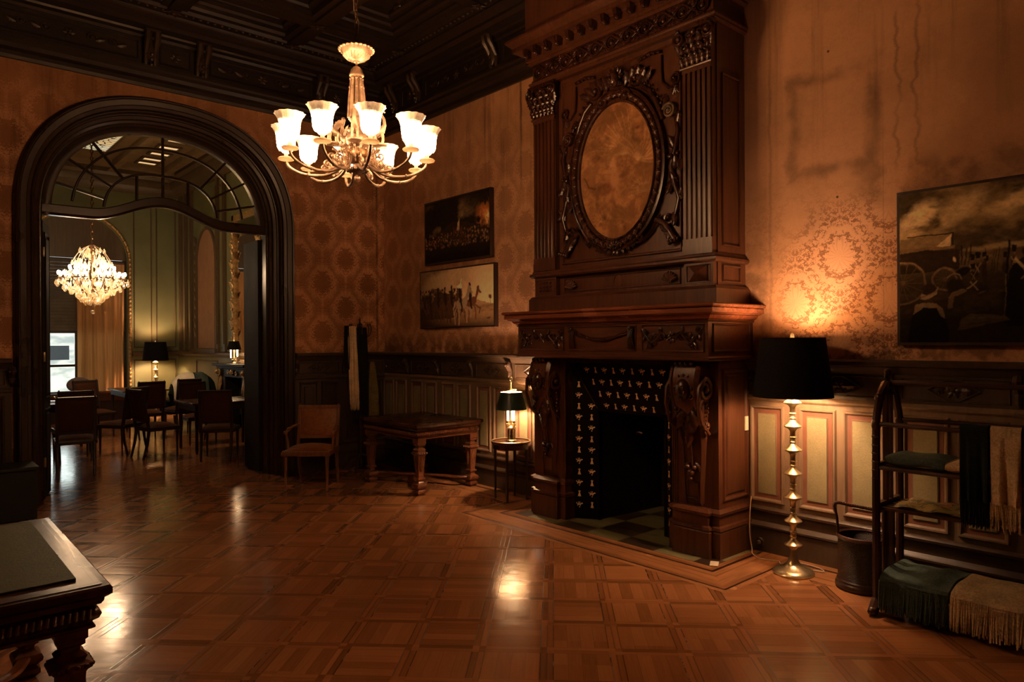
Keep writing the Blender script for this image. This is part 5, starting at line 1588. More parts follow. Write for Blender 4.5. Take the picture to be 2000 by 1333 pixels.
for k in range(420):
    x = rg.random()*1.65; y = 0.22+rg.random()*0.26
    col = rg.choice([(0.02, 0.012, 0.007), (0.05, 0.028, 0.012), (0.24, 0.14, 0.06), (0.36, 0.23, 0.11), (0.22, 0.07, 0.03)])
    c.ell(x, y, 0.012+0.018*rg.random(), 0.012+0.02*rg.random(), col, 0.7, rg.random()*3, 0.85)
    if k % 6 == 0: c.line([(x, y), (x+0.01, y+0.12)], 0.004, (0.02, 0.012, 0.006))
for (x, y) in ((0.78, 0.36), (0.98, 0.34)):
    c.ell(x, y, 0.09, 0.045, (0.05, 0.025, 0.010), 0.3); c.line([(x+0.06, y+0.02), (x+0.11, y+0.13)], 0.022, (0.05, 0.025, 0.010))
    for q in (-0.06, -0.02, 0.04, 0.07): c.line([(x+q, y), (x+q+0.01, y-0.14)], 0.009, (0.05, 0.025, 0.010))
    c.line([(x, y+0.03), (x, y+0.16)], 0.022, (0.10, 0.035, 0.015))
c.line([(0.90, 0.42), (0.92, 0.66)], 0.005, (0.4, 0.28, 0.14)); c.poly([(0.86, 0.46), (0.93, 0.48), (0.93, 0.64), (0.88, 0.58)], (0.42, 0.30, 0.16))
c.put(np.clip((0.20-c.Y)/0.15, 0, 1), (0.010, 0.006, 0.004))
c.blur(1); c.c *= (0.8+1.2*c.fbm(40, 40, 4))[..., None]
framed('painting', 'upper small framed painting of a night battle with a fire at its right edge', 6.01, 7.30, 2.585, 3.36, 0.055, c, 0.0)

# lower small picture: cavalry with a flag under a pale sky
c = Cv(300, 170, 1.95, 0.05)
c.c = np.array([0.95, 0.66, 0.36])*(0.30+0.75*np.clip(c.X/1.7, 0, 1)*(1-0.45*c.Y))[..., None]
cl = np.clip((c.fbm(2.4, 4, 41)-0.42)*3.5, 0, 1)*np.clip((c.Y-0.5)*3, 0, 1)*np.clip((1.7-c.X)/1.2, 0, 1)
c.put(cl*0.85, (0.13, 0.085, 0.045)); c.put(np.clip((0.4-c.X)*1.6, 0, 1)*np.clip((c.Y-0.6)*3, 0, 1)*0.7, (0.15, 0.10, 0.05))
c.poly([(0.1, 0.5), (0.35, 0.70), (0.55, 0.66), (0.8, 0.52), (0.9, 0.4), (0.0, 0.4)], (0.14, 0.085, 0.045))
c.poly([(1.2, 0.36), (1.45, 0.46), (1.6, 0.42), (1.95, 0.34), (1.95, 0.28), (1.1, 0.28)], (0.42, 0.25, 0.13))
gr = np.clip((0.36-c.Y)/0.03, 0, 1); c.put(gr, (0.34, 0.20, 0.095)); c.put(gr*np.clip((c.fbm(5, 12, 6)-0.5)*4, 0, 1)*0.6, (0.15, 0.085, 0.04))
c.put(np.clip((0.22-c.Y)/0.2, 0, 1)*0.85, (0.05, 0.028, 0.014)); c.put(np.clip((0.9-c.X)*1.4, 0, 1)*gr*0.9, (0.03, 0.016, 0.009))
def horse(x, y, s, col, rider=(0.03, 0.016, 0.01), hd=1):
    c.ell(x, y, 0.11*s, 0.075*s, col, 0.2); c.ell(x+0.08*s, y+0.03*s, 0.06*s, 0.07*s, col, 0.2)
    c.line([(x+0.10*s, y+0.04*s), (x+0.15*s, y+0.15*s), (x+0.17*s, y+0.22*s)], 0.034*s, col); c.line([(x+0.16*s, y+0.22*s), (x+0.22*s, y+0.15*s)], 0.024*s, col)
    for (q, w, l) in ((-0.09, -0.03, -0.26), (-0.05, 0.02, -0.27), (0.08, 0.05, -0.24), (0.11, 0.11, -0.16)):
        c.line([(x+q*s, y-0.03*s), (x+(q+w)*s, y+l*0.55*s), (x+(q+w*0.8)*s, y+l*s)], 0.016*s, col)
    c.line([(x-0.11*s, y+0.02*s), (x-0.15*s, y-0.05*s), (x-0.14*s, y-0.14*s)], 0.016*s, col)
    if rider: c.line([(x, y+0.05*s), (x-0.01*s, y+0.20*s)], 0.045*s, rider); c.ell(x-0.01*s, y+0.27*s, 0.028*s, 0.04*s, rider, 0.3); c.line([(x, y+0.08*s), (x+0.03*s, y-0.08*s)], 0.022*s, rider)
c.poly([(0.0, 0.12), (0.0, 0.52), (0.12, 0.58), (0.30, 0.56), (0.5, 0.62), (0.72, 0.60), (0.95, 0.56), (1.05, 0.40), (1.0, 0.14)], (0.035, 0.018, 0.010), 0.85)
rg = random.Random(8)
for k in range(90):
    x = rg.random()*1.06; y = 0.30+rg.random()*0.22; d = 0.6+0.5*rg.random()
    c.ell(x, y, 0.035, 0.09, tuple(q*d for q in rg.choice([(0.05, 0.026, 0.014), (0.11, 0.055, 0.028), (0.03, 0.016, 0.009), (0.17, 0.085, 0.04)])), 0.6, rg.random()-0.5)
    c.ell(x, y+0.14, 0.022, 0.03, tuple(q*d for q in (0.07, 0.035, 0.02)), 0.4)
for (x, y, s, col) in ((0.30, 0.36, 0.95, (0.06, 0.03, 0.017)), (0.52, 0.37, 1.05, (0.07, 0.036, 0.018)), (0.72, 0.36, 1.1, (0.10, 0.045, 0.022)), (0.90, 0.37, 1.15, (0.08, 0.038, 0.019)), (1.38, 0.39, 1.15, (0.15, 0.058, 0.026)), (1.13, 0.37, 1.3, (0.33, 0.23, 0.14))):
    horse(x, y, s, col)
c.line([(1.15, 0.5), (1.17, 0.86)], 0.006, (0.2, 0.12, 0.06)); c.poly([(1.02, 0.68), (1.10, 0.74), (1.165, 0.84), (1.16, 0.66), (1.08, 0.66)], (0.85, 0.68, 0.45))
c.line([(0.70, 0.64), (0.80, 0.72)], 0.004, (0.5, 0.36, 0.2)); c.line([(0.42, 0.54), (0.34, 0.60)], 0.004, (0.5, 0.36, 0.2))
c.ell(1.87, 0.47, 0.05, 0.045, (0.10, 0.055, 0.028), 0.5); c.line([(1.87, 0.45), (1.88, 0.36)], 0.008, (0.08, 0.04, 0.02))
c.ell(1.82, 0.13, 0.08, 0.02, (0.06, 0.035, 0.02), 0.6)
c.blur(1); c.c *= (1.35+0.5*c.fbm(30, 30, 4))[..., None]
framed('painting', 'lower small framed painting of cavalry riding with a white flag under a pale sky', 5.945, 7.41, 1.80, 2.515, 0.055, c, 0.0)

# oval tapestry of foliage and beasts
c = Cv(190, 270, 0.704)
base = np.array([0.40, 0.185, 0.075]); c.c = base*(0.80+0.45*c.fbm(4, 4, 50))[..., None]
c.put(np.clip((c.fbm(5, 6, 51)-0.52)*6, 0, 1)*np.clip((c.Y-0.72)*5, 0, 1)*0.6, (0.20, 0.085, 0.035))
c.put(np.clip((c.fbm(7, 9, 52)-0.52)*7, 0, 1)*np.clip((0.62-c.Y)*4, 0, 1)*0.5, (0.22, 0.095, 0.04))
rg = random.Random(4)
def spray(cx, cy, n, L, a0, a1, col, w=0.004):
    for k in range(n):
        a = a0+(a1-a0)*k/(n-1); l = L*(0.7+0.5*rg.random())
        c.line([(cx, cy), (cx+0.5*l*math.cos(a), cy+0.5*l*math.sin(a)), (cx+l*math.cos(a+0.25), cy+l*math.sin(a+0.15))], w, col, 0.65)
spray(0.42, 0.60, 17, 0.30, 0.2, 2.9, (0.56, 0.30, 0.13)); spray(0.55, 0.54, 13, 0.22, -0.3, 2.4, (0.60, 0.33, 0.15), 0.005)
spray(0.40, 0.44, 11, 0.16, 0.2, 3.0, (0.26, 0.115, 0.05)); spray(0.60, 0.30, 13, 0.15, 0.0, 3.1, (0.58, 0.31, 0.14))
spray(0.12, 0.72, 9, 0.12, -1.0, 2.2, (0.26, 0.12, 0.05)); spray(0.22, 0.10, 13, 0.14, 0.1, 3.0, (0.24, 0.11, 0.045)); spray(0.48, 0.10, 11, 0.15, 0.1, 3.0, (0.52, 0.28, 0.12))
c.ell(0.55, 0.74, 0.072, 0.105, (0.20, 0.085, 0.035), 0.4, 0, 0.8); c.ell(0.555, 0.735, 0.045, 0.075, (0.36, 0.165, 0.07), 0.5); c.ell(0.55, 0.78, 0.025, 0.02, (0.22, 0.09, 0.04), 0.5)
c.ell(0.25, 0.38, 0.10, 0.055, (0.24, 0.10, 0.042), 0.35, 0.25); c.ell(0.34, 0.44, 0.05, 0.08, (0.42, 0.20, 0.09), 0.5)
for k in (0, 3): c.line([(0.18+0.05*k, 0.36), (0.165+0.05*k, 0.28), (0.20+0.05*k, 0.23)], 0.02, (0.28, 0.125, 0.052), 0.7)
c.line([(0.16, 0.40), (0.08, 0.42), (0.04, 0.50)], 0.008, (0.2, 0.085, 0.035)); c.ell(0.31, 0.56, 0.05, 0.10, (0.48, 0.235, 0.105), 0.5, 0.3)
c.line([(0.10, 0.66), (0.12, 0.52)], 0.014, (0.46, 0.23, 0.1)); c.ell(0.16, 0.62, 0.05, 0.045, (0.25, 0.11, 0.045), 0.4, 0.4)
for k in range(16): c.ell(0.12+0.48*rg.random(), 0.04+0.12*rg.random(), 0.022, 0.02, rg.choice([(0.22, 0.10, 0.04), (0.50, 0.26, 0.12), (0.30, 0.13, 0.055)]), 0.5)
c.blur(2); fo = c.fbm(9, 11, 77, 5, 0.7); c.c *= (0.55+0.9*np.clip((fo-0.42)*4, 0, 1)*0.55+0.25*c.fbm(40, 50, 5))[..., None]*0.92
c.put(np.clip((c.fbm(6, 5, 90)-0.55)*8, 0, 1)*np.clip((0.75-c.Y)*3, 0, 1)*0.45, (0.20, 0.085, 0.035))
o = c.mesh('tapestry', 0.82, 1.16, TM, FP, warp=lambda x, z: ((x/0.41)**2+((z-0.58)/0.58)**2) < 1.02, y=0.0)
o.location = (OX, OYY-0.003, OZ-0.58)
# ------------------------------------------------------------------ near chandelier
CX, CY = 2.25, 4.02
CH = thing('chandelier', 'ornate gilt chandelier with ten lit frosted glass shades hanging in the near room', 'chandelier', (CX, CY, 0))
b = MB()                                                       # body
b.lathe([(0.0, 2.79), (0.03, 2.792), (0.062, 2.81), (0.075, 2.835), (0.08, 2.86), (0.068, 2.875), (0.055, 2.88), (0.058, 2.90), (0.068, 2.925), (0.072, 2.95), (0.055, 2.975), (0.05, 2.985), (0.06, 2.995), (0.045, 3.01), (0.03, 3.02), (0.025, 3.035), (0.04, 3.05), (0.05, 3.065), (0.04, 3.08), (0.0, 3.085)], seg=28)
b.build('vase_body', M['bronze'], CH, angle=50)
b = MB(); b.lathe([(0.0, 2.785), (0.05, 2.79), (0.078, 2.81), (0.086, 2.84), (0.083, 2.858), (0.078, 2.85), (0.07, 2.83), (0.0, 2.81)], seg=28)
for k in range(14):
    a = 2*PI*k/14; b.tube([(0.05*math.cos(a), 0.05*math.sin(a), 2.793), (0.08*math.cos(a), 0.08*math.sin(a), 2.815), (0.088*math.cos(a), 0.088*math.sin(a), 2.845)], 0.005, 5)
b.build('dark_bowl', M['bronze_dk'], CH, angle=50)
b = MB()                                                       # fluted reed column
b.lathe([(0.030, 3.07), (0.026, 3.2), (0.020, 3.345)], seg=16)
for k in range(9):
    a = 2*PI*k/9
    b.tube([(0.050*math.cos(a), 0.050*math.sin(a), 3.075), (0.044*math.cos(a), 0.044*math.sin(a), 3.2), (0.034*math.cos(a), 0.034*math.sin(a), 3.325)], [0.013, 0.012, 0.008], 7)
    for z, r in ((3.325, 0.034), (3.27, 0.038)): b.ball((r*1.1*math.cos(a), r*1.1*math.sin(a), z), 0.010, 6, 4)
b.build('reeded_column', M['bronze'], CH, angle=50)
b = MB(); b.lathe([(0.0, 3.335), (0.03, 3.337), (0.046, 3.345), (0.046, 3.358), (0.042, 3.362), (0.036, 3.385), (0.022, 3.402), (0.006, 3.41), (0.006, 3.45), (0.0, 3.45)], seg=24)
b.build('column_dome', M['bronze'], CH, angle=50)
b = MB()                                                       # upper canopy dish
b.lathe([(0.0, 3.432), (0.02, 3.433), (0.022, 3.44), (0.035, 3.442), (0.06, 3.455), (0.085, 3.478), (0.098, 3.50), (0.105, 3.515), (0.10, 3.522), (0.085, 3.51), (0.06, 3.49), (0.0, 3.475)], seg=36)
for k in range(24):
    a = 2*PI*k/24; b.ball((0.105*math.cos(a), 0.105*math.sin(a), 3.514), (0.013, 0.013, 0.010), 6, 4)
    b.tube([(0.055*math.cos(a), 0.055*math.sin(a), 3.452), (0.085*math.cos(a+0.15), 0.085*math.sin(a+0.15), 3.478)], 0.004, 4)
b.build('canopy_dish', M['bronze'], CH, angle=50)
b = MB()                                                       # chain
z = 3.47; k = 0
while z < ZC-0.03:
    P = []
    for i in range(12):
        a = 2*PI*i/12; u = 0.010*math.cos(a); v = 0.024*math.sin(a)
        P.append((u, 0, z+v) if k % 2 else (0, u, z+v))
    b.tube(P, 0.0028, 5, closed=True); z += 0.040; k += 1
b.build('chain', M['bronze_dk'], CH)
b = MB()
P = [(0.012*math.cos(t*5)+0.014*math.sin(t*2.3), 0.012*math.sin(t*5), 3.47+t*0.19) for t in [i*0.4 for i in range(26)]]
b.tube([p for p in P if p[2] < ZC], 0.0035, 6); b.build('flex', M['bronze'], CH)
b = MB(); b.lathe([(0.0, 3.0), (0.02, 3.01), (0.03, 3.03), (0.12, 3.30), (0.13, 3.33), (0.13, 3.36)], seg=20); 
b = MB(); b.lathe([(0.01, ZC-0.08), (0.05, ZC-0.06), (0.09, ZC-0.02), (0.10, ZC)], seg=24); b.build('ceiling_rose', M['bronze_dk'], CH)
b = MB()                                                       # bottom finial
b.lathe([(0.0, 2.665), (0.010, 2.668), (0.019, 2.68), (0.021, 2.692), (0.015, 2.705), (0.006, 2.712), (0.008, 2.72), (0.03, 2.728), (0.062, 2.742), (0.066, 2.752), (0.05, 2.758), (0.02, 2.765), (0.02, 2.79), (0.0, 2.79)], seg=24)
for k in range(14):
    a = 2*PI*k/14; b.ball((0.063*math.cos(a), 0.063*math.sin(a), 2.743), 0.012, 6, 4)
b.build('bottom_finial', M['bronze'], CH, angle=50)

# heraldic creatures standing on brackets, between the arms
def creature(ang):
    b = MB(); b.M = Matrix.Rotation(ang, 4, 'Z') @ Matrix.Translation((0.155, 0, 0))
    b.lathe([(0.04, 2.888), (0.046, 2.892), (0.046, 2.900), (0.038, 2.904)], seg=8)
    b.box(-0.10, 0.0, -0.012, 0.012, 2.885, 2.897)
    b.spiral(0.0, 2.82, 0.0, 0.045, 1.4, 1, 0.008, PI/2); b.spiral(-0.05, 2.80, 0.0, 0.03, 1.4, -1, 0.007, PI/2)
    # body rearing, long neck, curled tail
    b.tube([(-0.045, 0, 2.955), (-0.02, 0, 2.965), (0.012, 0, 2.985), (0.03, 0, 3.02), (0.028, 0, 3.055), (0.012, 0, 3.085), (0.0, 0, 3.10), (0.018, 0, 3.113), (0.034, 0, 3.10)], [0.013, 0.024, 0.024, 0.014, 0.010, 0.009, 0.010, 0.011, 0.004], 8)
    for (x, y) in ((-0.035, 0.012), (-0.03, -0.012), (0.012, 0.013), (0.018, -0.013)):
        b.tube([(x, y, 2.962), (x+0.006, y*1.2, 2.93), (x, y*1.2, 2.904)], [0.012, 0.007, 0.006], 6)
    b.tube([(-0.05, 0, 2.96), (-0.07, 0, 2.985), (-0.065, 0, 3.02), (-0.05, 0, 3.035), (-0.045, 0, 3.015)], [0.007, 0.007, 0.006, 0.005, 0.003], 6)
    for y in (-0.012, 0.012):
        b.M = b.M @ Matrix.Identity(4)
        b.leaf(-0.01, 2.985, y, 0.085, 0.04, 2.2, 0.1)
    b.ball((0.008, 0, 3.112), (0.005, 0.012, 0.010), 6, 4)
    b.build('heraldic_beast', M['bronze'], CH, angle=60)
for k in range(5): creature(math.radians(20+72*k))

# arms with cup, gallery, lit glass shade
heading = math.atan2(-CY, -CX)          # towards the camera
armM = []
bA = MB()
P = [(0.075, 0, 2.815), (0.10, 0, 2.765), (0.155, 0, 2.722), (0.23, 0, 2.705), (0.31, 0, 2.708), (0.38, 0, 2.728), (0.43, 0, 2.762), (0.445, 0, 2.795)]
def smooth_path(P, n=24):
    P = [Vector(p) for p in P]; out = []
    for i in range(len(P)-1):
        p0 = P[max(i-1, 0)]; p1 = P[i]; p2 = P[i+1]; p3 = P[min(i+2, len(P)-1)]
        m = max(2, n//(len(P)-1))
        for k in range(m):
            t = k/m
            out.append(0.5*((2*p1)+(p2-p0)*t+(2*p0-5*p1+4*p2-p3)*t*t+(3*p1-p0-3*p2+p3)*t**3))
    out.append(P[-1]); return out
bA.tube(smooth_path(P, 28), 0.0095, 8)
bA.ball((0.31, 0, 2.708), (0.006, 0.014, 0.014), 8, 6)
bA.spiral(0.13, 2.80, 0.0, 0.040, 1.5, -1, 0.007, -PI/2, tail=[(0.20, 2.715), (0.17, 2.73), (0.15, 2.75)])
bA.spiral(0.20, 2.755, 0.0, 0.028, 1.4, 1, 0.006, -PI/2)
bA.spiral(0.085, 2.87, 0.0, 0.03, 1.4, 1, 0.007, PI/2)
for k in range(4): bA.leaf(0.12+0.03*k, 2.76-0.01*k, 0, 0.05, 0.03, 0.9+0.3*k, 0.1)
bC = MB()
bC.lathe([(0.006, 2.79), (0.014, 2.795), (0.022, 2.80), (0.048, 2.804), (0.052, 2.812), (0.045, 2.818), (0.018, 2.822), (0.012, 2.83), (0.013, 2.845), (0.022, 2.848), (0.030, 2.856), (0.034, 2.868), (0.030, 2.870), (0.0, 2.868)], 0.445, 0, 20)
for k in range(3):
    a = 2*PI*k/3; bC.tube([(0.445+0.03*math.cos(a), 0.03*math.sin(a), 2.862), (0.445+0.045*math.cos(a), 0.045*math.sin(a), 2.862)], 0.003, 5)
bS = MB()                               # bell shade, in its own frame with z from 0 at the foot
shp = [(0.030, 0.0), (0.046, 0.006), (0.054, 0.022), (0.057, 0.045), (0.059, 0.075), (0.063, 0.10), (0.071, 0.125), (0.081, 0.143), (0.089, 0.152)]
prof = shp+[(r-0.003, z) for r, z in shp[::-1]]
bS.lathe(prof, seg=48, cap=False, wob=lambda a, r, z: 1+(0.075*abs(math.cos(a*6))-0.03)*max(0, (z-0.085)/0.06)+0.008*math.cos(a*24))
bB = MB(); bB.ball((0, 0, 0.065), (0.022, 0.022, 0.030), 12, 8); bB.lathe([(0.013, 0.0), (0.013, 0.045), (0.018, 0.05)], seg=10)
proto = {}
for k in range(10):
    a = heading+math.radians(10+36*k)
    if k == 0:
        arm = bA.build('arm', M['bronze'], CH, angle=50); cup = bC.build('drip_cup', M['drip_glass'], arm, angle=50)
        sh = bS.build('glass_shade', M['lit_shade'], arm, angle=40); bu = bB.build('light_bulb', M['flame'], arm)
        sh.location = (0.445, 0, 2.862); bu.location = (0.445, 0, 2.862); arm.rotation_euler = (0, 0, a); proto = (arm, cup, sh, bu)
    else:
        arm = proto[0].copy(); C.objects.link(arm); arm.parent = CH; arm.rotation_euler = (0, 0, a)
        for q in proto[1:]:
            d = q.copy(); C.objects.link(d); d.parent = arm
    L_ = plight('shade_glow', (0.445, 0, 3.03), P_CH_UP, CHAND_COL, 0.05, arm)

# ------------------------------------------------------------------ tall brass floor lamp (also a twin in the far room)
def floor_lamp(name, label, loc, power, s=1.0):
    t = thing(name, label, 'floor lamp', loc)
    b = MB()
    b.lathe([(0.136, 0.0), (0.138, 0.010), (0.130, 0.022), (0.105, 0.034), (0.075, 0.046), (0.048, 0.066), (0.030, 0.10), (0.022, 0.14), (0.018, 0.175)], seg=40)
    b.build('base', M['brass'], t, angle=40)
    b = MB(); prof = [(0.018, 0.17)]
    for z in (0.20, 0.366, 0.532, 0.698, 0.864, 1.03, 1.195):
        prof += [(0.019, z-0.035), (0.030, z-0.018), (0.058, z-0.004), (0.060, z+0.002), (0.052, z+0.010), (0.030, z+0.026), (0.018, z+0.045), (0.019, z+0.05), (0.025, z+0.058), (0.020, z+0.064), (0.020, z+0.085), (0.025, z+0.09), (0.019, z+0.097)]
    prof = prof[:-5]+[(0.016, 1.25), (0.0, 1.25)]
    b.lathe(prof, seg=32); b.build('stem', M['brass'], t, angle=40)
    b = MB(); b.lathe([(0.018, 1.25), (0.018, 1.34), (0.014, 1.345), (0, 1.345)], seg=14)
    for k in range(3):
        a = 2*PI*k/3+0.4; b.tube([(0, 0, 1.63), (0.208*math.cos(a), 0.208*math.sin(a), 1.63)], 0.003, 5)
    b.tube([(0.0, 0, 1.34), (0.055, 0, 1.36), (0.07, 0, 1.45), (0.05, 0, 1.58), (0.0, 0, 1.62)], 0.0025, 5)
    b.tube([(0.0, 0, 1.34), (-0.055, 0, 1.36), (-0.07, 0, 1.45), (-0.05, 0, 1.58), (0.0, 0, 1.62)], 0.0025, 5)
    b.build('shade_carrier', M['brass'], t)
    b = MB(); b.lathe([(0, 1.62), (0.008, 1.625), (0.008, 1.645), (0.016, 1.652), (0.014, 1.672), (0.006, 1.683), (0, 1.684)], seg=14); b.build('finial', M['brass'], t)
    b = MB(); b.ball((0.0, 0.0, 1.385), (0.026, 0.026, 0.036), 14, 10); b.build('light_bulb', M['bulb_small'], t)
    b = MB(); b.m = 0
    b.lathe([(0.264, 1.238), (0.267, 1.238), (0.215, 1.652), (0.212, 1.652)], seg=56, cap=False)
    b.m = 1
    b.lathe([(0.212, 1.6519), (0.209, 1.651), (0.2615, 1.239), (0.264, 1.2381)], seg=56, cap=False)
    b.build('lamp_shade', [M['shade_black'], M['shade_in']], t, angle=30)
    plight('bulb_light', (-0.08, -0.14, 1.42), power, LAMP_COL, 0.07, t)
    return t
floor_lamp('floor_lamp', 'tall ribbed brass floor lamp with black drum shade, right of the fireplace', (4.74, 2.38, 0.003), P_FLOOR_LAMP)
floor_lamp('floor_lamp', 'distant brass floor lamp with black shade in the far room beyond the archway', (4.45, 17.0, 0), P_FAR_LAMP)
b = MB()
P = smooth_path([(XW-0.05, 2.865, 0.42), (XW-0.075, 2.862, 0.30), (XW-0.09, 2.858, 0.14), (5.0, 2.845, 0.025), (4.93, 2.80, 0.006), (4.86, 2.70, 0.006), (4.90, 2.58, 0.006), (4.86, 2.53, 0.006), (4.97, 2.46, 0.006), (4.96, 2.30, 0.006), (4.90, 2.24, 0.008), (4.87, 2.30, 0.012)], 60)
b.tube(P, 0.0042, 6); tag(b.build('lamp_cord', M['cord']), 'cream flex running from the fireplace corner across the floor to the brass lamp', 'cord')

# ------------------------------------------------------------------ side table with bouillotte lamp
SX, SY = 4.82, 5.46
t = thing('side_table', 'small round dark side table with a lit lamp on it, left of the fireplace', 'side table', (SX, SY, 0.0025))
b = MB(); b.lathe([(0, 0.575), (0.195, 0.575), (0.198, 0.58), (0.204, 0.588), (0.204, 0.594), (0.2, 0.598), (0, 0.598)], seg=48); b.build('table_top', M['table_top'], t)
b = MB(); b.lathe([(0.19, 0.5975), (0.206, 0.598), (0.208, 0.606), (0.200, 0.610), (0.194, 0.606)], seg=48, cap=False); b.build('gallery_rim', M['brass'], t)
b = MB(); b.lathe([(0.17, 0.525), (0.185, 0.525), (0.185, 0.576), (0.17, 0.576)], seg=48, cap=False); b.build('apron', M['table_top'], t)
for k in range(4):
    a = math.radians(35+90*k); b = MB()
    b.lathe([(0.010, 0.0), (0.011, 0.02), (0.013, 0.3), (0.017, 0.575)], 0.168*math.cos(a), 0.168*math.sin(a), 8); b.build('leg', M['black_wood'], t)
t = thing('table_lamp', 'brass three-candle table lamp with green metal shade on the round side table', 'table lamp', (SX+0.01, SY, 0.6015))
b = MB()
b.lathe([(0, 0), (0.052, 0.0), (0.055, 0.008), (0.048, 0.016), (0.042, 0.02), (0, 0.02)], seg=32)
b.lathe([(0.030, 0.125), (0.050, 0.128), (0.056, 0.138), (0.052, 0.146), (0.040, 0.15), (0.03, 0.16), (0, 0.16)], seg=32)
for k in range(3):
    a = 2*PI*k/3+0.6; x, y = 0.036*math.cos(a), 0.036*math.sin(a)
    b.lathe([(0.008, 0.15), (0.020, 0.172), (0.022, 0.18), (0.012, 0.185), (0.014, 0.20), (0.018, 0.212)], x, y, 14)
    b.tube([(x*1.1, y*1.1, 0.02), (x*1.1, y*1.1, 0.13)], 0.004, 6)
b.lathe([(0.010, 0.15), (0.012, 0.2), (0.007, 0.24), (0.005, 0.52), (0.006, 0.60), (0.010, 0.605), (0.006, 0.62), (0, 0.62)], seg=12)
P = [(0.016*math.cos(a), 0, 0.645+0.022*math.sin(a)) for a in [2*PI*i/14 for i in range(14)]]
b.tube(P, 0.005, 6, closed=True); b.ball((0, 0, 0.668), 0.010, 8, 6)
b.build('stand', M['brass'], t, angle=40)
b = MB(); b.lathe([(0.040, 0.02), (0.040, 0.127), (0.037, 0.127), (0.037, 0.02)], seg=32, cap=False); b.build('glass_cylinder', M['thin_glass'], t)
b = MB(); b.lathe([(0.012, 0.02), (0.018, 0.05), (0.008, 0.07), (0.015, 0.09), (0.006, 0.125)], seg=10); b.build('centre_figure', M['bronze_dk'], t)
for k in range(3):
    a = 2*PI*k/3+0.6; b = MB(); b.lathe([(0.0115, 0.21), (0.0115, 0.345), (0.009, 0.35), (0, 0.35)], 0.036*math.cos(a), 0.036*math.sin(a), 12); c1 = b.build('candle_tube', M['candle_lit'], t)
    b = MB(); b.ball((0.036*math.cos(a), 0.036*math.sin(a), 0.375), (0.012, 0.012, 0.022), 10, 7); b.build('light_bulb', M['bulb_small'], c1)
b = MB(); b.m = 0; b.lathe([(0.158, 0.328), (0.160, 0.328), (0.113, 0.508), (0.111, 0.508)], seg=48, cap=False)
b.m = 1; b.lathe([(0.111, 0.5079), (0.109, 0.508), (0.156, 0.329), (0.158, 0.3281)], seg=48, cap=False)
b.m = 2
for k in range(4):
    a = PI*k/2; b.tube([(0, 0, 0.53), (0.11*math.cos(a), 0.11*math.sin(a), 0.505)], 0.003, 5)
b.lathe([(0.006, 0.52), (0.014, 0.525), (0.014, 0.545), (0.006, 0.55)], seg=12); b.tube([(0.01, 0, 0.535), (0.04, -0.02, 0.535)], 0.005, 6); b.ball((0.045, -0.022, 0.535), 0.008, 8, 5)
b.build('lamp_shade', [M['shade_green'], M['shade_in'], M['brass']], t, angle=30)
plight('bulb_light', (0, 0, 0.43), P_TABLE_LAMP, LAMP_COL, 0.03, t)

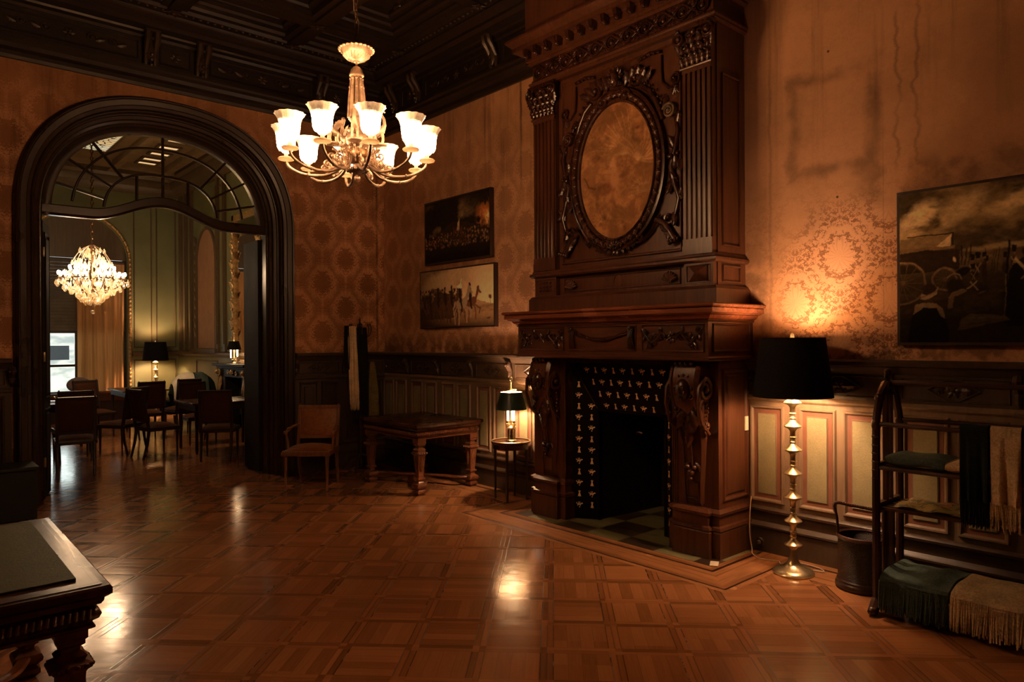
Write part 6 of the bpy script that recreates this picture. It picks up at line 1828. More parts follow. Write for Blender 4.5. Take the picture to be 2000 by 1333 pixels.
# ------------------------------------------------------------------ heavy carved tables
def carved_table(name, label, loc, rz, W, D, H=0.76, ins=0.10, gadroon=True):
    t = thing(name, label, 'table', loc, rz)
    b = MB()
    prof = [(-0.03, H-0.075), (-0.012, H-0.075), (-0.004, H-0.062), (-0.002, H-0.05), (0.010, H-0.042), (0.02, H-0.035), (0.02, H-0.012), (0.012, H-0.004), (0.0, H-0.003), (-0.03, H)]
    pa = [(-W/2+0.02, D/2-0.02), (-W/2+0.02, -D/2+0.02), (W/2-0.02, -D/2+0.02), (W/2-0.02, D/2-0.02)]
    b.sweep(pa, prof, closed=True); b.box(-W/2+0.03, W/2-0.03, -D/2+0.03, D/2-0.03, H-0.05, H-0.0002)
    b.build('table_top', M['table_top'], t, angle=30)
    b = MB(); a_ = 0.06
    pa = [(-W/2+a_, D/2-a_), (-W/2+a_, -D/2+a_), (W/2-a_, -D/2+a_), (W/2-a_, D/2-a_)]
    b.sweep(pa, [(-0.03, H-0.17), (0.0, H-0.17), (0.012, H-0.163), (0.012, H-0.155), (0.0, H-0.148), (0.0, H-0.142), (0.022, H-0.128), (0.030, H-0.11), (0.018, H-0.092), (0.006, H-0.088), (0.012, H-0.08), (0.03, H-0.074), (-0.03, H-0.074)], closed=True)
    # gadroons
    for (p, q) in ((pa[1], pa[2]), (pa[0], pa[1]), (pa[2], pa[3]), (pa[3], pa[0])):
        p, q = Vector(p), Vector(q); n = int((q-p).length/0.022); d = (q-p).normalized(); nn = Vector((d.y, -d.x))
        for i in range(n):
            c = p+(q-p)*(i+0.5)/n
            s_ = 1 if i > n/2 else -1
            b.tube([(c.x+nn.x*0.006-d.x*0.006*s_, c.y+nn.y*0.006-d.y*0.006*s_, H-0.144), (c.x+nn.x*0.030, c.y+nn.y*0.030, H-0.118), (c.x+nn.x*0.018+d.x*0.006*s_, c.y+nn.y*0.018+d.y*0.006*s_, H-0.092)], [0.004, 0.0085, 0.005], 5)
    b.build('apron', M['table_wood'], t, angle=50)
    px, py = W/2-ins, D/2-ins
    for sx in (-1, 1):
        for sy in (-1, 1):
            b = MB(); x, y = sx*px, sy*py
            b.square([(0.030, 0.0), (0.040, 0.012), (0.052, 0.025), (0.052, 0.045), (0.046, 0.05), (0.036, 0.06), (0.046, 0.07), (0.060, 0.085), (0.063, 0.10), (0.056, 0.118), (0.040, 0.128), (0.030, 0.14), (0.028, 0.152), (0.034, 0.162), (0.045, 0.17), (0.045, 0.185), (0.033, 0.192),
                      (0.030, 0.205), (0.046, 0.42), (0.050, 0.428), (0.064, 0.44), (0.066, 0.456), (0.054, 0.462), (0.044, 0.468), (0.050, 0.482), (0.040, 0.495), (0.030, 0.502), (0.030, 0.515), (0.044, 0.525), (0.044, 0.54), (0.052, 0.548), (0.052, 0.60)], x, y)
            for q in range(4):
                b.M = Matrix.Translation((x, y, 0)) @ Matrix.Rotation(q*PI/2, 4, 'Z')
                b.leaf(0, 0.40, -0.045, 0.15, 0.045, -PI/2, -0.05)
                for k in range(4): b.ball(((k-1.5)*0.03, -0.066, 0.447), 0.010, 6, 4)
            b.build('leg', M['table_wood'], t, angle=35)
    b = MB()
    for sx in (-1, 1):                                        # shaped X stretcher
        for sy in (-1, 1):
            P = smooth_path([(sx*px, sy*py, 0.105), (sx*px*0.82, sy*py*0.62, 0.105), (sx*px*0.45, sy*py*0.42, 0.105), (0, 0, 0.105)], 18)
            b.tube(P, [0.030]*len(P), 8, flat=0.55)
    b.build('stretcher', M['table_wood'], t)
    b = MB(); b.lathe([(0, 0.07), (0.05, 0.075), (0.06, 0.10), (0.045, 0.13), (0.02, 0.145), (0.032, 0.17), (0.022, 0.20), (0.008, 0.23), (0, 0.235)], seg=16); b.build('stretcher_finial', M['table_wood'], t)
    return t
carved_table('carved_table', 'heavy carved walnut table with block legs in the corner under the two small paintings', (4.575, 6.76, 0.0025), PI/2, 1.20, 0.90)
carved_table('carved_table', 'carved dark table with a green mat in the left foreground', (0.02, 3.63, 0), 0, 1.20, 1.36, 0.75, 0.12)
b = MB(); b.box(-0.47, 0.47, -0.567, 0.567, 0, 0.008)
tag(b.build('desk_mat', M['baize'], loc=(0.055, 3.648, 0.7505), bevel=0.002), 'olive green leather desk mat on the foreground table', 'desk mat')

# ------------------------------------------------------------------ chairs
def side_chair(name, label, loc, rz, arms=False, mat=None, seat=None, group=None, H=0.98):
    """faces -y; the back is at +y"""
    mat = mat or M['black_wood']; seat = seat or M['velvet']
    t = thing(name, label, 'armchair' if arms else 'chair', loc, rz, group)
    W, D = (0.26, 0.23) if arms else (0.235, 0.22)
    for sx in (-1, 1):
        b = MB(); b.lathe([(0.010, 0.0), (0.014, 0.02), (0.012, 0.03), (0.020, 0.34), (0.026, 0.36), (0.022, 0.37), (0.028, 0.385), (0.028, 0.43)], sx*(W-0.03), -D+0.03, 12); b.build('leg', mat, t)
        b = MB(); b.tube([(sx*(W-0.045), D+0.06, 0.0), (sx*(W-0.04), D+0.01, 0.2), (sx*(W-0.04), D-0.02, 0.42)], [0.015, 0.019, 0.023], 6); b.build('leg', mat, t)
    b = MB(); pa = [(-W+0.015, D-0.01), (-W, -D), (W, -D), (W-0.015, D-0.01)]
    b.sweep(pa, [(-0.03, 0.385), (0.004, 0.385), (0.008, 0.395), (0.008, 0.425), (0.0, 0.44), (-0.03, 0.44)], closed=True); b.build('seat_rail', mat, t, angle=30)
    b = MB()
    def fn(u, v):
        e = (math.sin(PI*min(1, max(0, u)))*math.sin(PI*min(1, max(0, v))))**0.4
        return (-W+0.008+(2*W-0.016)*u*(1)-0.0, -D+0.006+(2*D-0.02)*v, 0.432+0.062*e)
    b.grid(fn, 14, 14); b.build('seat', seat, t, angle=80)
    if arms:
        b = MB()
        for k in range(26): b.ball((-W+0.01+0.0204*k, -D-0.007, 0.437), 0.006, 5, 3)
        b.build('nail_trim', M['brass'], t)
    # back: tilted frame with upholstered panel
    b = MB(); TB = Matrix.Translation((0, D-0.01, 0.42)) @ Matrix.Rotation(-0.16, 4, 'X')
    b.M = TB; hb = H-0.42; bw = W-0.035
    for sx in (-1, 1): b.box(sx*bw-0.018, sx*bw+0.018, -0.018, 0.018, 0, hb)
    b.box(-bw-0.018, bw+0.018, -0.019, 0.019, hb-0.03, hb+0.008); b.box(-bw, bw, -0.017, 0.017, 0.10, 0.135)
    for sx in (-1, 1): b.tube([(sx*bw, 0, hb), (sx*bw, 0, hb+0.025)], [0.012, 0.008], 8)
    b.build('back_frame', mat, t, bevel=0.004)
    b = MB(); b.M = TB
    def fb(sg):
        return lambda u, v: (-bw+0.02+(2*bw-0.04)*u, sg*(0.012+0.022*(math.sin(PI*u)*math.sin(PI*v))**0.4), 0.135+(hb-0.165)*v)
    b.grid(fb(-1), 12, 12); b.grid(fb(1), 12, 12); b.build('backrest', seat, t, angle=80)
    if arms:
        for sx in (-1, 1):
            b = MB(); b.tube(smooth_path([(sx*(W-0.04), D+0.02, 0.68), (sx*(W-0.01), D-0.12, 0.675), (sx*(W+0.005), 0.0, 0.645), (sx*(W+0.005), -0.09, 0.63)], 14), 0.016, 8)
            b.ball((sx*(W+0.005), -0.10, 0.628), 0.024, 10, 7)
            b.tube([(sx*(W+0.005), -0.075, 0.62), (sx*(W-0.005), -0.05, 0.52), (sx*(W-0.012), -0.06, 0.43)], [0.013, 0.016, 0.020], 8); b.build('armrest', mat, t)
            b = MB(); b.ball((sx*(W+0.003), 0.02, 0.66), (0.018, 0.07, 0.016), 8, 6); b.build('arm_pad', seat, t)
    return t
side_chair('armchair', 'small leather-upholstered armchair with studded seat standing beside the archway', (3.56, 7.42, 0.0025), math.radians(-43), True, M['chair_wood'], M['leather'], H=0.90)

# ------------------------------------------------------------------ coat stand with scarves
KX, KY = 4.49, 7.98
t = thing('coat_stand', 'dark turned wooden coat stand draped with scarves in the room corner', 'coat stand', (KX, KY, 0))
b = MB(); prof = [(0.02, 0.06), (0.035, 0.12), (0.022, 0.16), (0.02, 0.5), (0.03, 0.53), (0.02, 0.56), (0.022, 0.9), (0.032, 0.94), (0.02, 0.97), (0.018, 1.55), (0.03, 1.60), (0.03, 1.75), (0.02, 1.78), (0.014, 1.80), (0.026, 1.825), (0.012, 1.85), (0.02, 1.87), (0.012, 1.885), (0.009, 1.90), (0.014, 1.915), (0.004, 1.94), (0, 1.95)]
b.lathe(prof, seg=16); b.build('pole', M['black_wood'], t)
b = MB()
for k in range(4):
    a = PI/4+k*PI/2
    b.tube(smooth_path([(0.02*math.cos(a), 0.02*math.sin(a), 0.20), (0.12*math.cos(a), 0.12*math.sin(a), 0.16), (0.20*math.cos(a), 0.20*math.sin(a), 0.05), (0.23*math.cos(a), 0.23*math.sin(a), 0.018)], 14), 0.018, 7)
b.build('foot', M['black_wood'], t)
for k in range(6):
    a = 2*PI*k/6+0.2; c1, s1 = math.cos(a), math.sin(a); b = MB()
    b.tube(smooth_path([(0.02*c1, 0.02*s1, 1.70), (0.08*c1, 0.08*s1, 1.69), (0.14*c1, 0.14*s1, 1.74), (0.15*c1, 0.15*s1, 1.82), (0.13*c1, 0.13*s1, 1.85)], 16), 0.007, 6)
    b.ball((0.13*c1, 0.13*s1, 1.855), 0.012, 6, 5); b.build('hook', M['black_wood'], t)
def hanging(name, label, mat, x, y, w, ztop, zbot, lean=0.0, fold=3, taper=0.3, cat='scarf', depth=0.02, fringe=True, rot=0.0):
    b = MB(); b.M = Matrix.Translation((x, y, 0)) @ Matrix.Rotation(rot, 4, 'Z')
    def fn(sg):
        def f(u, v):
            z = ztop+(zbot-ztop)*v
            ww = w*(1-taper*(1-min(1, v*2.2)))
            q = (u-0.5)*ww
            return (q+lean*v, sg*depth*(0.6+0.4*min(1, v*5))-0.008*math.sin(u*fold*2*PI+v*3)*(0.4+v), z-0.01*math.sin(u*9)*v)
        return f
    b.grid(fn(-1), 18, 30); b.grid(fn(1), 18, 30)
    top = [((i/18-0.5)*w*(1-taper), 0, ztop+0.001) for i in range(19)]
    b.tube([( (i/18-0.5)*w*(1-taper), -0.0, ztop-0.012) for i in range(19)], depth*0.8, 8)
    o = b.build(name, mat, angle=80); tag(o, label, cat)
    if fringe:
        b = MB(); b.M = Matrix.Translation((x, y, 0)) @ Matrix.Rotation(rot, 4, 'Z'); n = max(6, int(w/0.009)); rg = random.Random(int(x*100+w*1000))
        for i in range(n):
            u = (i+0.5)/n; q = (u-0.5)*w+lean
            for sg in (-1, 1):
                yy = sg*depth-0.008*math.sin(u*fold*2*PI+3)*1.4
                dx = rg.uniform(-0.006, 0.006); L = rg.uniform(0.06, 0.085)
                b.tube([(q, yy, zbot+0.012), (q+dx*0.5, yy+rg.uniform(-0.004, 0.004), zbot-L*0.5), (q+dx, yy, zbot-L)], [0.0034, 0.003, 0.002], 4)
        b.build('fringe', mat, o)
    return o
hanging('scarf', 'long cream scarf hanging from the coat stand', M['scarf_cream'], KX-0.155, KY-0.08, 0.115, 1.83, 0.86, 0.03, 3, 0.1, rot=-0.6)
hanging('scarf', 'black shawl hanging down the coat stand beside the cream scarf', M['scarf_black'], KX-0.035, KY-0.10, 0.17, 1.80, 0.76, 0.0, 2, 0.25, depth=0.035, rot=-0.6)
hanging('scarf', 'narrow black scarf edge hanging left of the cream scarf on the coat stand', M['scarf_black'], KX-0.215, KY-0.055, 0.07, 1.84, 1.30, 0.0, 2, 0.2, depth=0.012, rot=-0.6, fringe=False)
hanging('scarf', 'dull olive cloth hanging right of the coat stand pole, down to the table', M['scarf_olive'], KX+0.15, KY-0.05, 0.125, 1.38, 0.62, 0.02, 1, 0.55, depth=0.015, rot=-0.6, fringe=False)

# ------------------------------------------------------------------ blanket rack on the right
RXF, RXB, RY0, RY1 = 4.42, 4.78, 1.70, 0.42
RXM = (RXF+RXB)/2
t = thing('blanket_rack', 'dark turned wooden blanket rack holding woollen throws in front of the right wainscot', 'blanket rack', (0, 0, 0))
for y in (RY0, RY1):
    b = MB()
    P = smooth_path([(RXF, y, 0.06), (RXF-0.005, y, 0.5), (RXF, y, 1.04), (RXF+0.005, y, 1.16), (RXF+0.03, y, 1.23), (RXF+0.07, y, 1.31), (RXM-0.03, y, 1.37)], 30)
    b.tube(P, [0.024]*len(P), 8); b.ball((RXF, y, 1.13), (0.028, 0.028, 0.045), 10, 7); b.ball((RXF+0.055, y, 1.29), 0.03, 10, 7)
    P = smooth_path([(RXB, y, 0.06), (RXB+0.005, y, 0.5), (RXB, y, 1.04), (RXB-0.005, y, 1.16), (RXB-0.03, y, 1.23), (RXB-0.07, y, 1.31), (RXM+0.03, y, 1.37)], 30)
    b.tube(P, [0.024]*len(P), 8); b.ball((RXB, y, 1.13), (0.028, 0.028, 0.045), 10, 7)
    for k in range(6): b.ball((RXF-0.012, y-0.0, 1.06-0.05*k), (0.016, 0.024, 0.012), 6, 4)
    b.build('end_post', M['rack_wood'], t)
    b = MB()
    b.taper(RXM-0.055, RXM+0.055, y-0.018, y+0.018, 1.30, 1.42, 0, 0.02); b.ball((RXM, y, 1.43), (0.035, 0.025, 0.03), 10, 7)
    b.M = Matrix.Translation((0, y-0.018, 0)); b.spiral(RXM-0.035, 1.35, 0, 0.03, 1.4, 1, 0.009); b.spiral(RXM+0.035, 1.35, 0, 0.03, 1.4, -1, 0.009)
    b.M = Matrix.Translation((0, y+0.02, 0)); b.spiral(RXM-0.035, 1.35, 0, 0.03, 1.4, 1, 0.009)
    b.build('crest', M['rack_wood'], t)
    b = MB()
    b.tube([(RXF-0.06, y, 0.028), (RXF-0.01, y, 0.07), (RXM, y, 0.10), (RXB+0.01, y, 0.07), (RXB+0.06, y, 0.028)], [0.03, 0.034, 0.024, 0.034, 0.03], 8)
    for x in (RXF-0.065, RXB+0.065): b.ball((x, y, 0.028), (0.034, 0.03, 0.028), 8, 6)
    for x in (RXM-0.07, RXM+0.07): b.tube([(x, y, 0.10), (x, y, 0.60)], 0.012, 7)
    b.box(RXF, RXB, y-0.015, y+0.015, 0.60, 0.66); b.box(RXF, RXB, y-0.015, y+0.015, 0.15, 0.19); b.box(RXF, RXB, y-0.012, y+0.012, 0.865, 0.90); b.box(RXM-0.05, RXM-0.02, y-0.012, y+0.012, 0.2, 1.33); b.box(RXM+0.03, RXM+0.05, y-0.012, y+0.012, 0.2, 1.33)
    b.build('foot_frame', M['rack_wood'], t, angle=40)
def rail(x, z, r=0.013):
    b = MB(); b.tube([(x, RY1, z), (x, RY0, z)], r, 8); b.build('rail', M['rack_wood'], t)
rail(RXM, 1.375, 0.015); rail(RXF, 1.135, 0.014); rail(RXB, 1.135, 0.014)
rail(RXF, 0.875); rail(RXF+0.09, 0.875); rail(RXB-0.09, 0.875); rail(RXB, 0.875)
b = MB()
for k in range(7): b.box(RXF+0.008+0.052*k, RXF+0.040+0.052*k, RY1, RY0, 0.622, 0.638)
b.build('shelf', M['rack_wood'], t)
b = MB(); b.box(RXF-0.01, RXB+0.01, RY1, RY0, 0.165, 0.19); b.build('bottom_shelf', M['rack_wood'], t)

def fringe_row(b, P, L, rg, r=0.0036, out=(0, 0)):
    for p in P:
        l = L*rg.uniform(0.82, 1.05); dx, dy = rg.uniform(-0.008, 0.008), rg.uniform(-0.008, 0.008)
        b.tube([p, (p[0]+out[0]*0.5+dx*0.4, p[1]+out[1]*0.5+dy*0.4, p[2]-l*0.5), (p[0]+out[0]+dx, p[1]+out[1]+dy, p[2]-l)], [r, r*0.95, r*0.7], 4)
def rail_throw(label, mat, y0, y1, zb, seed, twist=0.0):
    """throw folded over the front rail, hanging on both sides"""
    rg = random.Random(seed); b = MB(); zt = 1.135+0.022
    def fn(u, v):
        y = y0+(y1-y0)*u; wv = 0.006*math.sin(u*11+seed)+0.004*math.sin(u*23)
        s = v
        if s < 0.42: z = zb+(zt-zb)*(s/0.42); x = RXF-0.026-wv*(1-s/0.42)*2
        elif s > 0.58: z = zt-(zt-zb-0.04)*((s-0.58)/0.42); x = RXF+0.026+wv*((s-0.58)/0.42)*2
        else: a = PI*(s-0.42)/0.16; z = zt+0.018*math.sin(a); x = RXF-0.026*math.cos(a)
        return (x, y+twist*(zt-z), z)
    b.grid(fn, 14, 50); 
    def fn2(u, v):
        x, y, z = fn(u, v)
        return (x+(0.008 if x < RXF else -0.008), y, z-0.004)
    b.grid(fn2, 14, 50)
    o = b.build('throw', mat, angle=80); tag(o, label, 'throw')
    b = MB(); n = 22
    P = [(RXF-0.024, y0+(y1-y0)*(i+0.5)/n+twist*(zt-zb), zb+0.006) for i in range(n)]
    fringe_row(b, P, 0.15, rg, 0.0042); fringe_row(b, [(p[0]+0.006, p[1]+0.003, p[2]) for p in P], 0.14, rg, 0.004); fringe_row(b, [(RXF+0.026, p[1], p[2]+0.04) for p in P], 0.14, rg, 0.004)
    b.build('fringe', mat, o)
rail_throw('dark green woollen throw with fringe hanging over the front rail of the rack', M['wool_dark'], 1.255, 1.122, 0.76, 3)
rail_throw('cream woollen throw with fringe hanging over the front rail of the rack', M['wool_cream'], 1.112, 0.975, 0.76, 5)
rail_throw('dark green throw on the front rail, cut off by the right edge', M['wool_dark'], 0.965, 0.80, 0.76, 6)
def folded(label, mat, y0, y1, z0, h, seed):
    b = MB(); rg = random.Random(seed)
    def fn(u, v):
        y = y0+(y1-y0)*u; a = 2*PI*v
        e = 0.6+0.4*min(1, 8*u*(1-u)+0.35)
        cx_, cz_ = math.cos(a), math.sin(a)
        x = RXM+(RXB-RXF)*0.46*math.copysign(abs(cx_)**0.45, cx_)
        z = z0+h*0.5+h*0.5*math.copysign(abs(cz_)**0.6, cz_)*e+0.004*math.sin(u*9+seed)
        return (x, y, z)
    b.grid(fn, 18, 36)
    for yy, s in ((y0, 1), (y1, -1)):
        for k in range(3):
            b.ball((RXM, yy, z0+h*(0.22+0.28*k)), ((RXB-RXF)*0.43, 0.012, h*0.16), 16, 6)
    o = b.build('throw', mat, angle=80); tag(o, label, 'throw')
folded('folded teal throw on the middle rails of the rack', M['wool_teal'], 1.66, 1.345, 0.890, 0.060, 2)
folded('folded cream throw next to the teal one on the middle rails of the rack', M['wool_cream'], 1.34, 1.06, 0.890, 0.058, 4)
# patterned scarf on the shelf
b = MB()
def fn(u, v):
    return (RXF+0.03+0.30*v, 1.62-0.50*u, 0.646+0.014*math.sin(u*9+v*4)**2+0.018*math.sin(PI*v)*math.sin(PI*min(1, u*1.2)))
b.grid(fn, 24, 14)
ms_ = Mat('printed_silk_scarf', 0.5)
x_, y_, z_ = ms_.xyz(); n_ = ms_.noise(ms_.vec(x_, y_, z_), 9.0, 3.0, 0.6, 1.0)
ms_.set('Base Color', ms_.mix(n_.smooth(0.45, 0.5), (0.30, 0.24, 0.09), ms_.mix(n_.smooth(0.52, 0.56), (0.05, 0.07, 0.035), (0.42, 0.20, 0.09))))
tag(b.build('scarf', ms_.mat, angle=80), 'crumpled printed scarf lying on the slatted shelf of the rack', 'scarf')
def bottom_throw(label, mat, y0, y1, seed):
    rg = random.Random(seed); b = MB(); zt = 0.195
    def fn(u, v):
        y = y0+(y1-y0)*u; wv = 0.010*math.sin(u*7+seed)+0.006*math.sin(u*17+2)
        if v < 0.3: t_ = v/0.3; x = RXF-0.045-0.012*(1-t_)-wv*(1-t_); z = 0.205+(zt+0.045-0.205)*t_
        elif v > 0.75: t_ = (v-0.75)/0.25; x = RXB+0.04+wv*t_; z = zt+0.045-0.12*t_
        else: t_ = (v-0.3)/0.45; x = RXF-0.045+(RXB-RXF+0.085)*t_; z = zt+0.045+0.028*math.sin(PI*t_)+wv*0.6+0.006*math.sin(t_*9+u*5)
        return (x, y, z)
    b.grid(fn, 26, 36)
    # rounded ends down to the shelf
    for yy in (y0, y1):
        P = [fn(0 if yy == y0 else 1, k/36) for k in range(37)]
        b.add([p for p in P]+[(p[0], yy+(0.0), max(0.192, p[2]-0.06) if 0.3 <= k/36 <= 0.75 else p[2]) for k, p in enumerate(P)], [(k, k+1, 38+k, 37+k) for k in range(36)])
    o = b.build('throw', mat, angle=80); tag(o, label, 'throw')
    b = MB(); n = 92
    P = [(RXF-0.054-0.010*math.sin(((i+0.5)/n)*7+seed), y0+(y1-y0)*(i+0.5)/n, 0.220) for i in range(n)]
    fringe_row(b, P, 0.180, rg, 0.0052, (-0.022, 0)); fringe_row(b, [(p[0]+0.008, p[1]+0.003, p[2]) for p in P], 0.170, rg, 0.005, (-0.012, 0)); fringe_row(b, [(p[0]+0.015, p[1]+0.001, p[2]) for p in P], 0.165, rg, 0.005, (-0.006, 0))
    b.build('fringe', mat, o)
bottom_throw('teal fringed throw draped over the bottom shelf of the rack', M['wool_teal'], 1.665, 1.31, 3)
bottom_throw('cream fringed throw draped over the bottom shelf at the right edge', M['wool_cream'], 1.295, 0.62, 6)

# ------------------------------------------------------------------ cane waste basket
t = thing('waste_basket', 'dark cane waste basket with arched handle standing behind the rack post', 'basket', (4.80, 1.935, 0.0045))
b = MB(); b.lathe([(0.150, 0.05), (0.148, 0.33), (0.144, 0.33), (0.144, 0.05)], seg=48, cap=False); b.build('cane_wall', M['wicker'], t)
b = MB()
b.lathe([(0.0, 0.0), (0.162, 0.0), (0.168, 0.012), (0.166, 0.030), (0.158, 0.04), (0.158, 0.052), (0.15, 0.06), (0.0, 0.06)], seg=48); b.build('base', M['black_wood'], t)
b = MB(); b.lathe([(0.143, 0.322), (0.154, 0.322), (0.160, 0.332), (0.156, 0.344), (0.146, 0.348), (0.141, 0.338)], seg=48, cap=False); b.build('rim', M['rack_wood'], t)
b = MB(); D_ = Vector((0.55, -0.83, 0)).normalized()
P = smooth_path([(-D_.x*0.147, -D_.y*0.147, 0.33), (-D_.x*0.155, -D_.y*0.155, 0.45), (-D_.x*0.165, -D_.y*0.165, 0.545), (-D_.x*0.06, -D_.y*0.06, 0.535), (D_.x*0.08, D_.y*0.08, 0.515), (D_.x*0.16, D_.y*0.16, 0.525), (D_.x*0.15, D_.y*0.15, 0.45), (D_.x*0.147, D_.y*0.147, 0.33)], 64)
b.tube(P, 0.009, 8)
for i in range(14, len(P)-14):
    b.ball(P[i], 0.0125, 6, 4)
b.build('handle', M['rack_wood'], t)

# dark green box by the arch
t = thing('storage_box', 'dark green painted box on the floor left of the archway', 'box', (0.72, 7.98, 0.0025))
b = MB(); b.box(-0.36, 0.30, -0.20, 0.20, 0.02, 0.47); b.build('body', M['greenbox'], t, bevel=0.006)
b = MB(); b.box(-0.375, 0.315, -0.215, 0.215, 0.472, 0.505); b.build('lid', M['greenbox'], t, bevel=0.006)
b = MB()
for x in (-0.32, 0.26):
    for y in (-0.16, 0.16): b.box(x-0.02, x+0.02, y-0.02, y+0.02, 0, 0.021)
b.build('feet', M['black_wood'], t)
# ------------------------------------------------------------------ far room furniture
FCX, FCY = 2.46, 12.95
t = thing('crystal_chandelier', 'bright crystal chandelier with candle bulbs hanging in the far room', 'chandelier', (FCX, FCY, 0))
b = MB(); b.lathe([(0, 2.20), (0.02, 2.21), (0.012, 2.24), (0.02, 2.30), (0.035, 2.40), (0.012, 2.50), (0.009, 2.9), (0.02, 3.0), (0.012, 3.1), (0.03, 3.20), (0.012, 3.24), (0.01, 3.35)], seg=14); b.build('stem', M['bronze_dk'], t)
b = MB()
z = 3.35; k = 0
while z < 5.44:
    b.tube([(0.02*math.cos(a) if k % 2 else 0, 0 if k % 2 else 0.02*math.cos(a), z+0.035*math.sin(a)) for a in [2*PI*i/8 for i in range(8)]], 0.009, 5, closed=True); z += 0.06; k += 1
b.build('chain', M['bronze_dk'], t)
b = MB()
for k in range(8):
    a = 2*PI*k/8; c1, s1 = math.cos(a), math.sin(a)
    b.tube(smooth_path([(0.02*c1, 0.02*s1, 3.22), (0.16*c1, 0.16*s1, 3.13), (0.27*c1, 0.27*s1, 2.95), (0.30*c1, 0.30*s1, 2.78), (0.22*c1, 0.22*s1, 2.62)], 16), 0.007, 6)
b.build('cage', M['bronze'], t)
arm_angles = [2*PI*k/8+0.2 for k in range(8)]
protos = None
for k, a in enumerate(arm_angles):
    if protos is None:
        b = MB(); b.tube(smooth_path([(0.03, 0, 2.52), (0.15, 0, 2.46), (0.33, 0, 2.52), (0.44, 0, 2.66)], 18), 0.009, 6)
        b.tube([(0.44, 0, 2.66), (0.44, 0.07, 2.66)], 0.006, 5); b.tube([(0.44, 0, 2.66), (0.44, -0.07, 2.66)], 0.006, 5); b.tube([(0.40, 0, 2.60), (0.33, 0, 2.75)], 0.006, 5)
        for (x, y, z) in ((0.44, 0.075, 2.66), (0.44, -0.075, 2.66), (0.49, 0, 2.66), (0.33, 0, 2.76)): b.lathe([(0.01, z), (0.04, z+0.008), (0.044, z+0.016), (0.012, z+0.018), (0.011, z+0.055), (0, z+0.055)], x, y, 12)
        arm = b.build('arm', M['bronze'], t); arm.rotation_euler = (0, 0, a)
        b = MB()
        for (x, y, z) in ((0.44, 0.075, 2.66), (0.44, -0.075, 2.66), (0.49, 0, 2.66), (0.33, 0, 2.76)): b.ball((x, y, z+0.085), (0.023, 0.023, 0.036), 10, 7)
        bul = b.build('candle_bulbs', M['flame'], arm)
        protos = (arm, bul)
    else:
        c = protos[0].copy(); C.objects.link(c); c.parent = t; c.rotation_euler = (0, 0, a)
        d = protos[1].copy(); C.objects.link(d); d.parent = c
bd = MB(); bd.lathe([(0, -0.075), (0.016, -0.065), (0.024, -0.045), (0.020, -0.02), (0.006, -0.002), (0.009, 0.006), (0, 0.014)], seg=7)
drops = []
for (z, r, n) in ((3.16, 0.17, 6), (2.95, 0.28, 8), (2.80, 0.20, 7), (2.80, 0.38, 8), (2.63, 0.50, 13), (2.56, 0.40, 12), (2.50, 0.30, 11), (2.44, 0.22, 10), (2.38, 0.16, 8), (2.33, 0.10, 6), (2.64, 0.12, 6)):
    for k in range(n): drops.append((r, 2*PI*(k+0.5*(n % 2))/n, z))
d0 = None
for i, (r, a, z) in enumerate(drops[:95]):
    if d0 is None: d0 = bd.build('crystal_drop', M['crystal'], t, angle=20); o = d0
    else: o = d0.copy(); C.objects.link(o); o.parent = t
    o.location = (r*math.cos(a), r*math.sin(a), z); o.rotation_euler = (0, 0, a)
    sc = 1.0+0.35*((i*7) % 5)/5; o.scale = (sc, sc, sc)
b = MB()
for (z0, z1, r0, r1, n) in ((3.18, 2.80, 0.06, 0.30, 8), (2.62, 2.34, 0.46, 0.06, 16)):
    for k in range(n):
        a = 2*PI*k/n
        for q in range(8):
            u = (q+0.5)/8; r = r0+(r1-r0)*u; z = z0+(z1-z0)*u-0.05*math.sin(PI*u)
            b.ball((r*math.cos(a), r*math.sin(a), z), 0.011, 6, 4)
for k in range(60):
    a = 2*PI*k/60; b.ball((0.47*math.cos(a), 0.47*math.sin(a), 2.64-0.02*abs(math.sin(a*4))), 0.012, 6, 4)
o = b.build('bead_strings', M['crystal'], t, angle=40)
b = MB(); rgc = random.Random(3)
for k in range(300):                                     # the close-set smaller pendants, past counting
    u = rgc.random(); a = rgc.random()*2*PI
    if k < 190: z = 2.66-0.36*u; r = (0.50-0.42*u)*(0.75+0.3*rgc.random())
    else: z = 3.12-0.42*u; r = (0.10+0.24*math.sin(PI*0.5*u))*(0.6+0.5*rgc.random())
    s1_ = rgc.uniform(0.55, 0.95); M1 = Matrix.Translation((r*math.cos(a), r*math.sin(a), z)) @ Matrix.Scale(s1_, 4)
    b.M = M1; b.lathe([(0, -0.075), (0.016, -0.065), (0.024, -0.045), (0.018, -0.02), (0.006, -0.002), (0.009, 0.006), (0, 0.014)], seg=6)
o = b.build('small_pendants', M['crystal'], t, angle=20); o['kind'] = 'stuff'
b = MB(); b.ball((0, 0, 2.14), (0.035, 0.035, 0.035), 12, 8); b.build('crystal_ball', M['crystal'], t)
for k in range(4):
    a = PI/2*k+0.6; plight('candle_light', (0.36*math.cos(a), 0.36*math.sin(a), 2.84), P_FAR_CHAND/4, FAR_COL, 0.08, t)

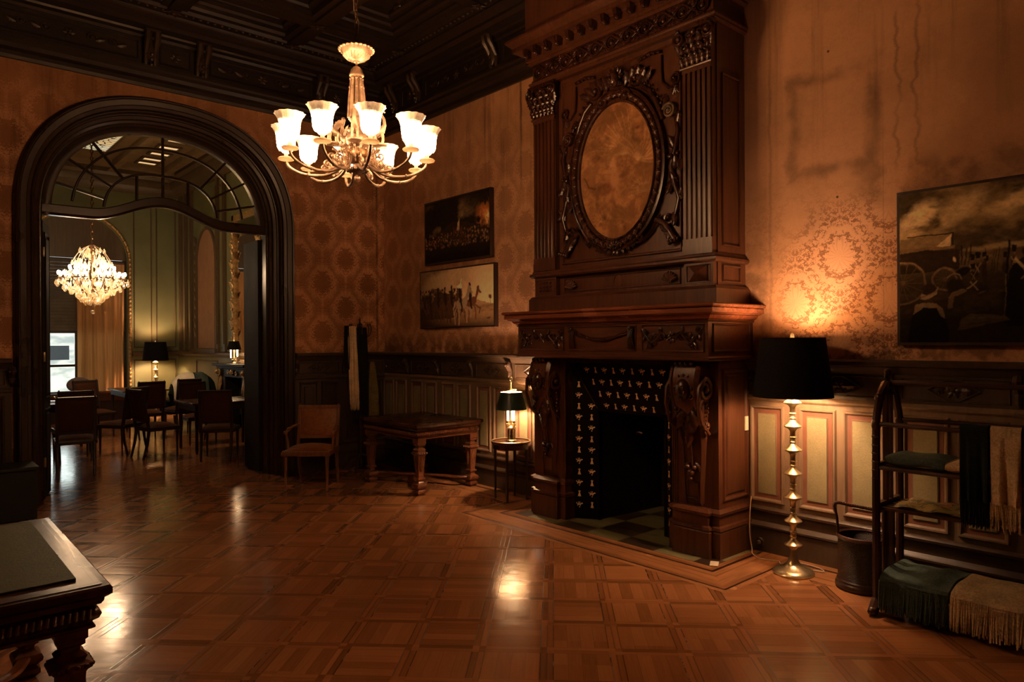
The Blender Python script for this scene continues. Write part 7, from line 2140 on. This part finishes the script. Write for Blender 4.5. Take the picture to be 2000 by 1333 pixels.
# chairs
proto = side_chair('dining_chair', 'upholstered dining chair with its back to the archway, in the middle of the opening', (2.60, 11.74, 0), math.radians(214))
spots = [
 (3.50, 10.20, 150, 'dining chair seen from behind at the near side of the right-hand far table'),
 (2.90, 11.02, 100, 'dining chair in the far room turned sideways at the left end of the right-hand table'),
 (3.78, 11.98, 2, 'dining chair at the far side of the right-hand table, below the white throw'),
 (1.76, 10.30, 172, 'dark dining chair at the left edge of the archway opening'),
 (2.68, 13.95, 20, 'tilted dining chair under the amber curtain beyond the left-hand far table'),
 (3.30, 13.20, 183, 'dining chair at the left near corner of the long back table'),
 (4.70, 11.15, 268, 'dining chair at the right end of the right-hand table in the far room'),
 (4.0, 13.62, 190, 'dining chair in front of the long back table, below the sofa'),
 (1.94, 11.55, 178, 'dining chair at the near side of the left-hand far table, mostly in shadow'),
]
proto['group'] = 'dining chairs in the far room'
for (x, y, r, l) in spots:
    dup(proto, (x, y, 0), math.radians(r), l, 'dining chairs in the far room')
def plain_table(label, x, y, W, D, rz=0.0, mat=None):
    t = thing('dining_table', label, 'table', (x, y, 0), rz, 'tables in the far room')
    b = MB(); b.box(-W/2, W/2, -D/2, D/2, 0.725, 0.75); b.build('table_top', mat or M['table_top'], t, bevel=0.005)
    b = MB(); b.box(-W/2+0.05, W/2-0.05, -D/2+0.05, D/2-0.05, 0.63, 0.724); b.build('apron', M['black_wood'], t)
    for sx in (-1, 1):
        for sy in (-1, 1):
            b = MB(); b.lathe([(0.018, 0), (0.024, 0.05), (0.02, 0.3), (0.034, 0.63)], sx*(W/2-0.08), sy*(D/2-0.08), 10); b.build('leg', M['black_wood'], t)
plain_table('dining table at the right of the archway opening in the far room', 3.85, 11.15, 1.12, 0.92)
plain_table('dining table at the left of the archway opening in the far room', 1.92, 12.50, 0.86, 0.85)
plain_table('long table standing before the distant lamp in the far room', 3.60, 14.95, 0.80, 1.25)
b = MB(); b.grid(lambda u, v: (-0.15+0.3*u, -0.1+0.2*v, 0.012+0.01*math.sin(5*u+4*v)), 8, 8); tag(b.build('paper_sheet', M['lilac'], loc=(1.72, 12.35, 0.751)), 'pale crumpled paper lying on the table at the far left', 'paper')
# cushion on window seat
b = MB(); b.ball((0, 0, 0.15), (0.23, 0.09, 0.16), 16, 10); o = b.build('cushion', M['lilac'], loc=(2.95, 16.9, 0.62), rz=0.1); tag(o, 'grey lilac cushion propped below the amber curtain', 'cushion')
t = thing('window_bench', 'long low window bench under the far window, cushion on it', 'bench', (3.0, 16.95, 0))
b = MB(); b.box(-0.9, 0.8, -0.25, 0.25, 0.40, 0.60); b.build('seat', M['velvet'], t, bevel=0.03)
b = MB(); b.box(-0.88, 0.78, -0.22, 0.22, 0.0, 0.40); b.build('base', M['black_wood'], t)
# sofa with throws
t = thing('sofa', 'rounded dark sofa back with throws over it beyond the dining tables', 'sofa', (4.50, 14.60, 0), 0)
b = MB()
def fn(u, v):
    a = 2*PI*v; x = -0.42+0.84*u; e = (1-abs(2*u-1)**3)**0.35
    return (x, 0.16*math.cos(a)*0.9, 0.62+0.40*math.copysign(abs(math.sin(a))**0.7, math.sin(a))*max(0.05, e))
b.grid(fn, 24, 24); b.build('backrest', M['wool_dark'], t, angle=80)
b = MB(); b.box(-0.42, 0.42, 0.14, 0.75, 0.22, 0.48); b.build('seat', M['wool_dark'], t, bevel=0.03)
b = MB()
for x in (-0.36, 0.36):
    for y in (-0.08, 0.68): b.lathe([(0.02, 0), (0.03, 0.23)], x, y, 8)
b.build('feet', M['black_wood'], t)
def over(label, mat, x0, x1):
    b = MB()
    def fn(u, v):
        a = -0.35+(PI+0.7)*v; x = x0+(x1-x0)*u; e = (1-abs(2*(x+0.42)/0.84-1)**3)**0.35 if 0 < (x+0.42)/0.84 < 1 else 0.3
        return (x, -0.175*math.cos(a), 0.62+0.425*math.sin(a)*max(0.4, e)+0.012*math.sin(u*8+v*6))
    b.grid(fn, 14, 24)
    o = b.build('throw', mat, loc=(4.50, 14.60, 0), angle=80); tag(o, label, 'throw')
over('white throw thrown over the left end of the far sofa', plain('white_wool', (0.85, 0.76, 0.60), 0.9), -0.40, 0.0)
over('teal throw lying over the middle of the far sofa', M['wool_teal'], 0.01, 0.26)

# mantelpiece, mirror and lamp on the right wall of the far room
t = thing('marble_mantelpiece', 'ornate dark marble mantelpiece with gilt mounts on the far room right wall', 'mantelpiece', (XW, 13.2, 0), RIGHT)
b = MB(); b.box(-0.80, 0.80, -0.42, 0, 1.19, 1.235); b.box(-0.74, 0.74, -0.36, 0, 1.15, 1.19); b.build('shelf', M['marble'], t, bevel=0.01)
b = MB(); b.box(-0.68, 0.68, -0.30, 0, 0.98, 1.15); b.box(-0.68, -0.42, -0.30, 0, 0, 0.98); b.box(0.42, 0.68, -0.30, 0, 0, 0.98); b.build('surround', M['marble'], t, bevel=0.008)
b = MB(); b.box(-0.42, 0.42, -0.03, 0, 0, 0.98); b.build('firebox', M['soot'], t)
b = MB()
for s in (-1, 1):
    b.spiral(s*0.62, 1.06, -0.33, 0.07, 1.5, s, 0.022, PI/2, tail=[(s*0.56, 0.3), (s*0.62, 0.6), (s*0.68, 0.85)]); b.leaf(s*0.60, 1.0, -0.31, 0.3, 0.14, -PI/2, 0.3); b.ball((s*0.66, -0.36, 1.08), 0.05, 10, 7)
    b.spiral(s*0.2, 1.07, -0.31, 0.05, 1.4, -s, 0.015)
b.shell(0, 1.08, -0.31, 0.09, 7)
M0 = b.M; b.M = Matrix.Translation((-0.68, 0, 0)) @ Matrix.Rotation(-PI/2, 4, 'Z')
for (xx, zz) in ((0.08, 1.07), (0.2, 1.09), (0.28, 1.04)): b.ball((xx, -0.02, zz), 0.035, 8, 6)
b.M = M0
b.build('gilt_mounts', M['gilt'], t, angle=60)
t = thing('wall_mirror', 'tall mirror in a carved gilt frame above the far mantelpiece', 'mirror', (XW, 13.2, 0), RIGHT)
b = MB(); b.box(-0.60, 0.60, -0.02, 0, 1.30, 4.0); b.build('mirror_glass', M['mirror'], t)
b = MB(); 
for (a0, a1, c0, c1) in ((-0.70, -0.60, 1.24, 4.1), (0.60, 0.70, 1.24, 4.1), (-0.70, 0.70, 1.24, 1.30), (-0.70, 0.70, 4.0, 4.1)): b.box(a0, a1, -0.06, 0, c0, c1)
for s in (-1, 1):
    for k in range(14):
        b.leaf(s*0.65, 1.35+k*0.19, -0.06, 0.16, 0.11, PI/2+(0.5 if k % 2 else -0.5), 0.5); b.ball((s*0.65, -0.08, 1.33+k*0.19), 0.03, 8, 5)
        if k % 3 == 0: b.spiral(s*0.66, 1.40+k*0.19, -0.06, 0.05, 1.4, s, 0.013)
b.build('frame', M['gilt'], t, angle=60)
t = thing('table_lamp', 'small brass lamp with black shade on the far mantelpiece beside the mirror', 'table lamp', (4.86, 13.36, 1.236))
b = MB(); b.lathe([(0.05, 0), (0.052, 0.01), (0.02, 0.03), (0.01, 0.06), (0.01, 0.4), (0.006, 0.55), (0.02, 0.57), (0, 0.60)], seg=16)
for s in (-1, 1): b.tube([(0, 0, 0.08), (s*0.05, 0, 0.07), (s*0.06, 0, 0.12)], 0.006, 6)
b.build('stand', M['brass'], t)
b = MB(); b.m = 0; b.lathe([(0.128, 0.26), (0.13, 0.26), (0.09, 0.42), (0.088, 0.42)], seg=32, cap=False); b.m = 1; b.lathe([(0.088, 0.4199), (0.086, 0.42), (0.126, 0.261), (0.128, 0.2601)], seg=32, cap=False); b.build('lamp_shade', [M['shade_black'], M['shade_in']], t, angle=30)
b = MB()
for s in (-1, 1): b.lathe([(0.012, 0.11), (0.012, 0.24), (0.016, 0.26), (0.014, 0.29), (0, 0.31)], s*0.06, 0, 10)
b.build('candle_tubes', M['bulb_small'], t)
plight('bulb_light', (0, 0, 0.34), P_FAR_MANTEL, LAMP_COL, 0.03, t)
b = MB()
for k in range(9): b.leaf(0, 0.02, 0, 0.13, 0.05, PI*(k+0.5)/9, 0.3)
tag(b.build('shell_ornament', M['gilt'], loc=(4.88, 13.18, 1.236), rz=RIGHT, angle=60), 'small fan-shaped gilt ornament on the far mantelpiece', 'ornament')
# daylight from the far window
d = bpy.data.lights.new('window_daylight', 'AREA'); d.shape = 'RECTANGLE'; d.size = 0.9; d.size_y = 1.3; d.energy = P_WINDOW*3; d.color = (0.7, 0.85, 1.0)
o = bpy.data.objects.new('window_daylight', d); C.objects.link(o); o.location = (2.55, YFAR+0.3, 1.3); o.rotation_euler = (PI/2, 0, PI)
